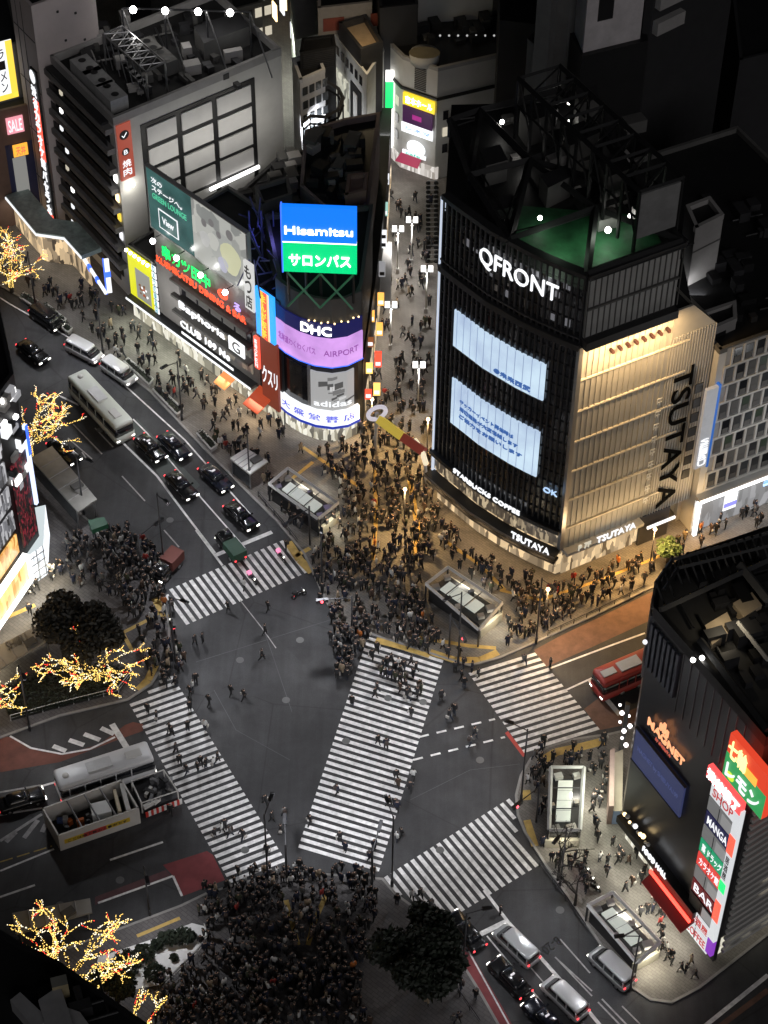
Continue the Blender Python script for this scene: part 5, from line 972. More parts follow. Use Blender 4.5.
t = thing('vertical_sign', 'tall white strip with red and green fields on the black building corner', 'sign', vv.pt(.4, 1, 0)); mb = MB(); vv.box(mb, 0, .8, 4.5, zS0 + .6, 0, .4, eWd); mb.build('panel', t); mb = MB(); vv.box(mb, 0, .8, 17.5, 20, .41, .45, eR); vv.box(mb, 0, .8, 12, 13.4, .41, .45, eG); vv.box(mb, 0, .8, 7.5, 10.4, .41, .45, eR); vv.box(mb, 0.02, .78, 2.2, 4.4, 0, .4, emi('violet2', (.25, .05, .5), 1)); mb.build_each('colour_field', t); letter(vv, '居酒屋', .15, .65, 13.8, 17.2, .46, greyd, t, vertical=True, th=.03)
# lit red-white row and green-red billboard above
r = (uS0 - .2, MW.len - .1, zS0 + .1, zS0 + 1.6); t = board('light_sign', 'row of glaring white characters on red on top of the sign column', 'sign', MW, r, .5, .5, emi('pinkred', (.95, .10, .10), 1.2)); letter(MW, '渋谷横丁', *sub(r, .03, .97, .1, .95), 1.02, emi('hotwhite', (1, .9, .88), 5), t, bold=.06, th=.1)
zr0, zr1 = MW.at(730, 765)[1] if False else zS0 + 3.5, zS0 + 8.8
r = (MW.len - 2.4, MW.len + 2.8, zr0, zr1); t = board('billboard', 'large red over green billboard jutting from the corner of the black building', 'billboard', MW, r, .9, .6, emi('bred', (.85, .07, .03), .9)); mb = MB(); MW.box(mb, r[0], r[1], zr0, zr0 + 3.0, 1.51, 1.55, emi('bgreen', (.04, .34, .10), 1.0)); MW.box(mb, *sub(r, .35, .75, .52, .7), 1.51, 1.58, emi('borange', (1, .35, .05), 1.6)); mb.build('green_field', t); letter(MW, '七輪', *sub(r, .05, .5, .55, .95), 1.6, emi('byel', (1, .75, .3), 1.8), t, name='upper_lettering', bold=.04); letter(MW, 'レモン', *sub(r, .08, .9, .10, .40), 1.6, eWs, t, name='lower_lettering', bold=.04)
mb = MB(); mb.poly([MW.pt(r[0] + 1.0 + .5 * math.cos(a), zr0 + .8 + .5 * math.sin(a), 1.6) for a in np.linspace(0, 6.283, 14)[:-1]], emi('lime', (.6, .8, .05), 1.2)); mb.build('lime_roundel', t)
mr_ = Wall([MW.pt(MW.len + 2.8, 0, 1.5)[:2], np.array(MW.pt(MW.len + 2.8, 0, 1.5)[:2]) + dr * 5]); mb = MB(); mr_.box(mb, 0, 5, zr0, zr1, -.3, 0, emi('bred', (.85, .07, .03), .9)); mb.build('side_panel', t)
# louvred right side
mb = MB()
for k in range(22): z = 2.2 + k * .98; MR.box(mb, .3, MR.len, z, z + .42, .0, .35, greyl)
mb.build('louvre_band', MG)
mb = MB()
for k in range(11):
    for j in range(3): u = 1.2 + j * 2.4; MR.box(mb, u, u + 1.3, 2.66 + k * 1.96, 3.1 + k * 1.96, .05, .1, litwin if random.random() < .12 else wallwin)
mb.build('window_row', MG)
# roof furniture of the black building
mb = MB(); rc = np.array(G(715, 600, 33))
for p, s in (((668, 560), 1), ): pass
for a, b_ in (((656, 583), (672, 560)), ((672, 560), (768, 533)), ((664, 590), (678, 568)), ((678, 568), (768, 546))): A_, B_ = G3(*a, 35), G3(*b_, 35); mb.bar(A_, B_, .25, black)
for k in range(14): a = np.array(G(656 + k * 8, 583 - 25 * min(1, k / 2) - (k - 2) * 2.0 * (k > 2), 35)); mb.bar((*a, 32), (*a, 35.2), .2, black); mb.bar((*a, 35), (a[0] + 1, a[1] - 1.2, 33), .15, black)
mb.build('roof_railing', MG)
mb = MB()
for px, m_ in (([(705, 625), (727, 612), (735, 628), (712, 645)], mat('cream_roof', (.45, .36, .25), .7)), ([(733, 603), (752, 592), (762, 605), (744, 617)], mat('cream_roof', (.45, .36, .25), .7))): mb.prism([tuple(G(*p, 33)) for p in px], 31.9, 33, m_, m_)
mb.build_each('roof_hatch', MG)
mb = MB(); mb.bar(G3(738, 622, 33.5), G3(768, 660, 33.5), .3, greyl); mb.bar(G3(700, 640, 33.5), G3(768, 730, 33.5), .5, dark); mb.bar(G3(740, 565, 33.8), G3(768, 600, 33.8), .6, greyd); mb.bar(G3(660, 610, 33.8), G3(768, 560, 33.8), .4, dark); mb.build_each('roof_duct', MG); clutter(MG, [(680, 620), (760, 700), (768, 640), (768, 560), (700, 580)], 32, 26, 84, [dark, metald, black])
mb = MB()
for p in ((645, 642), (693, 660), (702, 658)): c = G(*p, 33.5); mb.ball((*c, 33.5), .22, eWx if p[0] != 645 else eWs)
mb.build_each('roof_lamp', MG)
for p in ((728, 610),): area_light('roof_lamp_light', G3(*p, 35.5), (1, 1), 60, (1, .85, .6), parent=MG)
lw = Wall([G(628, 800), G(627, 770), G(632, 735)])
lt = thing('vertical_sign', 'glaring white bulb column on the left edge of the black building', 'sign', G3(622, 740, 5)); mb = MB()
for k, p in enumerate(((620, 705), (622, 713), (620, 722), (624, 731), (622, 738), (626, 745), (629, 716), (630, 726))): c = G(*p, 9 - k * .5); mb.ball((*c, 9 - k * .5), .15 + .08 * (k % 2), emi('hotwhite', (1, .9, .88), 5))
mb.build('bulbs', lt)
mb = MB(); c = G(626, 745, 5); mb.box((*G(624, 730, 5), 5), (.4, .4, 8), metald); mb.build('post', lt); area_light('bulb_light', G3(618, 738, 6), (1.5, 1.5), 70, (1, .97, .95), parent=lt)
# ======== left edge building with bright shopfronts
K0 = G(44, 566); KW2 = Wall([G(-40, 690), K0]); KR = Wall([K0, G(14, 372, 27.3) if False else K0 + np.array([-5.5, 20])])
zK = 27.3
KB = building('shop_tower', 'dark shop tower at the left edge with clusters of bright signs and an orange shopfront', None, zK, dark, black, 1.0, [tuple(KW2.p[0]), tuple(K0), tuple(KR.p[1]), tuple(KR.p[1] + np.array([-30, -8])), tuple(KW2.p[0] + np.array([-20, 6]))])
random.seed(33)
L2 = KW2.len
for k in range(6):
    mb = MB(); z = 6.5 + 3.4 * k; KW2.box(mb, L2 - 9, L2 - 4.2, z, z + 2.6, .02, .2, glow_var('cluster_a', (.7, .7, .72), (.03, .03, .03), .9, 1.3, (.2, .2, .22)) if k != 0 else glow_var('cluster_o', (1, .6, .2), (.5, .2, .03), 1.3, 1.0)); mb.build('lit_storey', KB)
for k in range(26):
    z = random.uniform(14, 26.5); u = random.uniform(L2 - 4.0, L2 - 1); w = random.uniform(.4, 1.3); mb = MB(); KW2.box(mb, u, u + w, z, z + random.uniform(.3, 1.2), .1, .3 + .02 * k, random.choice([eWs, eWs, eW, greyl, dark, emi('silver', (.4, .4, .42), .7)])); mb.build('sign_piece', KB)
t = board('vertical_screen', 'black panel sprinkled with red lights on the left edge tower', 'screen', KW2, (L2 - 3.6, L2 - .9, 6.5, 18), .3, .2, glow_var('red_dots', (.004, .002, .002), (.35, .02, .04), .8, 3.0, (.008, .004, .004)))
t = board('vertical_sign', 'thin blue white tube sign on the left edge tower corner', 'sign', KW2, (L2 - .6, L2 - .2, 10, 21), .4, .3, mat('tubew', (.3, .3, .5), emit=(.6, .7, 1), es=1.6)); mb = MB(); KW2.box(mb, L2 - .62, L2 - .18, 17, 21, .71, .76, eB); mb.build('blue_end', t)
t = board('shopfront_sign', 'long orange lit shopfront band outlined in white at the left edge', 'sign', KW2, (0, L2 - 4.4, 3.0, 6.2), .6, .4, glow_var('shop_orange', (1.0, .55, .12), (.75, .28, .04), 1.4, .8, (1, .75, .35)))
mb = MB(); KW2.box(mb, 0, L2 - 4.2, 2.6, 3.0, .5, 1.3, eW); KW2.box(mb, 0, L2 - 4.2, 6.2, 6.4, .5, 1.2, eW); KW2.box(mb, L2 - 4.4, L2 - 4.1, 2.6, 6.4, .5, 1.3, eW); mb.build('white_outline', t)
for k in range(4): wall_light('shop_light', KW2, L2 * k / 4, L2 * (k + .9) / 4, 2.5, 2.2, 170, (1, .86, .55), t, 1.0, tilt=R(25))
# glowing glass entrance cube
gc = [tuple(G(*p)) for p in ((27, 590), (48, 575), (50, 535), (30, 540))]
t = thing('glass_entrance', 'brightly glowing white glass entrance box in front of the left edge tower', 'entrance', (*np.mean(gc, axis=0), 0)); mb = MB(); mb.prism(gc, .13, 4.6, glow_var('cube_white', (.95, .97, 1), (.45, .48, .5), 1.5, 1.3, (.8, .85, .9)), emi('cube_top', (.7, .78, .8), .9)); mb.build('glass_box', t); mb = MB(); ww = Wall([gc[0], gc[1]])
for k in range(4): ww.box(mb, 0, ww.len, .5 + k * 1.1, .58 + k * 1.1, .0, .08, metal)
for k in range(4): ww.box(mb, ww.len * k / 3.2, ww.len * k / 3.2 + .08, .2, 4.6, .0, .09, metal)
mb.build('mullions', t); area_light('entrance_glow', (*G(52, 590, 3), 3.0), (2, 2), 260, (.95, 1, .95), parent=t, rot=(R(30), R(30), 0))
# ======== black station roof in the bottom left corner
b = building('station_building', 'black station roof filling the bottom left corner', [(-40, 905), (20, 942), (60, 962), (170, 1040), (200, 1200), (-200, 1200)], 14, black, black, .5)
mb = MB(); s_ = mat('station_steel', (.30, .30, .31), .6)
for px, z in (([(10, 1000), (20, 992), (48, 1018), (36, 1030)], 15.2), ([(38, 1000), (60, 985), (75, 1030), (50, 1040)], 15.6), ([(60, 1005), (80, 1012), (100, 1040), (70, 1040)], 15.0)): mb.prism([tuple(G(*p, z)) for p in px], 13.5, z, s_, s_)
mb.build_each('roof_vent', b); mb = MB(); c = G(60, 985, 16); mb.prism([tuple(G(*p, 16)) for p in ((50, 978), (66, 974), (68, 984), (52, 988))], 13.5, 16, mat('ochre_box', (.30, .25, .15), .7), mat('ochre_top', (.2, .2, .18), .7)); mb.build('roof_cabin', b)
# dim background blocks beyond
clutter(SE, [(720, 330), (768, 318), (768, 200), (700, 200)], zS - .6, 22, 85, [dark, black, metald])
clutter(b, [(10, 960), (150, 1030), (60, 1030)], 13.5, 6, 86, [dark, black]); clutter(EB, [(410, 48), (490, 40), (485, 22), (405, 28)], 16.3, 26, 87, [dark, metald, greyd])
random.seed(17); kinds = ['dim flat roofed city block far beyond the top edge']
for k, (px, z) in enumerate((([(380, 8), (418, 4), (412, -60), (370, -50)], 22), ([(500, 20), (545, 25), (560, -30), (500, -40)], 26), ([(150, -10), (225, -30), (200, -90), (120, -60)], 20), ([(740, 60), (900, 20), (880, -80), (730, -30)], 18))): blk('background_block', ('dark block left of the pale block at the top edge', 'dark block between the pale block and the stair blocks', 'dark block behind the floodlit roof at the top edge', 'nearly black block at the far right under the top corner')[k], px, z, mat('night_wall', (.02, .02, .022), .8), black)
# ======== street lamps
def spot(name, loc, power, col, aim, parent, ang=150, rad=.35, blend=1.0):
    l = bpy.data.lights.new(name, 'SPOT'); l.energy = power; l.color = col; l.spot_size = R(ang); l.spot_blend = blend; l.shadow_soft_size = rad
    o = bpy.data.objects.new(name, l); COL.objects.link(o); o.parent = parent; b = ORG[parent.name]
    o.location = tuple(loc[i] - b[i] for i in range(3)); d = Vector(aim) - Vector(loc); o.rotation_euler = d.to_track_quat('-Z', 'Y').to_euler(); return o
XC = G(330, 740)
def street_lamp(px, toward, h, power, label, col=(.95, .96, 1), tilt=0.45, arm=1.8):  # nearly all of these lamps are added to light the junction
    b = G(*px, Z1); tw_ = np.array(toward) - b; tw_ = tw_ / np.linalg.norm(tw_)
    t = thing('street_lamp', label, 'street lamp', (*b, Z1), 'tall street lamps round the junction')
    mb = MB(); mb.tube((*b, Z1), (*b, h), .10, metald, .07, n=8); mb.tube((*b, Z1), (*b, 1.0), .16, metald, .14, n=8); mb.build('pole', t)
    e = b + tw_ * arm; mb = MB(); mb.tube((*b, h - .2), (*e, h + .25), .05, metald); mb.build('arm', t)
    mb = MB(); mb.box((*e, h + .25), (.9, .34, .14), metald, math.atan2(tw_[1], tw_[0])); hd = mb.build('lamp_head', t)
    mb = MB(); mb.box((*e, h + .165), (.7, .26, .03), eWx, math.atan2(tw_[1], tw_[0])); mb.build('lens', t)
    spot('lamp_light', (*e, h + .1), power, col, (*(e + tw_ * h * tilt), 0), t); return t
LP = [((322, 592), 11, 4264, .9, 'added by the kerb corner below the round building'), ((164, 566), 11, 4264, .9, 'at the crowded left plaza corner'), ((176, 668), 11, 3772, 1.0, 'added at the top of the left zebra crossing'),
      ((458, 664), 11, 3772, 1.0, 'added between the middle and right zebra crossings'), ((521, 800), 11, 4592, 1.1, 'added at the rounded corner by the right station entrance'), ((392, 886), 11, 4592, 1.1, 'added beside the big dark round tree'),
      ((268, 884), 11, 4592, 1.1, 'added at the edge of the lower plaza crowd'), ((536, 643), 10, 2460, .5, 'added where the red paving meets the right zebra crossing'),
      ((250, 488), 9, 2460, .5, 'added on the kerb between the two station entrances'), ((182, 420), 9, 2624, .5, 'added on the kerb beside the white van'), ((103, 353), 9, 2624, .5, 'added on the kerb of the upper left street'), ((36, 310), 9, 2132, .5, 'added beside the planters at the upper left'),
      ((84, 514), 9, 1640, .4, 'added behind the left bus shelter'), ((30, 730), 10, 2132, .5, 'added beside the lower left red lane'), ((630, 990), 9, 1394, .5, 'added by the lower right kerb'), ((560, 885), 9, 1967, .5, 'added on the kerb above the silver van'), ((150, 915), 8, 1900, .5, 'added beside the pale paving of the lower plaza'), ((463, 968), 9, 1230, .5, 'added behind the lower right taxis')]
for p, h, pw, tl, lab in LP:
    inner = XC if tl > .8 else {(150, 915): G(158, 950), (250, 488): G(230, 520), (182, 420): G(150, 440), (103, 353): G(80, 400), (36, 310): G(30, 360), (84, 514): G(130, 540), (30, 730): G(60, 800), (630, 990): G(560, 1000), (560, 885): G(500, 960), (463, 968): G(520, 960), (536, 643): G(570, 680)}[p]
    street_lamp(p, inner, h, pw, 'tall dark street lamp ' + lab, tilt=tl)
def lane_lamp(px_head, label, power=260, z=6.5):
    b = G(*px_head, z); t = thing('street_lamp', label, 'street lamp', (*b, Z1), 'twin headed white lamps along the pedestrian street')
    mb = MB(); mb.tube((*b, Z1), (*b, z + .3), .09, greyl, .07, n=8); mb.box((*b, 0.5), (.4, .4, .7), grey); mb.build('pole', t)
    mb = MB(); mb.box((*b, z), (1.5, .5, .12), metal); mb.build('arm', t)
    for s in (-.42, .42):
        mb = MB(); mb.box((b[0] + s, b[1], z + .35), (.55, .55, .5), emi('lantern_glow', (1, .98, .95), 2.2)); mb.build('lantern', t)
    spot('lamp_light', (b[0], b[1] - .2, z - .15), power, (1, .97, .92), (b[0], b[1] - .2, 0), t, ang=160, rad=.3)
for p, l in (((398, 231), 'farthest left of the twin white lamps in the pedestrian street'), ((427, 271), 'twin white lamp on the right side of the pedestrian street beside the glass tower'), ((391, 307), 'twin white lamp left of the middle of the pedestrian street'), ((419, 367), 'nearest twin white lamp in the pedestrian street'), ((412, 222), 'small white lamp in the middle far end of the pedestrian street')): lane_lamp(p, l, 1500)
def warm_lamp(px, lab, power=900):
    b = G(*px, 6); t = thing('street_lamp', lab, 'street lamp', (*b, Z1), 'amber lamps by the glass tower'); mb = MB(); mb.tube((*b, Z1), (*b, 6), .07, metald, n=8); mb.build('pole', t); mb = MB(); mb.ball((*b, 6.1), .22, emi('amber_lens', (1, .7, .35), 6)); mb.build('lamp_head', t); spot('lamp_light', (b[0], b[1] - .3, 5.9), power, (1, .64, .26), (b[0], b[1] - 1, 0), t, ang=165)
for p, l in (((428, 420), 'slim amber lamp close to the left edge of the glass tower'), ((372, 400), 'slim amber lamp at the mouth of the pedestrian street'), ((405, 490), 'slim amber lamp in the middle of the crowd'), ((655, 530), 'slim amber lamp near the small green tree'), ((548, 590), 'slim amber lamp at the foot of the pale wall corner')): warm_lamp(p, l, 3600 if p[0] < 500 else 2300)
# ======== vehicles
def rr(x0, x1, hw, z, r=.3, n=4):
    pts = []; r = min(r, hw * .95, (x1 - x0) / 2.05)
    for cx0, cy0, a0 in ((x1 - r, hw - r, 0), (x0 + r, hw - r, 90), (x0 + r, -hw + r, 180), (x1 - r, -hw + r, 270)):
        for k in range(n + 1): a = R(a0 + 90 * k / n); pts.append((cx0 + r * math.cos(a), cy0 + r * math.sin(a), z))
    return pts
def loft(mb, rings, m, cap0=True, cap1=True):
    n = len(rings[0]); vs = [p for r_ in rings for p in r_]; fs = []
    for j in range(len(rings) - 1):
        for k in range(n): fs.append((j * n + k, j * n + (k + 1) % n, (j + 1) * n + (k + 1) % n, (j + 1) * n + k))
    if cap0: fs.append(tuple(range(n))[::-1])
    if cap1: fs.append(tuple(range((len(rings) - 1) * n, len(rings) * n)))
    mb.mesh(vs, fs, m, True); 
def paintm(n, c, r=.28): return mat('car_paint_' + n, c, r, metal=.25, var=.04, spec=.7)
tyre = mat('tyre', (.015, .015, .015), .8); headm = emi('head_lamp', (1, .97, .88), 4.0)
def wheels(t, xs, hw, r=.33):
    for x in xs:
        for s in (-1, 1):
            mb = MB(); mb.tube((x, s * (hw - .20), r), (x, s * (hw + .01), r), r, tyre, n=14); w = mb.build('wheel', t); mb = MB(); mb.tube((x, s * (hw - .02), r), (x, s * (hw + .03), r), r * .55, metal, n=10); mb.build('rim', w)
def lamps(t, xf, xr, hw, zf, zr, on=True):
    for s in (-1, 1):
        mb = MB(); mb.box((xf, s * (hw - .25), zf), (.10, .38, .16), headm if on else greyl); mb.build('headlight', t)
        mb = MB(); mb.box((xr, s * (hw - .18), zr), (.08, .18, .16), emi('tail_glow', (1, .05, .06), 3)); mb.build('tail_light', t)
def car(label, rear, front, paint_, kind='sedan', taxi=False, group=None, name='parked_car', on=True):
    a, b = G(*rear, .7), G(*front, .7); c = (a + b) / 2; d = b - a; rz = math.atan2(d[1], d[0])
    t = thing(name, label, 'car' if kind == 'sedan' else 'van', (*c, 0.0), group, rz); local(t)
    mb = MB()
    if kind == 'sedan':
        L, hw = 4.6, .86
        loft(mb, [rr(-2.15, 2.15, .80, .22), rr(-2.3, 2.3, .86, .42), rr(-2.28, 2.27, .86, .70), rr(-2.20, 2.10, .82, .86), rr(-2.05, 1.95, .74, .93)], paint_); mb.build('body', t)
        mb = MB(); loft(mb, [rr(-1.65, .95, .74, .90, .3), rr(-1.25, .45, .62, 1.36, .3)], glassd); mb.build('windows', t)
        mb = MB(); loft(mb, [rr(-1.22, .38, .62, 1.355, .25), rr(-1.10, .28, .56, 1.45, .25)], paint_); mb.build('roof', t)
        wheels(t, (-1.35, 1.4), .84, .31); lamps(t, 2.24, -2.26, .86, .66, .72, on)
        mb = MB(); mb.box((.7, .95, .95), (.16, .22, .14), paint_); mb.box((.7, -.95, .95), (.16, .22, .14), paint_); mb.build_each('mirror', t)
        if taxi: mb = MB(); mb.box((-.3, 0, 1.54), (.16, .4, .12), emi('taxi_sign', (.8, .75, .8), .8)); mb.build('roof_sign', t)
    else:
        hw = .87; H_ = 1.9
        loft(mb, [rr(-2.2, 2.25, .80, .25), rr(-2.35, 2.38, .87, .45), rr(-2.35, 2.36, .88, .85), rr(-2.30, 2.10, .86, 1.02)], paint_); mb.build('body', t)
        mb = MB(); loft(mb, [rr(-2.27, 1.95, .84, 1.01), rr(-2.15, 1.25, .76, 1.66)], glassd); mb.build('windows', t)
        mb = MB(); loft(mb, [rr(-2.18, 1.27, .77, 1.65), rr(-2.10, 1.15, .74, 1.80), rr(-1.95, .98, .64, 1.86)], paint_)
        for x in (-2.2, -1.0, .2): mb.hexa([(x, .86, 1.0), (x + .12, .86, 1.0), (x + .12, .84, 1.0), (x, .84, 1.0), (x + .05, .79, 1.67), (x + .17, .79, 1.67), (x + .17, .75, 1.67), (x + .05, .75, 1.67)], paint_); mb.hexa([(x, -.84, 1.0), (x + .12, -.84, 1.0), (x + .12, -.86, 1.0), (x, -.86, 1.0), (x + .05, -.75, 1.67), (x + .17, -.75, 1.67), (x + .17, -.79, 1.67), (x + .05, -.79, 1.67)], paint_)
        mb.build('roof', t)
        wheels(t, (-1.45, 1.45), .86, .33); lamps(t, 2.33, -2.33, .87, .72, .98, on)
    return t
pw_ = paintm('white', (.66, .66, .67)); pk = paintm('black', (.012, .012, .013), .2); pd = paintm('navy_black', (.014, .016, .026), .2); ps = paintm('silver', (.42, .43, .44))
car('white minivan, upper of two in the upper left street', (67, 342), (101, 360), pw_, 'van', group='white vans in the upper left street')
car('white minivan with dark windscreen, lower of two ahead of the white coach', (104, 362), (133, 382), pw_, 'van', group='white vans in the upper left street')
car('tall black minivan parked beside the planters at the upper left', (33, 309), (60, 328), pk, 'van')
car('black sedan with pale reflections in the middle of the upper left street', (21, 342), (45, 361), pk, 'sedan')
car('black sedan hidden partly under the lit tree branches', (52, 441), (76, 461), pk, 'sedan')
car('black taxi right behind the white coach', (139, 436), (162, 459), pk, 'sedan', True, 'dark taxis queueing before the upper crossing')
car('black taxi with red reflection beside the kerb line, uppermost on the right lane', (162, 434), (186, 457), pd, 'sedan', True, 'dark taxis queueing before the upper crossing')
car('black taxi with violet tail glow in the middle lane of the queue', (169, 472), (194, 498), pk, 'sedan', True, 'dark taxis queueing before the upper crossing')
car('black taxi in the kerb lane, second before the crossing', (203, 466), (228, 489), pd, 'sedan', True, 'dark taxis queueing before the upper crossing')
car('black taxi nearest the upper zebra crossing in the kerb lane', (229, 504), (253, 527), pk, 'sedan', True, 'dark taxis queueing before the upper crossing')
car('glossy black saloon waiting at the lower left edge of the road', (0, 806), (42, 793), pk, 'sedan')
car('silver grey van beside the lower right station entrance', (630, 986), (594, 951), ps, 'van')
car('pale grey van at the stop line, first in the lower right queue', (531, 960), (502, 932), ps, 'van', group='vehicles in the lower right queue')
car('white car with a dark glass front, behind the pale grey van', (581, 1014), (549, 983), pw_, 'van', group='vehicles in the lower right queue')
car('black taxi with bright red tail lamps, upper of two at the lower right', (524, 992), (496, 962), pk, 'sedan', True, 'taxis in the lower right queue')
car('black taxi cut by the bottom edge, lower of two at the lower right', (558, 1032), (531, 1004), pd, 'sedan', True, 'taxis in the lower right queue')
car('dark car passing beside the big round tree', (476, 943), (455, 918), pk, 'sedan')
def coach(label, rear, front, L, col, z=2.9, roof_marks=True):
    a, b = G(*rear, 3), G(*front, 3); c = (a + b) / 2; d = b - a; rz = math.atan2(d[1], d[0]); t = thing('bus', label, 'bus', (*c, 0), None, rz); local(t); h = L / 2
    mb = MB(); loft(mb, [rr(-h, h, 1.18, .35, .25), rr(-h, h, 1.22, .6, .25), rr(-h, h, 1.22, 1.35, .25)], col); mb.build('body', t)
    mb = MB(); loft(mb, [rr(-h + .02, h - .02, 1.20, 1.34, .25), rr(-h + .08, h - .12, 1.16, 2.45, .25)], glassd); mb.build('windows', t)
    mb = MB(); loft(mb, [rr(-h + .04, h - .08, 1.18, 2.44, .25), rr(-h + .06, h - .12, 1.16, 2.85, .3), rr(-h + .25, h - .3, .98, 3.0, .3)], col); mb.build('roof', t)
    mb = MB(); mb.box((h * .62, 0, 3.04), (1.5, .8, .14), greyl); mb.build('roof_hatch', t)
    mb = MB(); mb.box((-h * .1, 0, 3.05), (2.4, 1.2, .22), mat('roof_ac', (.5, .5, .5), .5)); mb.build('air_conditioner', t)
    mb = MB(); mb.tube((-h * .8, 0, 2.99), (-h * .8, 0, 3.08), .32, greyl, n=14); mb.build('roof_vent', t)
    for k in range(5):
        x = -h + .9 + k * (L - 1.8) / 5
        mb = MB(); mb.box((x, 1.185, 1.9), (.10, .05, 1.1), col); mb.box((x, -1.185, 1.9), (.10, .05, 1.1), col); mb.build_each('window_pillar', t)
    wheels(t, (-h + 2.2, h - 2.4), 1.19, .46); lamps(t, h - .02, -h + .02, 1.2, .75, .85)
    return t
coach('long white coach with a pale green roof in the upper left street', (77, 373), (123, 422), 10.4, mat('coach_white', (.50, .52, .47), .4, var=.05))
coach('white bus with roof vents behind the open topped enclosure', (61, 777), (146, 750), 9.4, mat('bus_white', (.58, .58, .59), .4, var=.05))
def truck(label, rear, front, L, cabc, boxc, z, w=1.0, signm=None, bus=False, name='delivery_truck'):
    a, b = G(*rear, 1.5), G(*front, 1.5); c = (a + b) / 2; d = b - a; rz = math.atan2(d[1], d[0]); t = thing(name, label, 'truck', (*c, 0), None, rz); local(t); h = L / 2
    mb = MB(); loft(mb, [rr(h - 1.7, h, w * .95, .4, .2), rr(h - 1.7, h, w, 1.2, .2)], cabc); mb.build('cab', t); mb = MB(); loft(mb, [rr(h - 1.65, h - .03, w * .96, 1.2, .2), rr(h - 1.6, h - .35, w * .86, 1.85, .2)], glassd); mb.build('cab_windows', t); mb = MB(); loft(mb, [rr(h - 1.62, h - .33, w * .87, 1.85, .2), rr(h - 1.5, h - .45, w * .8, 1.97, .2)], cabc); mb.build('cab_roof', t)
    mb = MB(); mb.box(((-h + h - 1.8) / 2, 0, (z + .7) / 2), (L - 1.9, w * 2, z - .7), boxc); mb.build('cargo_box', t); mb = MB(); mb.box((-.2, 0, .5), (L - .6, w * 1.5, .2), black); mb.build('chassis', t)
    wheels(t, (-h + 1.0, h - .9), w * .98, .38); lamps(t, h, -h + .03, w, .7, .8); return t
truck('red roofed delivery truck standing left of the upper zebra crossing', (176, 553), (158, 572), 4.0, pk, mat('truck_red', (.13, .04, .032), .7), 1.95, w=.8)
truck('green truck with pink tail lamps before the upper zebra crossing', (239, 553), (222, 532), 4.2, pk, mat('truck_green', (.008, .05, .026), .6), 1.7, w=.78)
rt = coach('red bus with dark windows leaving between the two right towers', (652, 654), (600, 676), 6.6, mat('bus_red', (.33, .035, .03), .45, var=.06))
def bike(label, px, dirpx, glow=None, group=None):
    a, b = G(*px, .5), G(*dirpx, .5); d = b - a; rz = math.atan2(d[1], d[0]); t = thing('motorcycle', label, 'motorcycle', (*a, 0), group, rz); local(t)
    for x in (-.6, .6): mb = MB(); mb.tube((x, -.06, .3), (x, .06, .3), .3, tyre, n=14); w = mb.build('wheel', t); mb = MB(); mb.tube((x, -.07, .3), (x, .07, .3), .12, metal, n=8); mb.build('hub', w)
    mb = MB(); loft(mb, [rr(-.5, .5, .12, .35, .1), rr(-.55, .55, .16, .6, .1), rr(-.45, .3, .12, .78, .1)], pk); mb.build('frame', t)
    mb = MB(); mb.tube((.45, -.3, .98), (.45, .3, .98), .02, metal); mb.tube((.6, 0, .3), (.42, 0, .98), .03, metal); mb.build('handlebar', t)
    mb = MB(); mb.box((.55, 0, .8), (.08, .14, .14), headm); mb.build('headlight', t); mb = MB(); mb.box((-.6, 0, .65), (.08, .22, .16), glow or eRx); mb.build('tail_light', t)
    mb = MB(); mb.box((-.5, 0, .88), (.4, .4, .35), glow and mat('pink_box', (.5, .15, .3), .5, emit=(1, .3, .5), es=1.0) or black); mb.build('top_box', t); return t
bk = [('scooter with a pink glowing box riding over the right half of the upper zebra crossing', (281, 556), (288, 564), 1), ('scooter with a pink glowing box on the middle of the upper zebra crossing', (252, 578), (259, 586), 1), ('motorcycle with a red tail lamp in the open junction below the upper crossing', (299, 594), (309, 590), 0), ('motorcycle standing at the crowded left kerb', (172, 625), (166, 612), 0)]
for l, p, q, g_ in bk: bike(l, p, q, emi('pink_lamp', (1, .25, .55), 6) if g_ else None)
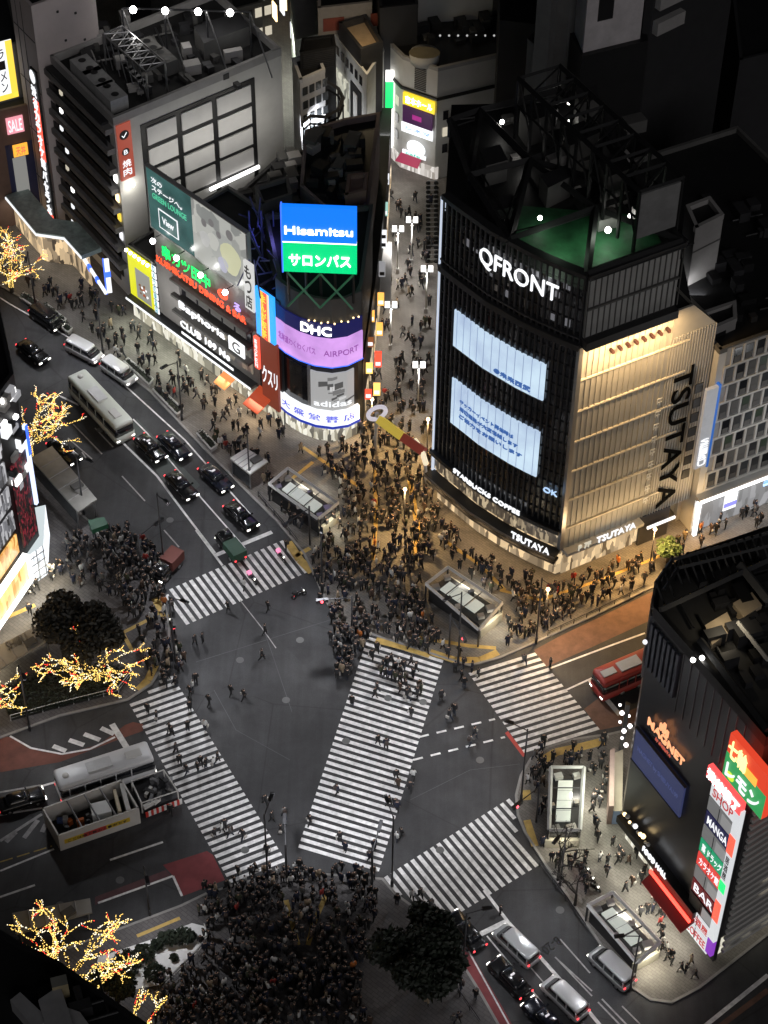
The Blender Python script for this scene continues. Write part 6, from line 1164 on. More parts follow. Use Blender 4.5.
# ======== station entrances: glass roofed stair boxes
def entrance(label, q, h=2.7, lit=250, text=None):
    """q: four roof corners, clockwise in plan, the first edge is a short end"""
    p = [G(*x, h) for x in q]; c = np.mean(p, axis=0); t = thing('station_entrance', label, 'station entrance', (*c, 0)); P_ = lambda u, v: p[0] + (p[3] - p[0]) * u + (p[1] - p[0]) * v     # u along, v across
    mb = MB(); fr = mat('canopy_frame', (.5, .5, .5), .4)
    for a, b in ((0, 1), (1, 2), (2, 3), (3, 0)): mb.bar((*p[a], h), (*p[b], h), .28, fr)
    for x in p: mb.bar((*x, Z1), (*x, h), .15, metald)
    for k in (.33, .66): mb.bar((*P_(k, 0), h - .05), (*P_(k, 1), h - .05), .10, metald)
    mb.build('roof_frame', t)
    mb = MB(); q_ = [P_(.16, .30), P_(.16, .74), P_(.80, .74), P_(.80, .30)]; mb.prism([tuple(x) for x in q_], h - .75, h - .55, mat('frosted_glass', (.5, .53, .5), .3, emit=(.75, .8, .72), es=.42)); sl = mb.build('skylight', t)
    mb = MB()
    for k in range(1, 4): u = .16 + .64 * k / 4; mb.bar((*P_(u, .30), h - .53), (*P_(u, .74), h - .53), .03, metal)
    mb.build('glazing_bars', sl)
    mb = MB(); mb.prism([tuple(P_(u, v)) for u, v in ((.03, .06), (.03, .94), (.97, .94), (.97, .06))], Z1, h - .95, dark, dark); mb.build('stair_well', t)
    mb = MB()
    for u, v, s in ((.07, .2, .5), (.08, .75, .6), (.9, .25, .7), (.9, .7, .5), (.5, .15, .4), (.55, .88, .4)): mb.box((*P_(u, v), h - .7), (s * 1.3, s, .45), random.choice([greyl, metal, grey]), .3)
    mb.build_each('roof_equipment', t)
    mb = MB(); mb.prism([tuple(P_(u, v)) for u, v in ((-.02, -.03), (-.02, .02), (1.02, .02), (1.02, -.03))], Z1, 1.5, mat('pale_parapet', (.36, .34, .28), .7)); mb.prism([tuple(P_(u, v)) for u, v in ((.98, .0), (.98, 1), (1.03, 1), (1.03, 0))], Z1, 1.3, mat('pale_parapet', (.5, .47, .38), .7)); mb.build('side_wall', t)
    area_light('stair_light', (*P_(1.12, .5), 2.3), (1.5, 1.5), lit * .4, (1, .93, .72), parent=t); area_light('stair_light', (*P_(.4, -.15), 2.2), (3, .5), lit * .6, (1, .95, .8), parent=t)
    return t
entrance('glass roofed station entrance below the round corner building', [(288, 468), (269, 484), (318, 519), (338, 503)])
entrance('glass roofed station entrance in front of the curved glass tower', [(448, 567), (426, 584), (479, 630), (502, 603)])
entrance('upright glass roofed station entrance at the right corner', [(584, 767), (551, 767), (549, 830), (580, 830)])
entrance('glass roofed station entrance beside the silver grey van', [(613, 892), (588, 905), (637, 963), (660, 942)], lit=420)
def shelter(label, q, h, m, name='bus_shelter', cat='shelter'):
    p = [G(*x, h) for x in q]; t = thing(name, label, cat, (*np.mean(p, axis=0), 0)); mb = MB(); mb.prism([tuple(x) for x in p], h - .22, h, m, m); mb.build('roof', t)
    mb = MB()
    for k in range(1, 5): a = p[0] + (p[3] - p[0]) * k / 5; b = p[1] + (p[2] - p[1]) * k / 5; mb.bar((*a, h + .02), (*b, h + .02), .09, grey)
    c = (p[0] + p[1] + p[2] + p[3]) / 4; mb.box((*(c * .6 + p[2] * .4), h + .15), (1.2, .8, .3), greyd, .7); mb.build('roof_ribs', t)
    mb = MB()
    for x in p: x = x + (c - x) * .1; mb.tube((*x, .1), (*x, h - .2), .08, metal)
    mb.build_each('post', t); mb = MB(); w = Wall([p[3] + (c - p[3]) * .1, p[0] + (c - p[0]) * .1]); w.box(mb, 0, w.len, .5, h - .4, -.04, .04, glassm); mb.build('glass_screen', t); return t
rib = mat('shelter_roof', (.22, .215, .20), .6, var=.15, scale=.8)
shelter('long grey roofed bus shelter by the left edge plaza', [(30, 458), (52, 446), (97, 499), (78, 512)], 3.0, rib)
shelter('small white roofed shelter between the taxi queue and the first entrance', [(230, 458), (246, 448), (268, 461), (250, 474)], 2.8, mat('shelter_white', (.6, .6, .57), .6))
shelter('pale roofed shelter behind the lower left lit tree', [(12, 913), (16, 934), (92, 912), (90, 898)], 3.0, mat('shelter_pale', (.30, .30, .29), .6), name='taxi_shelter')
shelter('grey covered walkway with white lettering at the left edge', [(-20, 655), (-5, 672), (50, 638), (44, 622)], 2.9, mat('walk_roof', (.36, .35, .32), .6), name='covered_walkway')
wk = Wall([G(2, 660, 3.0), G(40, 638, 3.0)]); vs, fs = glyphs('SHIBU', .0); mb = MB(); o_ = G(8, 651, 3.05); ux = G(28, 641, 3.05) - o_; uy = G(5, 643, 3.05) - o_; mb.mesh([(*(o_ + ux * a + uy * b), 3.05) for a, b, c in vs], fs, white); t = thing('roof_lettering', 'white letters painted on the roof of the left covered walkway', 'sign', (*o_, 3.0)); mb.build('lettering', t)
# open topped enclosure
q = [G(*x, 2.4) for x in ((58, 836), (139, 808), (122, 779), (42, 808))]; c = np.mean(q, axis=0); t = thing('construction_enclosure', 'open topped white walled works enclosure beside the white bus', 'enclosure', (*c, 0)); encl = mat('hoarding', (.55, .53, .50), .6, var=.08)
for a, b, nm in ((0, 1, 'front_wall'), (1, 2, 'end_wall'), (2, 3, 'rear_wall'), (3, 0, 'end_wall')):
    w = Wall([q[a], q[b]]); mb = MB(); w.box(mb, 0, w.len, 0, 2.4, -.15, 0, encl); wl = mb.build(nm, t)
    if a == 0:
        mb = MB(); w.box(mb, .5, w.len * .3, .9, 1.5, 0, .04, mat('strip_yellow', (.6, .42, .04), .6)); w.box(mb, w.len * .3, w.len * .58, .9, 1.5, 0, .04, mat('strip_red', (.5, .06, .05), .6)); w.box(mb, w.len * .58, w.len - 1, .9, 1.5, 0, .04, mat('strip_yellow', (.6, .42, .04), .6)); mb.build('colour_strip', wl); letter(w, 'ここは地下鉄の工事中です', .8, w.len - 1.3, 1.0, 1.4, .05, dark, wl, th=.02)
mb = MB(); mb.poly([(*x, .05) for x in q], black); mb.build('floor', t)
I = lambda u, v: tuple(q[0] + (q[1] - q[0]) * u + (q[3] - q[0]) * v)
mb = MB()
for k in (.3, .52, .72): mb.bar((*I(k, 0), 2.3), (*I(k, 1), 2.3), .12, metal)
mb.build_each('cross_beam', t)
mb = MB(); mb.box((*I(.62, .5), 1.2), (1.8, 1.4, 1.5), white, .3); mb.build('white_cabinet', t)
mb = MB(); mb.box((*I(.83, .5), 1.3), (.3, 2.6, 1.8), mat('cream_board', (.6, .52, .38), .6), .3); mb.box((*I(.93, .5), 1.4), (.4, 3.2, 1.9), greyl, .3); mb.build_each('board', t)
mb = MB()
for k in range(16): mb.box((*I(random.uniform(.12, .55), random.uniform(.1, .8)), .8), (random.uniform(.2, .7), random.uniform(.2, .6), random.uniform(.3, 1.2)), random.choice([greyd, metald, grey, mat('tool_blue', (.05, .08, .2)), mat('tool_orange', (.5, .12, .02)), dark]), random.uniform(0, 2))
mb.build_each('equipment', t)
t = thing('works_trailer', 'cluttered open works platform right of the white walled enclosure', 'platform', G3(155, 792, 0)); e4 = [G(*x, 1.2) for x in ((142, 808), (178, 796), (164, 775), (132, 786))]; mb = MB(); mb.prism([tuple(x) for x in e4], .4, 1.0, dark, metald); mb.build('deck', t); mb = MB()
for a, b in ((0, 1), (1, 2), (2, 3), (3, 0)): mb.bar((*e4[a], 2.0), (*e4[b], 2.0), .1, greyl); mb.bar((*e4[a], .4), (*e4[a], 2.0), .1, greyl)
for k in range(14): xx = e4[0] + (e4[1] - e4[0]) * random.random() + (e4[3] - e4[0]) * random.random() * .9; mb.box((*xx, 1.3), (random.uniform(.3, 1.1), .3, random.uniform(.3, .8)), random.choice([metal, greyd, greyl, dark]), random.uniform(0, 3))
mb.build_each('equipment', t)
wb = Wall([G(146, 818, 0), G(182, 804, 0)]); t = thing('barrier', 'red and white striped barrier in front of the works platform', 'barrier', wb.pt(2, 0, 0)); mb = MB()
for k in range(14): wb.box(mb, wb.len * k / 14, wb.len * (k + 1) / 14, .2, .9, 0, .12, eR if False else mat('barrier_red', (.55, .04, .03), .5) if k % 2 == 0 else white)
mb.build('striped_board', t)
# ======== gate over the street mouth
t = thing('street_gate', 'tilted white ring with a long yellow and red banner beam over the pedestrian street', 'gate', G3(374, 450, Z1)); a, m1, b = Vector(G3(380, 420, 7)), Vector(G3(403, 437, 7.4)), Vector(G3(424, 452, 7))
mb = MB(); mb.bar(a, m1, .9, emi('gate_yellow', (.75, .55, .08), .55)); mb.build('yellow_beam', t); mb = MB(); mb.bar(m1, b, .9, mat('gate_red', (.30, .06, .04), .6, emit=(.3, .05, .03), es=.3)); mb.build('red_beam', t)
mb = MB(); rc = Vector(G3(377, 413, 7.5))
for k in range(16): A0, A1 = k * math.pi / 8, (k + 1) * math.pi / 8; mb.tube(rc + Vector((.95 * math.cos(A0), .4 * math.cos(A0), .85 * math.sin(A0))), rc + Vector((.95 * math.cos(A1), .4 * math.cos(A1), .85 * math.sin(A1))), .24, emi('gate_ring', (.85, .8, .9), .6))
mb.build('ring', t); mb = MB(); mb.tube(G3(375, 453, Z1), rc, .2, greyl, n=8); mb.tube(G3(427, 490, Z1), b, .2, greyl, n=8); mb.build_each('post', t)
mb = MB(); pts = [Vector(G3(*p, 7)) for p in ((415, 440), (419, 446), (423, 454), (426, 464))]
for u, v in zip(pts, pts[1:]): mb.tube(u, v, .3, emi('gate_cream', (1, .85, .6), .9))
mb.build('curved_light', t)
sgn = Wall([G(376, 398, 5), G(391, 398, 5)])
# projecting light signs along the left side of the pedestrian street
random.seed(44)
cc = [('white', eWs), ('pale teal', emi('pale_teal', (.45, .8, .7), .8)), ('grey white', emi('greyw', (.5, .5, .5), .8)), ('silver', emi('silver', (.4, .4, .42), .7)), ('amber', emi('amb', (1, .50, .10), 1.4)), ('brown', emi('brn', (.35, .12, .04), .8)), ('red', emi('sred', (1, .08, .04), 1.3)), ('orange yellow', emi('oy', (1, .62, .15), 1.6))]
def street_sign(px0, px1, zc, ci, lab, h):
    p = G(*px0, zc); h = h * random.uniform(.7, 1.45); w = Wall([p, p + np.array([.95, .0])]); t = board('projecting_sign', lab, 'sign', w, (.1, .85, zc - h / 2, zc + h / 2), 0, .35, cc[ci][1], group='light signs sticking out along the pedestrian street')
    for k in range(max(1, int(h / 1.2))): mb = MB(); z = zc - h / 2 + .25 + k * h / max(1, int(h / 1.2)); w.box(mb, .2, .75, z, z + .5, .351, .38, dark if ci in (0, 2, 3) else eWs); mb.build('character', t)
nth = ('topmost', 'second', 'third', 'fourth', 'fifth', 'sixth', 'seventh', 'eighth')
for j, x in enumerate((0, 11)):
    for k in range(8):
        y = (172 if j else 205) + k * (30 if j else 26); ci = ((0, 1, 0, 2, 4, 5, 7, 6), (0, 1, 0, 3, 4, 4, 6, 7))[j][k]
        street_sign((363 + x + (8 - k) * (1.4 if j else 1.0) - (3 if j else 0), y + 6), None, 7.5, ci, '%s sign, %s from the top in the %s hanging row of the pedestrian street' % (cc[ci][0], nth[k], ('left', 'right')[j]), 1.7)
cgw = Wall([G(363, 425), G(375, 345), G(386, 250), G(391, 170)])
t = thing('street_row_building', 'narrow row building with small lit fronts along the pedestrian street', 'building', cgw.pt(10, 0, 0)); mb = MB(); pts = [tuple(p) for p in cgw.p]; mb.prism(pts + [tuple(np.array(p) + np.array([-3.5, 0])) for p in pts[::-1]], 0, 9.5, dark, black); mb.build('wall', t)
for k in range(9): mb = MB(); u = 2 + k * cgw.len / 9.5; cgw.box(mb, u, u + 3.2, .3, 2.7, .02, .12, shop); mb.build('shop_window', t); area_light('shop_light', cgw.pt(u + 1.6, 2.9, .8), (2, 2), 60, (1, .82, .6) if k < 5 else (1, .97, .9), parent=t)
t = thing('awning', 'flat grey canopy roof at the left side of the pedestrian street', 'awning', G3(388, 270, 4)); mb = MB(); mb.prism([tuple(G(*p, 4)) for p in ((379, 240), (392, 242), (391, 300), (380, 302))], 3.8, 4, grey, grey); mb.build('roof', t)
rw = thing('parking_row', 'row of parked bicycles along the far right side of the pedestrian street', 'bicycle rack', G3(434, 210, Z1)); mb = MB()
for k in range(18): p = G(433, 182 + k * 4.6, .6); mb.tube((p[0] - .7, p[1], .75), (p[0] + .5, p[1] + .1, .75), .05, metal); mb.tube((p[0] - .6, p[1] - .03, .45), (p[0] - .6, p[1] + .03, .45), .3, tyre, n=10); mb.tube((p[0] + .4, p[1] - .03, .45), (p[0] + .4, p[1] + .03, .45), .3, tyre, n=10)
mb.build('bicycles', rw)['kind'] = 'stuff'
# ======== kerb planters
def planter(label, q, h=.55):
    p = [G(*x, Z1 + h) for x in q]; c = np.mean(p, axis=0); t = thing('planter', label, 'planter', (*c, Z1), 'pale edged planters along the kerb'); mb = MB()
    for a, b in ((0, 1), (1, 2), (2, 3), (3, 0)): mb.bar((*p[a], Z1 + h), (*p[b], Z1 + h), .16, greyl)
    mb.prism([tuple(x) for x in p], Z1, Z1 + h - .1, grey, mat('soil', (.02, .018, .015), .9)); mb.build('box', t); mb = MB()
    for k in range(160):
        u, v = random.random(), random.random(); x = p[0] + (p[1] - p[0]) * u + (p[3] - p[0]) * v; s = .12; z = Z1 + h + random.uniform(-.1, .25); a = random.uniform(0, 3); mb.poly([(x[0] + s * math.cos(a), x[1] + s * math.sin(a), z), (x[0] - s * math.sin(a), x[1] + s * math.cos(a), z + .1), (x[0] - s * math.cos(a), x[1] - s * math.sin(a), z)], leafd)
    f = mb.build('hedge', t); f['kind'] = 'stuff'
leafd = mat('dark_leaf', (.016, .024, .014), .6, var=.5, scale=.8); leafg = mat('green_leaf', (.06, .10, .03), .6, var=.4, scale=.8)
for l, q_ in (('small planter at the far upper left kerb', [(20, 297), (24, 292), (40, 302), (36, 307)]), ('long narrow planter behind the black minivan', [(43, 307), (46, 303), (66, 319), (62, 323)]), ('planter with pale edge beside the lower white minivan', [(124, 361), (128, 358), (153, 379), (149, 384)]), ('longest planter, in front of the orange awning', [(153, 389), (158, 386), (183, 409), (177, 414)]), ('planter nearest the small white shelter', [(197, 433), (202, 430), (217, 445), (211, 449)]), ('planter at the foot of the black vehicles by the kerb', [(56, 322), (60, 318), (72, 328), (68, 332)])): planter(l, q_)
# ======== trees
def crown_tree(label, base, h, r, n, leafm, seed, ls=.30, lift=.55, name='leafy_tree'):
    random.seed(seed); b = G(*base, Z1); t = thing(name, label, 'tree', (*b, Z1)); mb = MB(); bark = mat('bark', (.07, .055, .045), .9, bump=.4)
    mb.tube((*b, 0), (*b, h * .45), .28, bark, .2, n=8); lobes = []
    for k in range(16):
        a = random.uniform(0, 6.28); d = r * math.sqrt(random.random()) * .72; z = h * random.uniform(.55, .88) - d * .18; lobes.append((b[0] + d * math.cos(a), b[1] + d * math.sin(a), z, r * random.uniform(.20, .42)))
        mb.tube((b[0], b[1], h * .4), lobes[-1][:3], .12, bark, .04)
    mb.build('trunk', t); mb = MB()
    for k in range(n):
        L = lobes[k % len(lobes)]; v = Vector((random.gauss(0, 1), random.gauss(0, 1), random.gauss(0, .8))).normalized() * L[3] * random.uniform(.55, 1.12); c = Vector(L[:3]) + v
        u = Vector((random.uniform(-1, 1), random.uniform(-1, 1), random.uniform(-.6, .6))).normalized() * ls * random.uniform(.6, 1.2); w = u.orthogonal().normalized() * ls * .5; mb.poly([c - u, c + w, c + u, c - w], leafm)
    f = mb.build('crown', t); f['kind'] = 'stuff'; return t
crown_tree('big dark round crowned tree at the lower plaza', (414, 988), 9, 4.7, 11000, leafd, 1)
crown_tree('dark bushy tree behind the brightest lit tree', (86, 650), 7, 4.6, 9000, mat('brown_leaf', (.022, .021, .015), .6, var=.5, scale=.8), 2)
crown_tree('small light green tree by the orange lit pavement', (668, 562), 3.6, 1.5, 1400, leafg, 3, .2)
crown_tree('small dark tree at the upper left of the lower plaza planting', (118, 1000), 4, 2.0, 2200, leafd, 4, .25)
led = [emi('led_yellow', (1, .66, .16), 2.6), emi('led_white', (1, .90, .66), 2.4), emi('led_red', (1, .05, .03), 2.4)]
def lit_tree(label, base, h, spread, seed, lean=(0, 0), depth=4, n0=7, z0=Z1, g=1.0):
    random.seed(seed); rb = random.Random(seed); b = G(*base, Z1); t = thing('lit_tree', label, 'tree', (*b, z0)); tr = MB(); li = MB(); bark = mat('bark', (.07, .055, .045), .9, bump=.4); cnt = [0]
    def bulb(p, m): r = .052; li.mesh([(p[0] + r, p[1], p[2]), (p[0], p[1] + r, p[2]), (p[0] - r, p[1], p[2]), (p[0], p[1] - r, p[2]), (p[0], p[1], p[2] + r), (p[0], p[1], p[2] - r)], [(0, 1, 4), (1, 2, 4), (2, 3, 4), (3, 0, 4), (1, 0, 5), (2, 1, 5), (3, 2, 5), (0, 3, 5)], m)
    def br(p, d, L, r, lv):
        steps = 3; q = p.copy()
        for k in range(steps):
            d = (d + Vector((random.gauss(0, .16), random.gauss(0, .16), random.gauss(0, .10) + (.05 if lv < 2 else -.02)))).normalized(); e = q + d * L / steps; tr.tube(q, e, r, bark, r * .85, n=5, cap=False)
            nb = int(L / steps / .100)
            for j in range(nb): c = q + (e - q) * (j / nb); a = rb.uniform(0, 6.28); cnt[0] += 1; s = (cnt[0] // 7) % 9; bulb(c + Vector((math.cos(a) * (r + .05), math.sin(a) * (r + .05), rb.uniform(0, r + .06))), led[0] if lv < 2 and rb.random() < .75 else (led[2] if s in (2,) else led[1] if s in (0, 5) else led[0]))
            q = e; r *= .85
        if lv < depth:
            for k in range(random.choice((2, 2, 3))): dd_ = (d + Vector((random.gauss(0, .55), random.gauss(0, .55), random.gauss(.02, .22)))).normalized(); br(q, dd_, L * random.uniform(.6, .82), r * .8, lv + 1)
    B = Vector((*b, z0)); tr.tube(B, B + Vector((0, 0, h * .3)), .25, bark, .2, n=8); B2 = B + Vector((0, 0, h * .3))
    for j in range(60): a = j * .7; bulb(B + Vector((.27 * math.cos(a), .27 * math.sin(a), h * .1 + h * .2 * j / 60)), led[0])
    for k in range(n0): a = 6.283 * k / n0 + random.uniform(-.3, .3); br(B2, Vector((math.cos(a) * spread + lean[0], math.sin(a) * spread + lean[1], 1)).normalized(), h * .27 * g, .11, 1)
    tr.build('trunk', t); o = li.build('fairy_lights', t); o['kind'] = 'stuff'; return t
lit_tree('widest tree wound with yellow, white and red fairy lights before the dark bushy tree', (98, 684), 6.2, 2.2, 14, (.1, 0), n0=11, g=1.4)
lit_tree('lit tree with fairy light branches at the upper left edge of the photo', (12, 292), 7.5, 1.1, 27, (.1, 0), n0=9, g=1.2)
lit_tree('lit tree reaching over the road beside the left edge tower', (32, 462), 8.5, .9, 36, (.9, 0), n0=7, g=1.2)
lit_tree('lit tree cut by the left edge below the covered walkway', (-6, 722), 7.5, 1.0, 14, (.15, .1))
lit_tree('lit tree fanning up beside the black station roof', (72, 1000), 9, 1.0, 20, (.1, .15), n0=11, g=1.3)
lit_tree('small lit tree at the bottom edge behind the black station roof', (142, 1050), 8, .7, 37, (0, .1), n0=3, depth=3)
# plaza planting and white paving lower left
flat('pale_paving', [(96, 972), (98, 957), (150, 940), (192, 923), (204, 926), (207, 936), (196, 950), (160, 985), (130, 990)], Z1 + .008, mat('pale_stone', (.72, .71, .70), .7, var=.10))
def bush(label, px, r, h, group):
    b = G(*px, Z1 + .3); t = thing('shrub', label, 'shrub', (*b, Z1), group); mb = MB()
    mb.tube((*b, Z1), (*b, Z1 + h * .5), .08, mat('bark', (.07, .055, .045), .9)); mb.build('stem', t); mb = MB()
    for k in range(int(260 * r)):
        v = Vector((random.gauss(0, 1), random.gauss(0, 1), abs(random.gauss(0, .7)))).normalized() * r * random.uniform(.5, 1.05); c = Vector((*b, Z1 + h * .35)) + v; u = Vector((random.uniform(-1, 1), random.uniform(-1, 1), random.uniform(-.5, .5))).normalized() * .2; w = u.orthogonal().normalized() * .12; mb.poly([c - u, c + w, c + u, c - w], leafd)
    mb.build('foliage', t)['kind'] = 'stuff'
for k, (px, r) in enumerate((((146, 955), .9), ((157, 945), .6), ((170, 940), .8), ((183, 938), .9), ((190, 937), .6), ((128, 966), 1.3), ((104, 980), 1.2), ((155, 975), 1.0), ((140, 948), .4), ((174, 957), .35), ((163, 937), .5))): bush('dark rounded shrub on the pale paving of the lower left plaza', px, r, r * 1.4, 'dark shrubs on the pale paving')
mbh = MB(); random.seed(6)
t = thing('hedge', 'dark hedge bed with a pale rail above the lower left red lane', 'hedge', G3(80, 700, Z1)); hb = [G(*p, .6) for p in ((10, 718), (58, 705), (118, 690), (132, 672), (110, 664), (50, 668), (0, 690))]
mb = MB(); mb.prism([tuple(x) for x in hb], Z1, .5, mat('soil', (.02, .018, .015), .9)); mb.build('soil_bed', t)
mb = MB(); hx = [x for x in hb]
for k in range(4200):
    i = random.randrange(1, 6); a, b_, c_ = hb[0], hb[i], hb[(i + 1) % 7]; u, v = random.random(), random.random()
    if u + v > 1: u, v = 1 - u, 1 - v
    x = a + (b_ - a) * u + (c_ - a) * v; z = random.uniform(.45, 1.0); s = .18; an = random.uniform(0, 6); mb.poly([(x[0] + s * math.cos(an), x[1] + s * math.sin(an), z), (x[0] - s * .6 * math.sin(an), x[1] + s * .6 * math.cos(an), z + .08), (x[0] - s * math.cos(an), x[1] - s * math.sin(an), z)], leafd)
mb.build('foliage', t)['kind'] = 'stuff'
def rail(label, px, h=.9, m=None, group=None):
    p = [G(*x, h) for x in px]; t = thing('guard_rail', label, 'railing', (*p[0], Z1), group); mb = MB()
    for a, b in zip(p, p[1:]):
        n = max(1, int(np.linalg.norm(b - a) / 1.5)); mb.bar((*a, h + .1), (*b, h + .1), .07, m or greyl); mb.bar((*a, .55), (*b, .55), .05, m or greyl)
        for k in range(n): x = a + (b - a) * k / n; mb.bar((*x, Z1), (*x, h + .1), .07, m or greyl)
    mb.build('rail', t)
rail('pale rail running along the top of the lower left hedge', [(10, 716), (58, 703), (118, 688), (132, 670)], group=None)
rail('long pale guard rail dividing the crowd on the left plaza', [(95, 530), (112, 550), (126, 568), (122, 580)])
rail('dark guard rail along the kerb below the taxi queue', [(258, 492), (282, 520), (298, 540)], m=metald)
rail('grey guard rail on the kerb above the silver van', [(540, 862), (566, 896), (586, 925)], m=metald)
rail('dark guard rail beside the lower right red lane', [(450, 978), (470, 1006), (480, 1020)], m=metald)
rail('pale rail around the pale paving tip of the lower plaza', [(160, 986), (197, 950), (208, 936), (204, 924)])
rail('dark kerb chain rail before the orange lit pavement', [(548, 632), (600, 608), (645, 586)], h=.7, m=metald)
# traffic signals
def signal(label, px, toward, col):
    b = G(*px, Z1); tw_ = np.array(G(*toward)) - b; tw_ /= np.linalg.norm(tw_); t = thing('traffic_light', label, 'traffic light', (*b, Z1)); mb = MB(); mb.tube((*b, Z1), (*b, 6), .1, metald, n=8); e = b + tw_ * 3; mb.tube((*b, 5.7), (*e, 5.9), .06, metald); mb.build('pole', t); mb = MB(); mb.box((*e, 5.7), (1.2, .3, .4), metald, math.atan2(tw_[1], tw_[0])); hd = mb.build('signal_head', t); mb = MB(); f_ = np.array([0, -.18]); mb.ball((*(e + f_), 5.7), .15, col); mb.build('lens', t)
for l, p, q_, c_ in (('traffic light by the crowd corner with a red lens', (352, 634), (300, 640), eRx), ('traffic light with red lens near the station entrance by the glass tower', (449, 652), (470, 690), eRx), ('traffic light arm reaching over the upper left lanes', (142, 574), (172, 552), mat('dull_lens', (.2, .2, .2))), ('traffic light with red lens at the rounded right corner', (536, 822), (520, 836), eRx), ('traffic light at the lower plaza edge', (372, 888), (380, 860), mat('dull_lens', (.2, .2, .2))), ('traffic light between the lower crowd and the left zebra crossing', (287, 882), (286, 850), mat('dull_lens', (.2, .2, .2))), ('traffic light with a pale head beside the red kerb lamp', (310, 545), (290, 560), mat('dull_lens', (.2, .2, .2)))): signal(l, p, q_, c_)
# bare street trees and parked two wheelers by the right corner
def bare_tree(label, base, h, seed):
    random.seed(seed); b = G(*base, Z1); t = thing('bare_tree', label, 'tree', (*b, Z1)); mb = MB(); tw = MB(); bk_ = mat('dark_bark', (.02, .017, .015), .9)
    def br(p, d, L, r, lv):
        e = p + d * L; (mb if lv < 2 else tw).tube(p, e, r, bk_, r * .7, n=5, cap=False)
        if lv < 5:
            for k in range(3 if lv < 3 else 2): br(e, (d + Vector((random.gauss(0, .6), random.gauss(0, .6), random.gauss(.05, .25)))).normalized(), L * random.uniform(.6, .8), r * .65, lv + 1)
    br(Vector((*b, Z1)), Vector((0, 0, 1)), h * .3, .16, 0); mb.build('trunk', t); tw.build('twigs', t)['kind'] = 'stuff'
bare_tree('bare dark tree below the upright station entrance', (558, 880), 7, 3)
bare_tree('bare dark tree at the kerb between the two right station entrances', (575, 905), 6, 8)
bare_tree('leafless dark tree behind the left plaza railing', (126, 604), 6, 5)
for l, p, q in (('parked motorcycle uppermost of three by the kerb at the right corner', (583, 868), (590, 872)), ('parked motorcycle in the middle of three by the right corner kerb', (588, 877), (595, 881)), ('parked motorcycle lowest of three by the right corner kerb', (593, 886), (600, 890))): bike(l, p, q)
# poster wall by the right entrance, kiosk, banner
w = Wall([G(611, 806, 0), G(612, 745, 0)]); t = thing('poster_wall', 'tall pale poster wall with pink and blue tones beside the right station entrance', 'hoarding', w.pt(3, 0, 0)); w = Wall([G(609, 806, 3) , G(622, 806, 3)]); p0, p1, p2, p3 = G(610, 750, 3), G(624, 744, 3), G(623, 806, 3), G(609, 806, 3)
wv = Wall([p3, p0]); mb = MB(); mb.prism([tuple(x) for x in (p0, p0 * .65 + p1 * .35, p3 * .65 + p2 * .35, p3)], Z1, 3.0, mat('pinkish_wall', (.24, .17, .15), .6, var=.3, scale=.5), mat('pinkish_wall', (.24, .17, .15), .6)); mb.build('panel', t)
mb = MB(); mb.prism([tuple(x) for x in (p0 * .62 + p1 * .38, p1, p2, p3 * .62 + p2 * .38)], Z1, 2.2, mat('bluish_wall', (.22, .30, .45), .6, var=.2), mat('cream_wall', (.30, .26, .20), .6)); mb.build('lower_panel', t); area_light('poster_light', (*((p1 + p2) / 2 + np.array([-.5, 0])), 5.0), (1, 5), 70, (.97, 1, .85), parent=t)
area_light('poster_light', (*(np.array(G(600, 790, 4))), 5.0), (3, 5), 420, (.97, 1, .80), parent=t)
t = thing('kiosk_banner', 'green awning strip of a kiosk above the left plaza crowd', 'awning', G3(100, 525, 3)); mb = MB(); mb.prism([tuple(G(*p, 3)) for p in ((88, 520), (104, 517), (108, 524), (92, 530))], 2.4, 3, mat('green_cloth', (.01, .07, .035), .6)); mb.build('fabric', t); mb = MB(); [mb.tube(G3(*p, Z1), G3(*p, 2.4), .05, metald) for p in ((90, 528), (106, 525))]; mb.build_each('post', t)
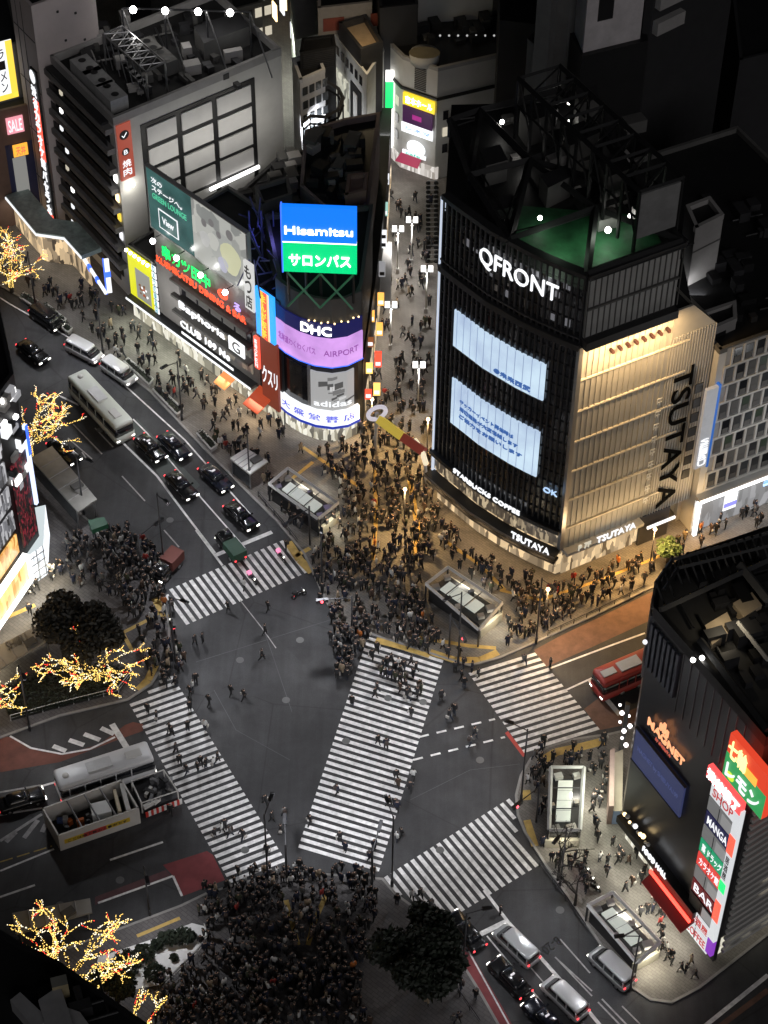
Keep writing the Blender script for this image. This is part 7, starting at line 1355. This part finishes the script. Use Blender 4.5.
# ======== people
COATS = {'black': (.010, .010, .011), 'charcoal': (.025, .025, .028), 'navy': (.012, .016, .035), 'brown': (.05, .03, .02), 'grey': (.11, .11, .11), 'white': (.55, .55, .54), 'beige': (.28, .22, .15), 'red': (.30, .03, .025), 'olive': (.04, .045, .025), 'orange': (.5, .15, .03)}
skin = mat('skin', (.42, .27, .20), .6, var=.05); hair = mat('hair', (.012, .010, .009), .6); jeans = mat('jeans', (.02, .025, .04), .8); blackt = mat('black_trousers', (.012, .012, .012), .8); shoe = mat('shoe', (.015, .013, .012), .6); bagm = mat('bag', (.05, .035, .03), .6); bagw = mat('pale_bag', (.4, .38, .35), .6)
def person_mesh(pose, coat, long=False, bag=0, trousers=None, s=1.0):
    k = {'walk': .26, 'stand': .04, 'stride': .38, 'phone': .05}[pose]; sw = k * .8
    J = [(0, 0, .93), (0, 0, 1.15), (0.01, 0, 1.38), (.015, 0, 1.50), (.03, 0, 1.60), (.03, 0, 1.70),
         (0, .10, .88), (k * .5, .10, .50), (k * .7 - .04, .10, .10), (k * .7 + .12, .11, .05),
         (0, -.10, .88), (-k * .25, -.10, .50), (-k * .9 - .05, -.10, .12), (-k * .9 + .09, -.11, .06),
         (0, .20, 1.40), (-sw * .35, .26, 1.14), (-sw * .1 + .05, .25, .92),
         (0, -.20, 1.40), (sw * .2, -.26, 1.14), (sw * .9 + .06, -.24, .95)]
    if pose == 'phone': J[15] = (.03, .25, 1.12); J[16] = (.27, .14, 1.22); J[18] = (.03, -.25, 1.12); J[19] = (.25, -.10, 1.20)
    E = [(0, 1), (1, 2), (2, 3), (3, 4), (4, 5), (0, 6), (6, 7), (7, 8), (8, 9), (0, 10), (10, 11), (11, 12), (12, 13), (2, 14), (14, 15), (15, 16), (2, 17), (17, 18), (18, 19)]
    rad = [.155, .15, .17, .065, .105, .085, .11, .085, .055, .045, .11, .085, .055, .045, .085, .065, .045, .085, .065, .045]
    if long: rad[0] = .19; rad[6] = rad[10] = .14; rad[7] = rad[11] = .12
    if coat in ('black', 'charcoal', 'navy', 'brown', 'beige'): rad[1] = .175; rad[14] = rad[17] = .10
    me = bpy.data.meshes.new('person'); me.from_pydata([(x * s, y * s, z * s) for x, y, z in J], E, []); o = bpy.data.objects.new('tmp', me); COL.objects.link(o)
    md = o.modifiers.new('s', 'SKIN'); md.use_smooth_shade = True
    for i, v in enumerate(me.skin_vertices[0].data): v.radius = (rad[i] * s, rad[i] * s * (1.25 if i in (0, 1, 2) else 1)); v.use_root = (i == 0)
    sb = o.modifiers.new('u', 'SUBSURF'); sb.levels = 1; sb.render_levels = 1
    dg = bpy.context.evaluated_depsgraph_get(); dg.update(); m2 = bpy.data.meshes.new_from_object(o.evaluated_get(dg)); bpy.data.objects.remove(o); bpy.data.meshes.remove(me)
    cm = mat('coat_' + coat, COATS[coat], .8, var=.15, scale=3); ms = [cm, trousers or blackt, shoe, skin, hair, bagm if bag < 2 else bagw]; m2.materials.clear()
    for m in ms: m2.materials.append(m)
    cut = .55 if long else .84
    for p in m2.polygons:
        x, y, z = [c / s for c in p.center]; i = 0
        if z < .10: i = 2
        elif z < cut and abs(y) < .215: i = 1
        if z > 1.50: i = 3
        if z > 1.535 and (x < .06 or z > 1.69): i = 4
        if abs(y) > .15 and z < 1.0 and z > .84 and abs(y) > .205: i = 3
        p.material_index = i
    if bag:
        vs = [tuple(v.co) for v in m2.vertices]; fs = [tuple(p.vertices) for p in m2.polygons]; mi = [p.material_index for p in m2.polygons]
        c = (-.22, 0, 1.22) if bag == 1 else (.0, .33, .78); hx, hy, hz = (.10, .15, .21) if bag == 1 else (.16, .05, .15); b0 = len(vs)
        vs += [((c[0] + sx * hx) * s, (c[1] + sy * hy) * s, (c[2] + sz * hz) * s) for sz in (-1, 1) for sx, sy in ((-1, -1), (1, -1), (1, 1), (-1, 1))]
        for f in ((3, 2, 1, 0), (4, 5, 6, 7), (0, 1, 5, 4), (1, 2, 6, 5), (2, 3, 7, 6), (3, 0, 4, 7)): fs.append(tuple(b0 + a for a in f)); mi.append(5)
        m3 = bpy.data.meshes.new('person'); m3.from_pydata(vs, [], fs); [m3.materials.append(m) for m in ms]; m3.polygons.foreach_set('material_index', mi); m3.polygons.foreach_set('use_smooth', [True] * (len(fs) - 6) + [False] * 6); bpy.data.meshes.remove(m2); m2 = m3
    return m2
VAR = []
for (po, co, lo, bg_, tr, s) in (('walk', 'black', False, 0, None, 1.0), ('stride', 'black', True, 2, None, .95), ('stand', 'black', False, 1, jeans, 1.0), ('phone', 'charcoal', False, 0, None, 1.0), ('walk', 'charcoal', True, 0, None, .96), ('stand', 'charcoal', False, 2, None, .94), ('walk', 'navy', False, 1, None, 1.03), ('stand', 'navy', True, 0, None, .97), ('walk', 'brown', True, 2, None, .93), ('phone', 'black', True, 0, jeans, .95), ('stride', 'grey', False, 1, jeans, 1.0), ('walk', 'white', False, 0, None, .95), ('stand', 'white', False, 2, jeans, .93), ('walk', 'beige', True, 0, None, .95), ('walk', 'red', False, 0, jeans, .95), ('stand', 'olive', False, 1, None, 1.0), ('stride', 'charcoal', False, 2, jeans, 1.02), ('stand', 'orange', False, 0, None, 1.0)):
    VAR.append((person_mesh(po, co, lo, bg_, tr, s), po, co, lo, bg_))
WT = [13, 12, 12, 10, 9, 8, 8, 8, 5, 8, 5, 3, 2.6, 3, 1.2, 4, 8, .5]
def inpoly(x, y, P_):
    c = False; j = len(P_) - 1
    for i in range(len(P_)):
        if (P_[i][1] > y) != (P_[j][1] > y) and x < (P_[j][0] - P_[i][0]) * (y - P_[i][1]) / (P_[j][1] - P_[i][1]) + P_[i][0]: c = not c
        j = i
    return c
AVOID = [[(265, 470), (295, 462), (345, 505), (318, 535)], [(420, 585), (450, 572), (508, 612), (482, 648)], [(545, 775), (590, 775), (590, 858), (543, 858)], [(584, 910), (616, 900), (668, 960), (640, 985)], [(225, 470), (250, 460), (272, 475), (250, 492)]]
PEOPLE = []; grid = {}
def put(px, py, z, zone, dmin=.42, face=None):
    p = G(px, py, z)
    key = (int(p[0] // 1), int(p[1] // 1))
    for i in (-1, 0, 1):
        for j in (-1, 0, 1):
            for q in grid.get((key[0] + i, key[1] + j), ()):
                if (q[0] - p[0]) ** 2 + (q[1] - p[1]) ** 2 < dmin ** 2: return False
    grid.setdefault(key, []).append(p); PEOPLE.append((p[0], p[1], z, zone, face)); return True
def crowd(poly, n, z, zone, dmin=.45, seed=1, dens=None):
    random.seed(seed); k = 0; tries = 0; xs = [p[0] for p in poly]; ys = [p[1] for p in poly]
    while k < n and tries < n * 40:
        tries += 1; x, y = random.uniform(min(xs), max(xs)), random.uniform(min(ys), max(ys))
        if not inpoly(x, y, poly) or any(inpoly(x, y, a) for a in AVOID): continue
        if put(x, y, z, zone, dmin):
            k += 1
            if random.random() < .45 and k < n:
                if put(x + random.uniform(-5, 5), y + random.uniform(-2.5, 2.5), z, zone, .38): k += 1
# people one can point at on the carriageway and crossings (feet positions)
Z_C = 'on the middle zebra crossing'; Z_L = 'on the left zebra crossing'; Z_R = 'on the right zebra crossing'; Z_J = 'on the open asphalt of the junction'; Z_B = 'on the lower right zebra crossing'; Z_U = 'on the upper zebra crossing'
for p in ((372, 660), (377, 652), (383, 670), (387, 668), (391, 664), (395, 672), (400, 676), (398, 668), (404, 671), (381, 676), (385, 679), (390, 680), (395, 682), (400, 684), (405, 682), (411, 665), (416, 672), (413, 678), (406, 690), (400, 692), (419, 690), (421, 694), (377, 693), (375, 698), (407, 700), (409, 697), (417, 698), (352, 706), (411, 717), (378, 745), (386, 750), (396, 780), (398, 788), (395, 808), (389, 806), (397, 812), (345, 852), (340, 842), (374, 850), (370, 862), (310, 825), (337, 795)): put(*p, 0, Z_C, .3)
for p in ((148, 714), (157, 721), (170, 733), (172, 736), (188, 731), (190, 711), (176, 753), (180, 765), (201, 766), (198, 772), (206, 768), (187, 775), (218, 762), (214, 767), (222, 833), (215, 838), (230, 837), (243, 840), (267, 854), (270, 872), (225, 830)): put(*p, 0, Z_L, .3)
for p in ((195, 645), (203, 643), (190, 696), (193, 690), (196, 684), (209, 706), (231, 696), (244, 700), (205, 730), (265, 805), (272, 822), (284, 818), (281, 834), (347, 680), (320, 603), (328, 595), (345, 656), (441, 700), (449, 720), (454, 715), (474, 738), (470, 746), (461, 680), (464, 688), (401, 838), (397, 842), (410, 792), (413, 780), (171, 815), (265, 635), (262, 660), (228, 612), (268, 612), (455, 672), (463, 668)): put(*p, 0, Z_J, .3)
for p in ((478, 678), (524, 665), (472, 672), (550, 668), (541, 752), (543, 745), (534, 760)): put(*p, 0, Z_R, .3)
for p in ((397, 905), (412, 900), (420, 898), (430, 910), (500, 915)): put(*p, 0, Z_B, .3)
for p in ((286, 551), (244, 590), (172, 610)): put(*p, 0, Z_U, .3)
crowd([(345, 500), (395, 480), (432, 500), (450, 545), (425, 565), (420, 600), (445, 650), (470, 662), (400, 648), (372, 632), (346, 626), (330, 600), (345, 560)], 240, Z1, 'in the dense crowd below the glass tower', .42, 2)
crowd([(320, 520), (345, 500), (345, 620), (322, 596), (312, 572)], 34, Z1, 'in the dense crowd below the glass tower', .42, 22)
crowd([(346, 626), (372, 635), (366, 650), (338, 690), (335, 660), (330, 640), (330, 606)], 42, 0, 'stepping off the kerb beside the middle zebra crossing', .42, 3)
crowd([(200, 430), (270, 465), (345, 500), (320, 520), (295, 530), (262, 490)], 34, Z1, 'on the pavement round the first station entrance', .6, 4)
crowd([(290, 445), (360, 445), (430, 480), (345, 500), (330, 480)], 46, Z1, 'before the round corner building', .5, 5)
crowd([(376, 200), (432, 200), (430, 380), (376, 380)], 74, Z1, 'strolling in the pedestrian street', .6, 6)
crowd([(364, 380), (430, 380), (432, 500), (395, 480), (362, 450)], 84, Z1, 'at the mouth of the pedestrian street', .5, 7)
crowd([(20, 285), (90, 285), (140, 330), (285, 430), (285, 450), (240, 450), (180, 415), (100, 345)], 100, Z1, 'on the greenish lit pavement of the upper left street', .55, 8)
crowd([(435, 510), (470, 555), (560, 590), (575, 615), (530, 640), (508, 640), (510, 610), (455, 570)], 70, Z1, 'under the canopy of the glass tower', .5, 9)
crowd([(505, 612), (560, 586), (660, 550), (650, 582), (600, 605), (540, 634), (500, 655)], 54, Z1, 'on the orange lit pavement by the pale wall', .5, 10)
crowd([(68, 540), (120, 530), (165, 598), (168, 650), (150, 680), (140, 650), (120, 600), (75, 585), (60, 575)], 112, Z1, 'waiting in the left plaza crowd', .55, 11)
crowd([(105, 535), (128, 530), (162, 560), (165, 592)], 26, Z1, 'waiting in the left plaza crowd', .5, 12)
crowd([(20, 600), (60, 560), (60, 640), (25, 630)], 10, Z1, 'beside the bright left edge shopfront', .6, 13)
crowd([(158, 690), (172, 640), (186, 650), (182, 690)], 16, 0, 'stepping off the kerb above the left zebra crossing', .42, 14)
crowd([(205, 895), (290, 874), (380, 880), (372, 960), (350, 1024), (180, 1030), (160, 1000), (200, 955)], 330, Z1, 'in the dark crowd of the lower plaza', .44, 15)
crowd([(160, 980), (360, 950), (380, 1060), (150, 1060)], 120, Z1, 'in the dark crowd of the lower plaza', .46, 16)
crowd([(200, 880), (290, 866), (380, 872), (380, 884), (200, 900)], 30, Z1, 'at the kerb edge of the lower plaza', .42, 17)
crowd([(526, 785), (540, 760), (615, 740), (608, 745), (607, 800), (590, 850), (592, 775), (548, 762), (545, 840)], 40, Z1, 'at the rounded right corner', .5, 18)
crowd([(590, 840), (625, 835), (690, 925), (700, 985), (672, 990), (668, 955), (610, 890)], 34, Z1, 'before the black corner building', .6, 19)
crowd([(540, 845), (590, 860), (590, 900), (560, 880)], 12, Z1, 'at the rounded right corner', .5, 20)
crowd([(660, 545), (768, 500), (768, 525), (665, 568)], 18, Z1, 'under the canopy of the right department store', .6, 21)
crowd([(385, 925), (455, 960), (500, 1024), (400, 1030)], 14, Z1, 'behind the big round tree of the lower plaza', .7, 23)
def camdist(p): return (p[0] ** 2 + p[1] ** 2 + (H - p[2]) ** 2) ** .5
NI = 300
vis = [p for p in PEOPLE if -5 < P(p[0], p[1], 1)[0] < 773 and P(p[0], p[1], 1)[1] < 1030]
special = [p for p in vis if p[2] == 0]
rest = sorted([p for p in vis if p[2] != 0], key=camdist)
def under_tree(p):
    x, y = P(p[0], p[1], .9); return (x - 413) ** 2 + (y - 948) ** 2 < 44 ** 2
rest = [p for p in rest if not under_tree(p)]
order = sorted(special + rest, key=camdist)
ind = (sorted(special, key=camdist) + rest)[:NI]; mass = (sorted(special, key=camdist) + rest)[NI:]
random.seed(77)
POSEW = {'walk': 'walking', 'stride': 'striding', 'stand': 'standing', 'phone': 'looking at a phone'}
ivar = [random.choices(range(len(VAR)), WT)[0] for _ in ind]
ZP = {}
for q in ind: ZP.setdefault(q[3], []).append(q)
for (x, y, z, zone, face), vi in zip(ind, ivar):
    me, po, co, lo, bg_ = VAR[vi]
    o = bpy.data.objects.new('person', me); COL.objects.link(o); o.location = (x, y, z); o.rotation_euler = (0, 0, random.uniform(0, 6.283)); s = random.uniform(1.0, 1.12); o.scale = (s, s, s)
    what = 'person in a %s%s %s, %s %s' % ('long ' if lo else '', co, 'coat' if lo or co in ('black', 'charcoal', 'navy', 'brown') else 'jacket', POSEW[po], zone)
    if bg_ == 1: what = what.replace('person in', 'person with backpack in')
    elif bg_ == 2: what = what.replace('person in', 'person with bag in')
    zs_ = [P(q[0], q[1], 0) for q in ZP[zone]]; fx = sorted(q[0] for q in zs_); fy = sorted(q[1] for q in zs_); qx, qy = P(x, y, 0); n_ = len(fx)
    ax = sum(1 for v in fx if v < qx) / max(1, n_ - 1); ay = sum(1 for v in fy if v < qy) / max(1, n_ - 1)
    what += ', ' + ('upper', 'middle', 'lower')[min(2, int(ay * 3))] + ' ' + ('left', 'centre', 'right')[min(2, int(ax * 3))]
    w = what.split()
    if len(w) > 16: what = what.replace('looking at a phone', 'on phone').replace(' with bag', '').replace(' with backpack', ''); w = what.split()
    if len(w) > 16: what = what.replace('in the dense crowd below', 'below').replace('on the pavement round', 'round').replace('in the dark crowd of', 'in'); w = what.split()
    what = ' '.join(w[:16])
    tag(o, what, 'person', 'people ' + zone)
# everyone farther off, one body mesh for the mass
arrs = []
for me, *_ in VAR:
    n = len(me.vertices); co = np.empty(n * 3); me.vertices.foreach_get('co', co); arrs.append((co.reshape(-1, 3), [tuple(p.vertices) for p in me.polygons], [me.materials[p.material_index] for p in me.polygons]))
mb = MB()
for (x, y, z, zone, face) in mass:
    vi = random.choices(range(len(VAR)), WT)[0]; co, fs, ms = arrs[vi]; a = random.uniform(0, 6.283); s = random.uniform(1.02, 1.14); ca, sa = math.cos(a) * s, math.sin(a) * s
    k = len(mb.v); mb.v += [(x + c[0] * ca - c[1] * sa, y + c[0] * sa + c[1] * ca, z + c[2] * s) for c in co]
    for f, m in zip(fs, ms): mb.f.append([k + q for q in f]); mb.m.append(mb.mi(m)); mb.smooth.append(True)
if mass: o = mb.build('crowd'); tag(o, 'dense crowds of dark coated people filling the lower plaza and the far pavements', 'crowd', kind='stuff')
print('people', len(ind), len(mass))
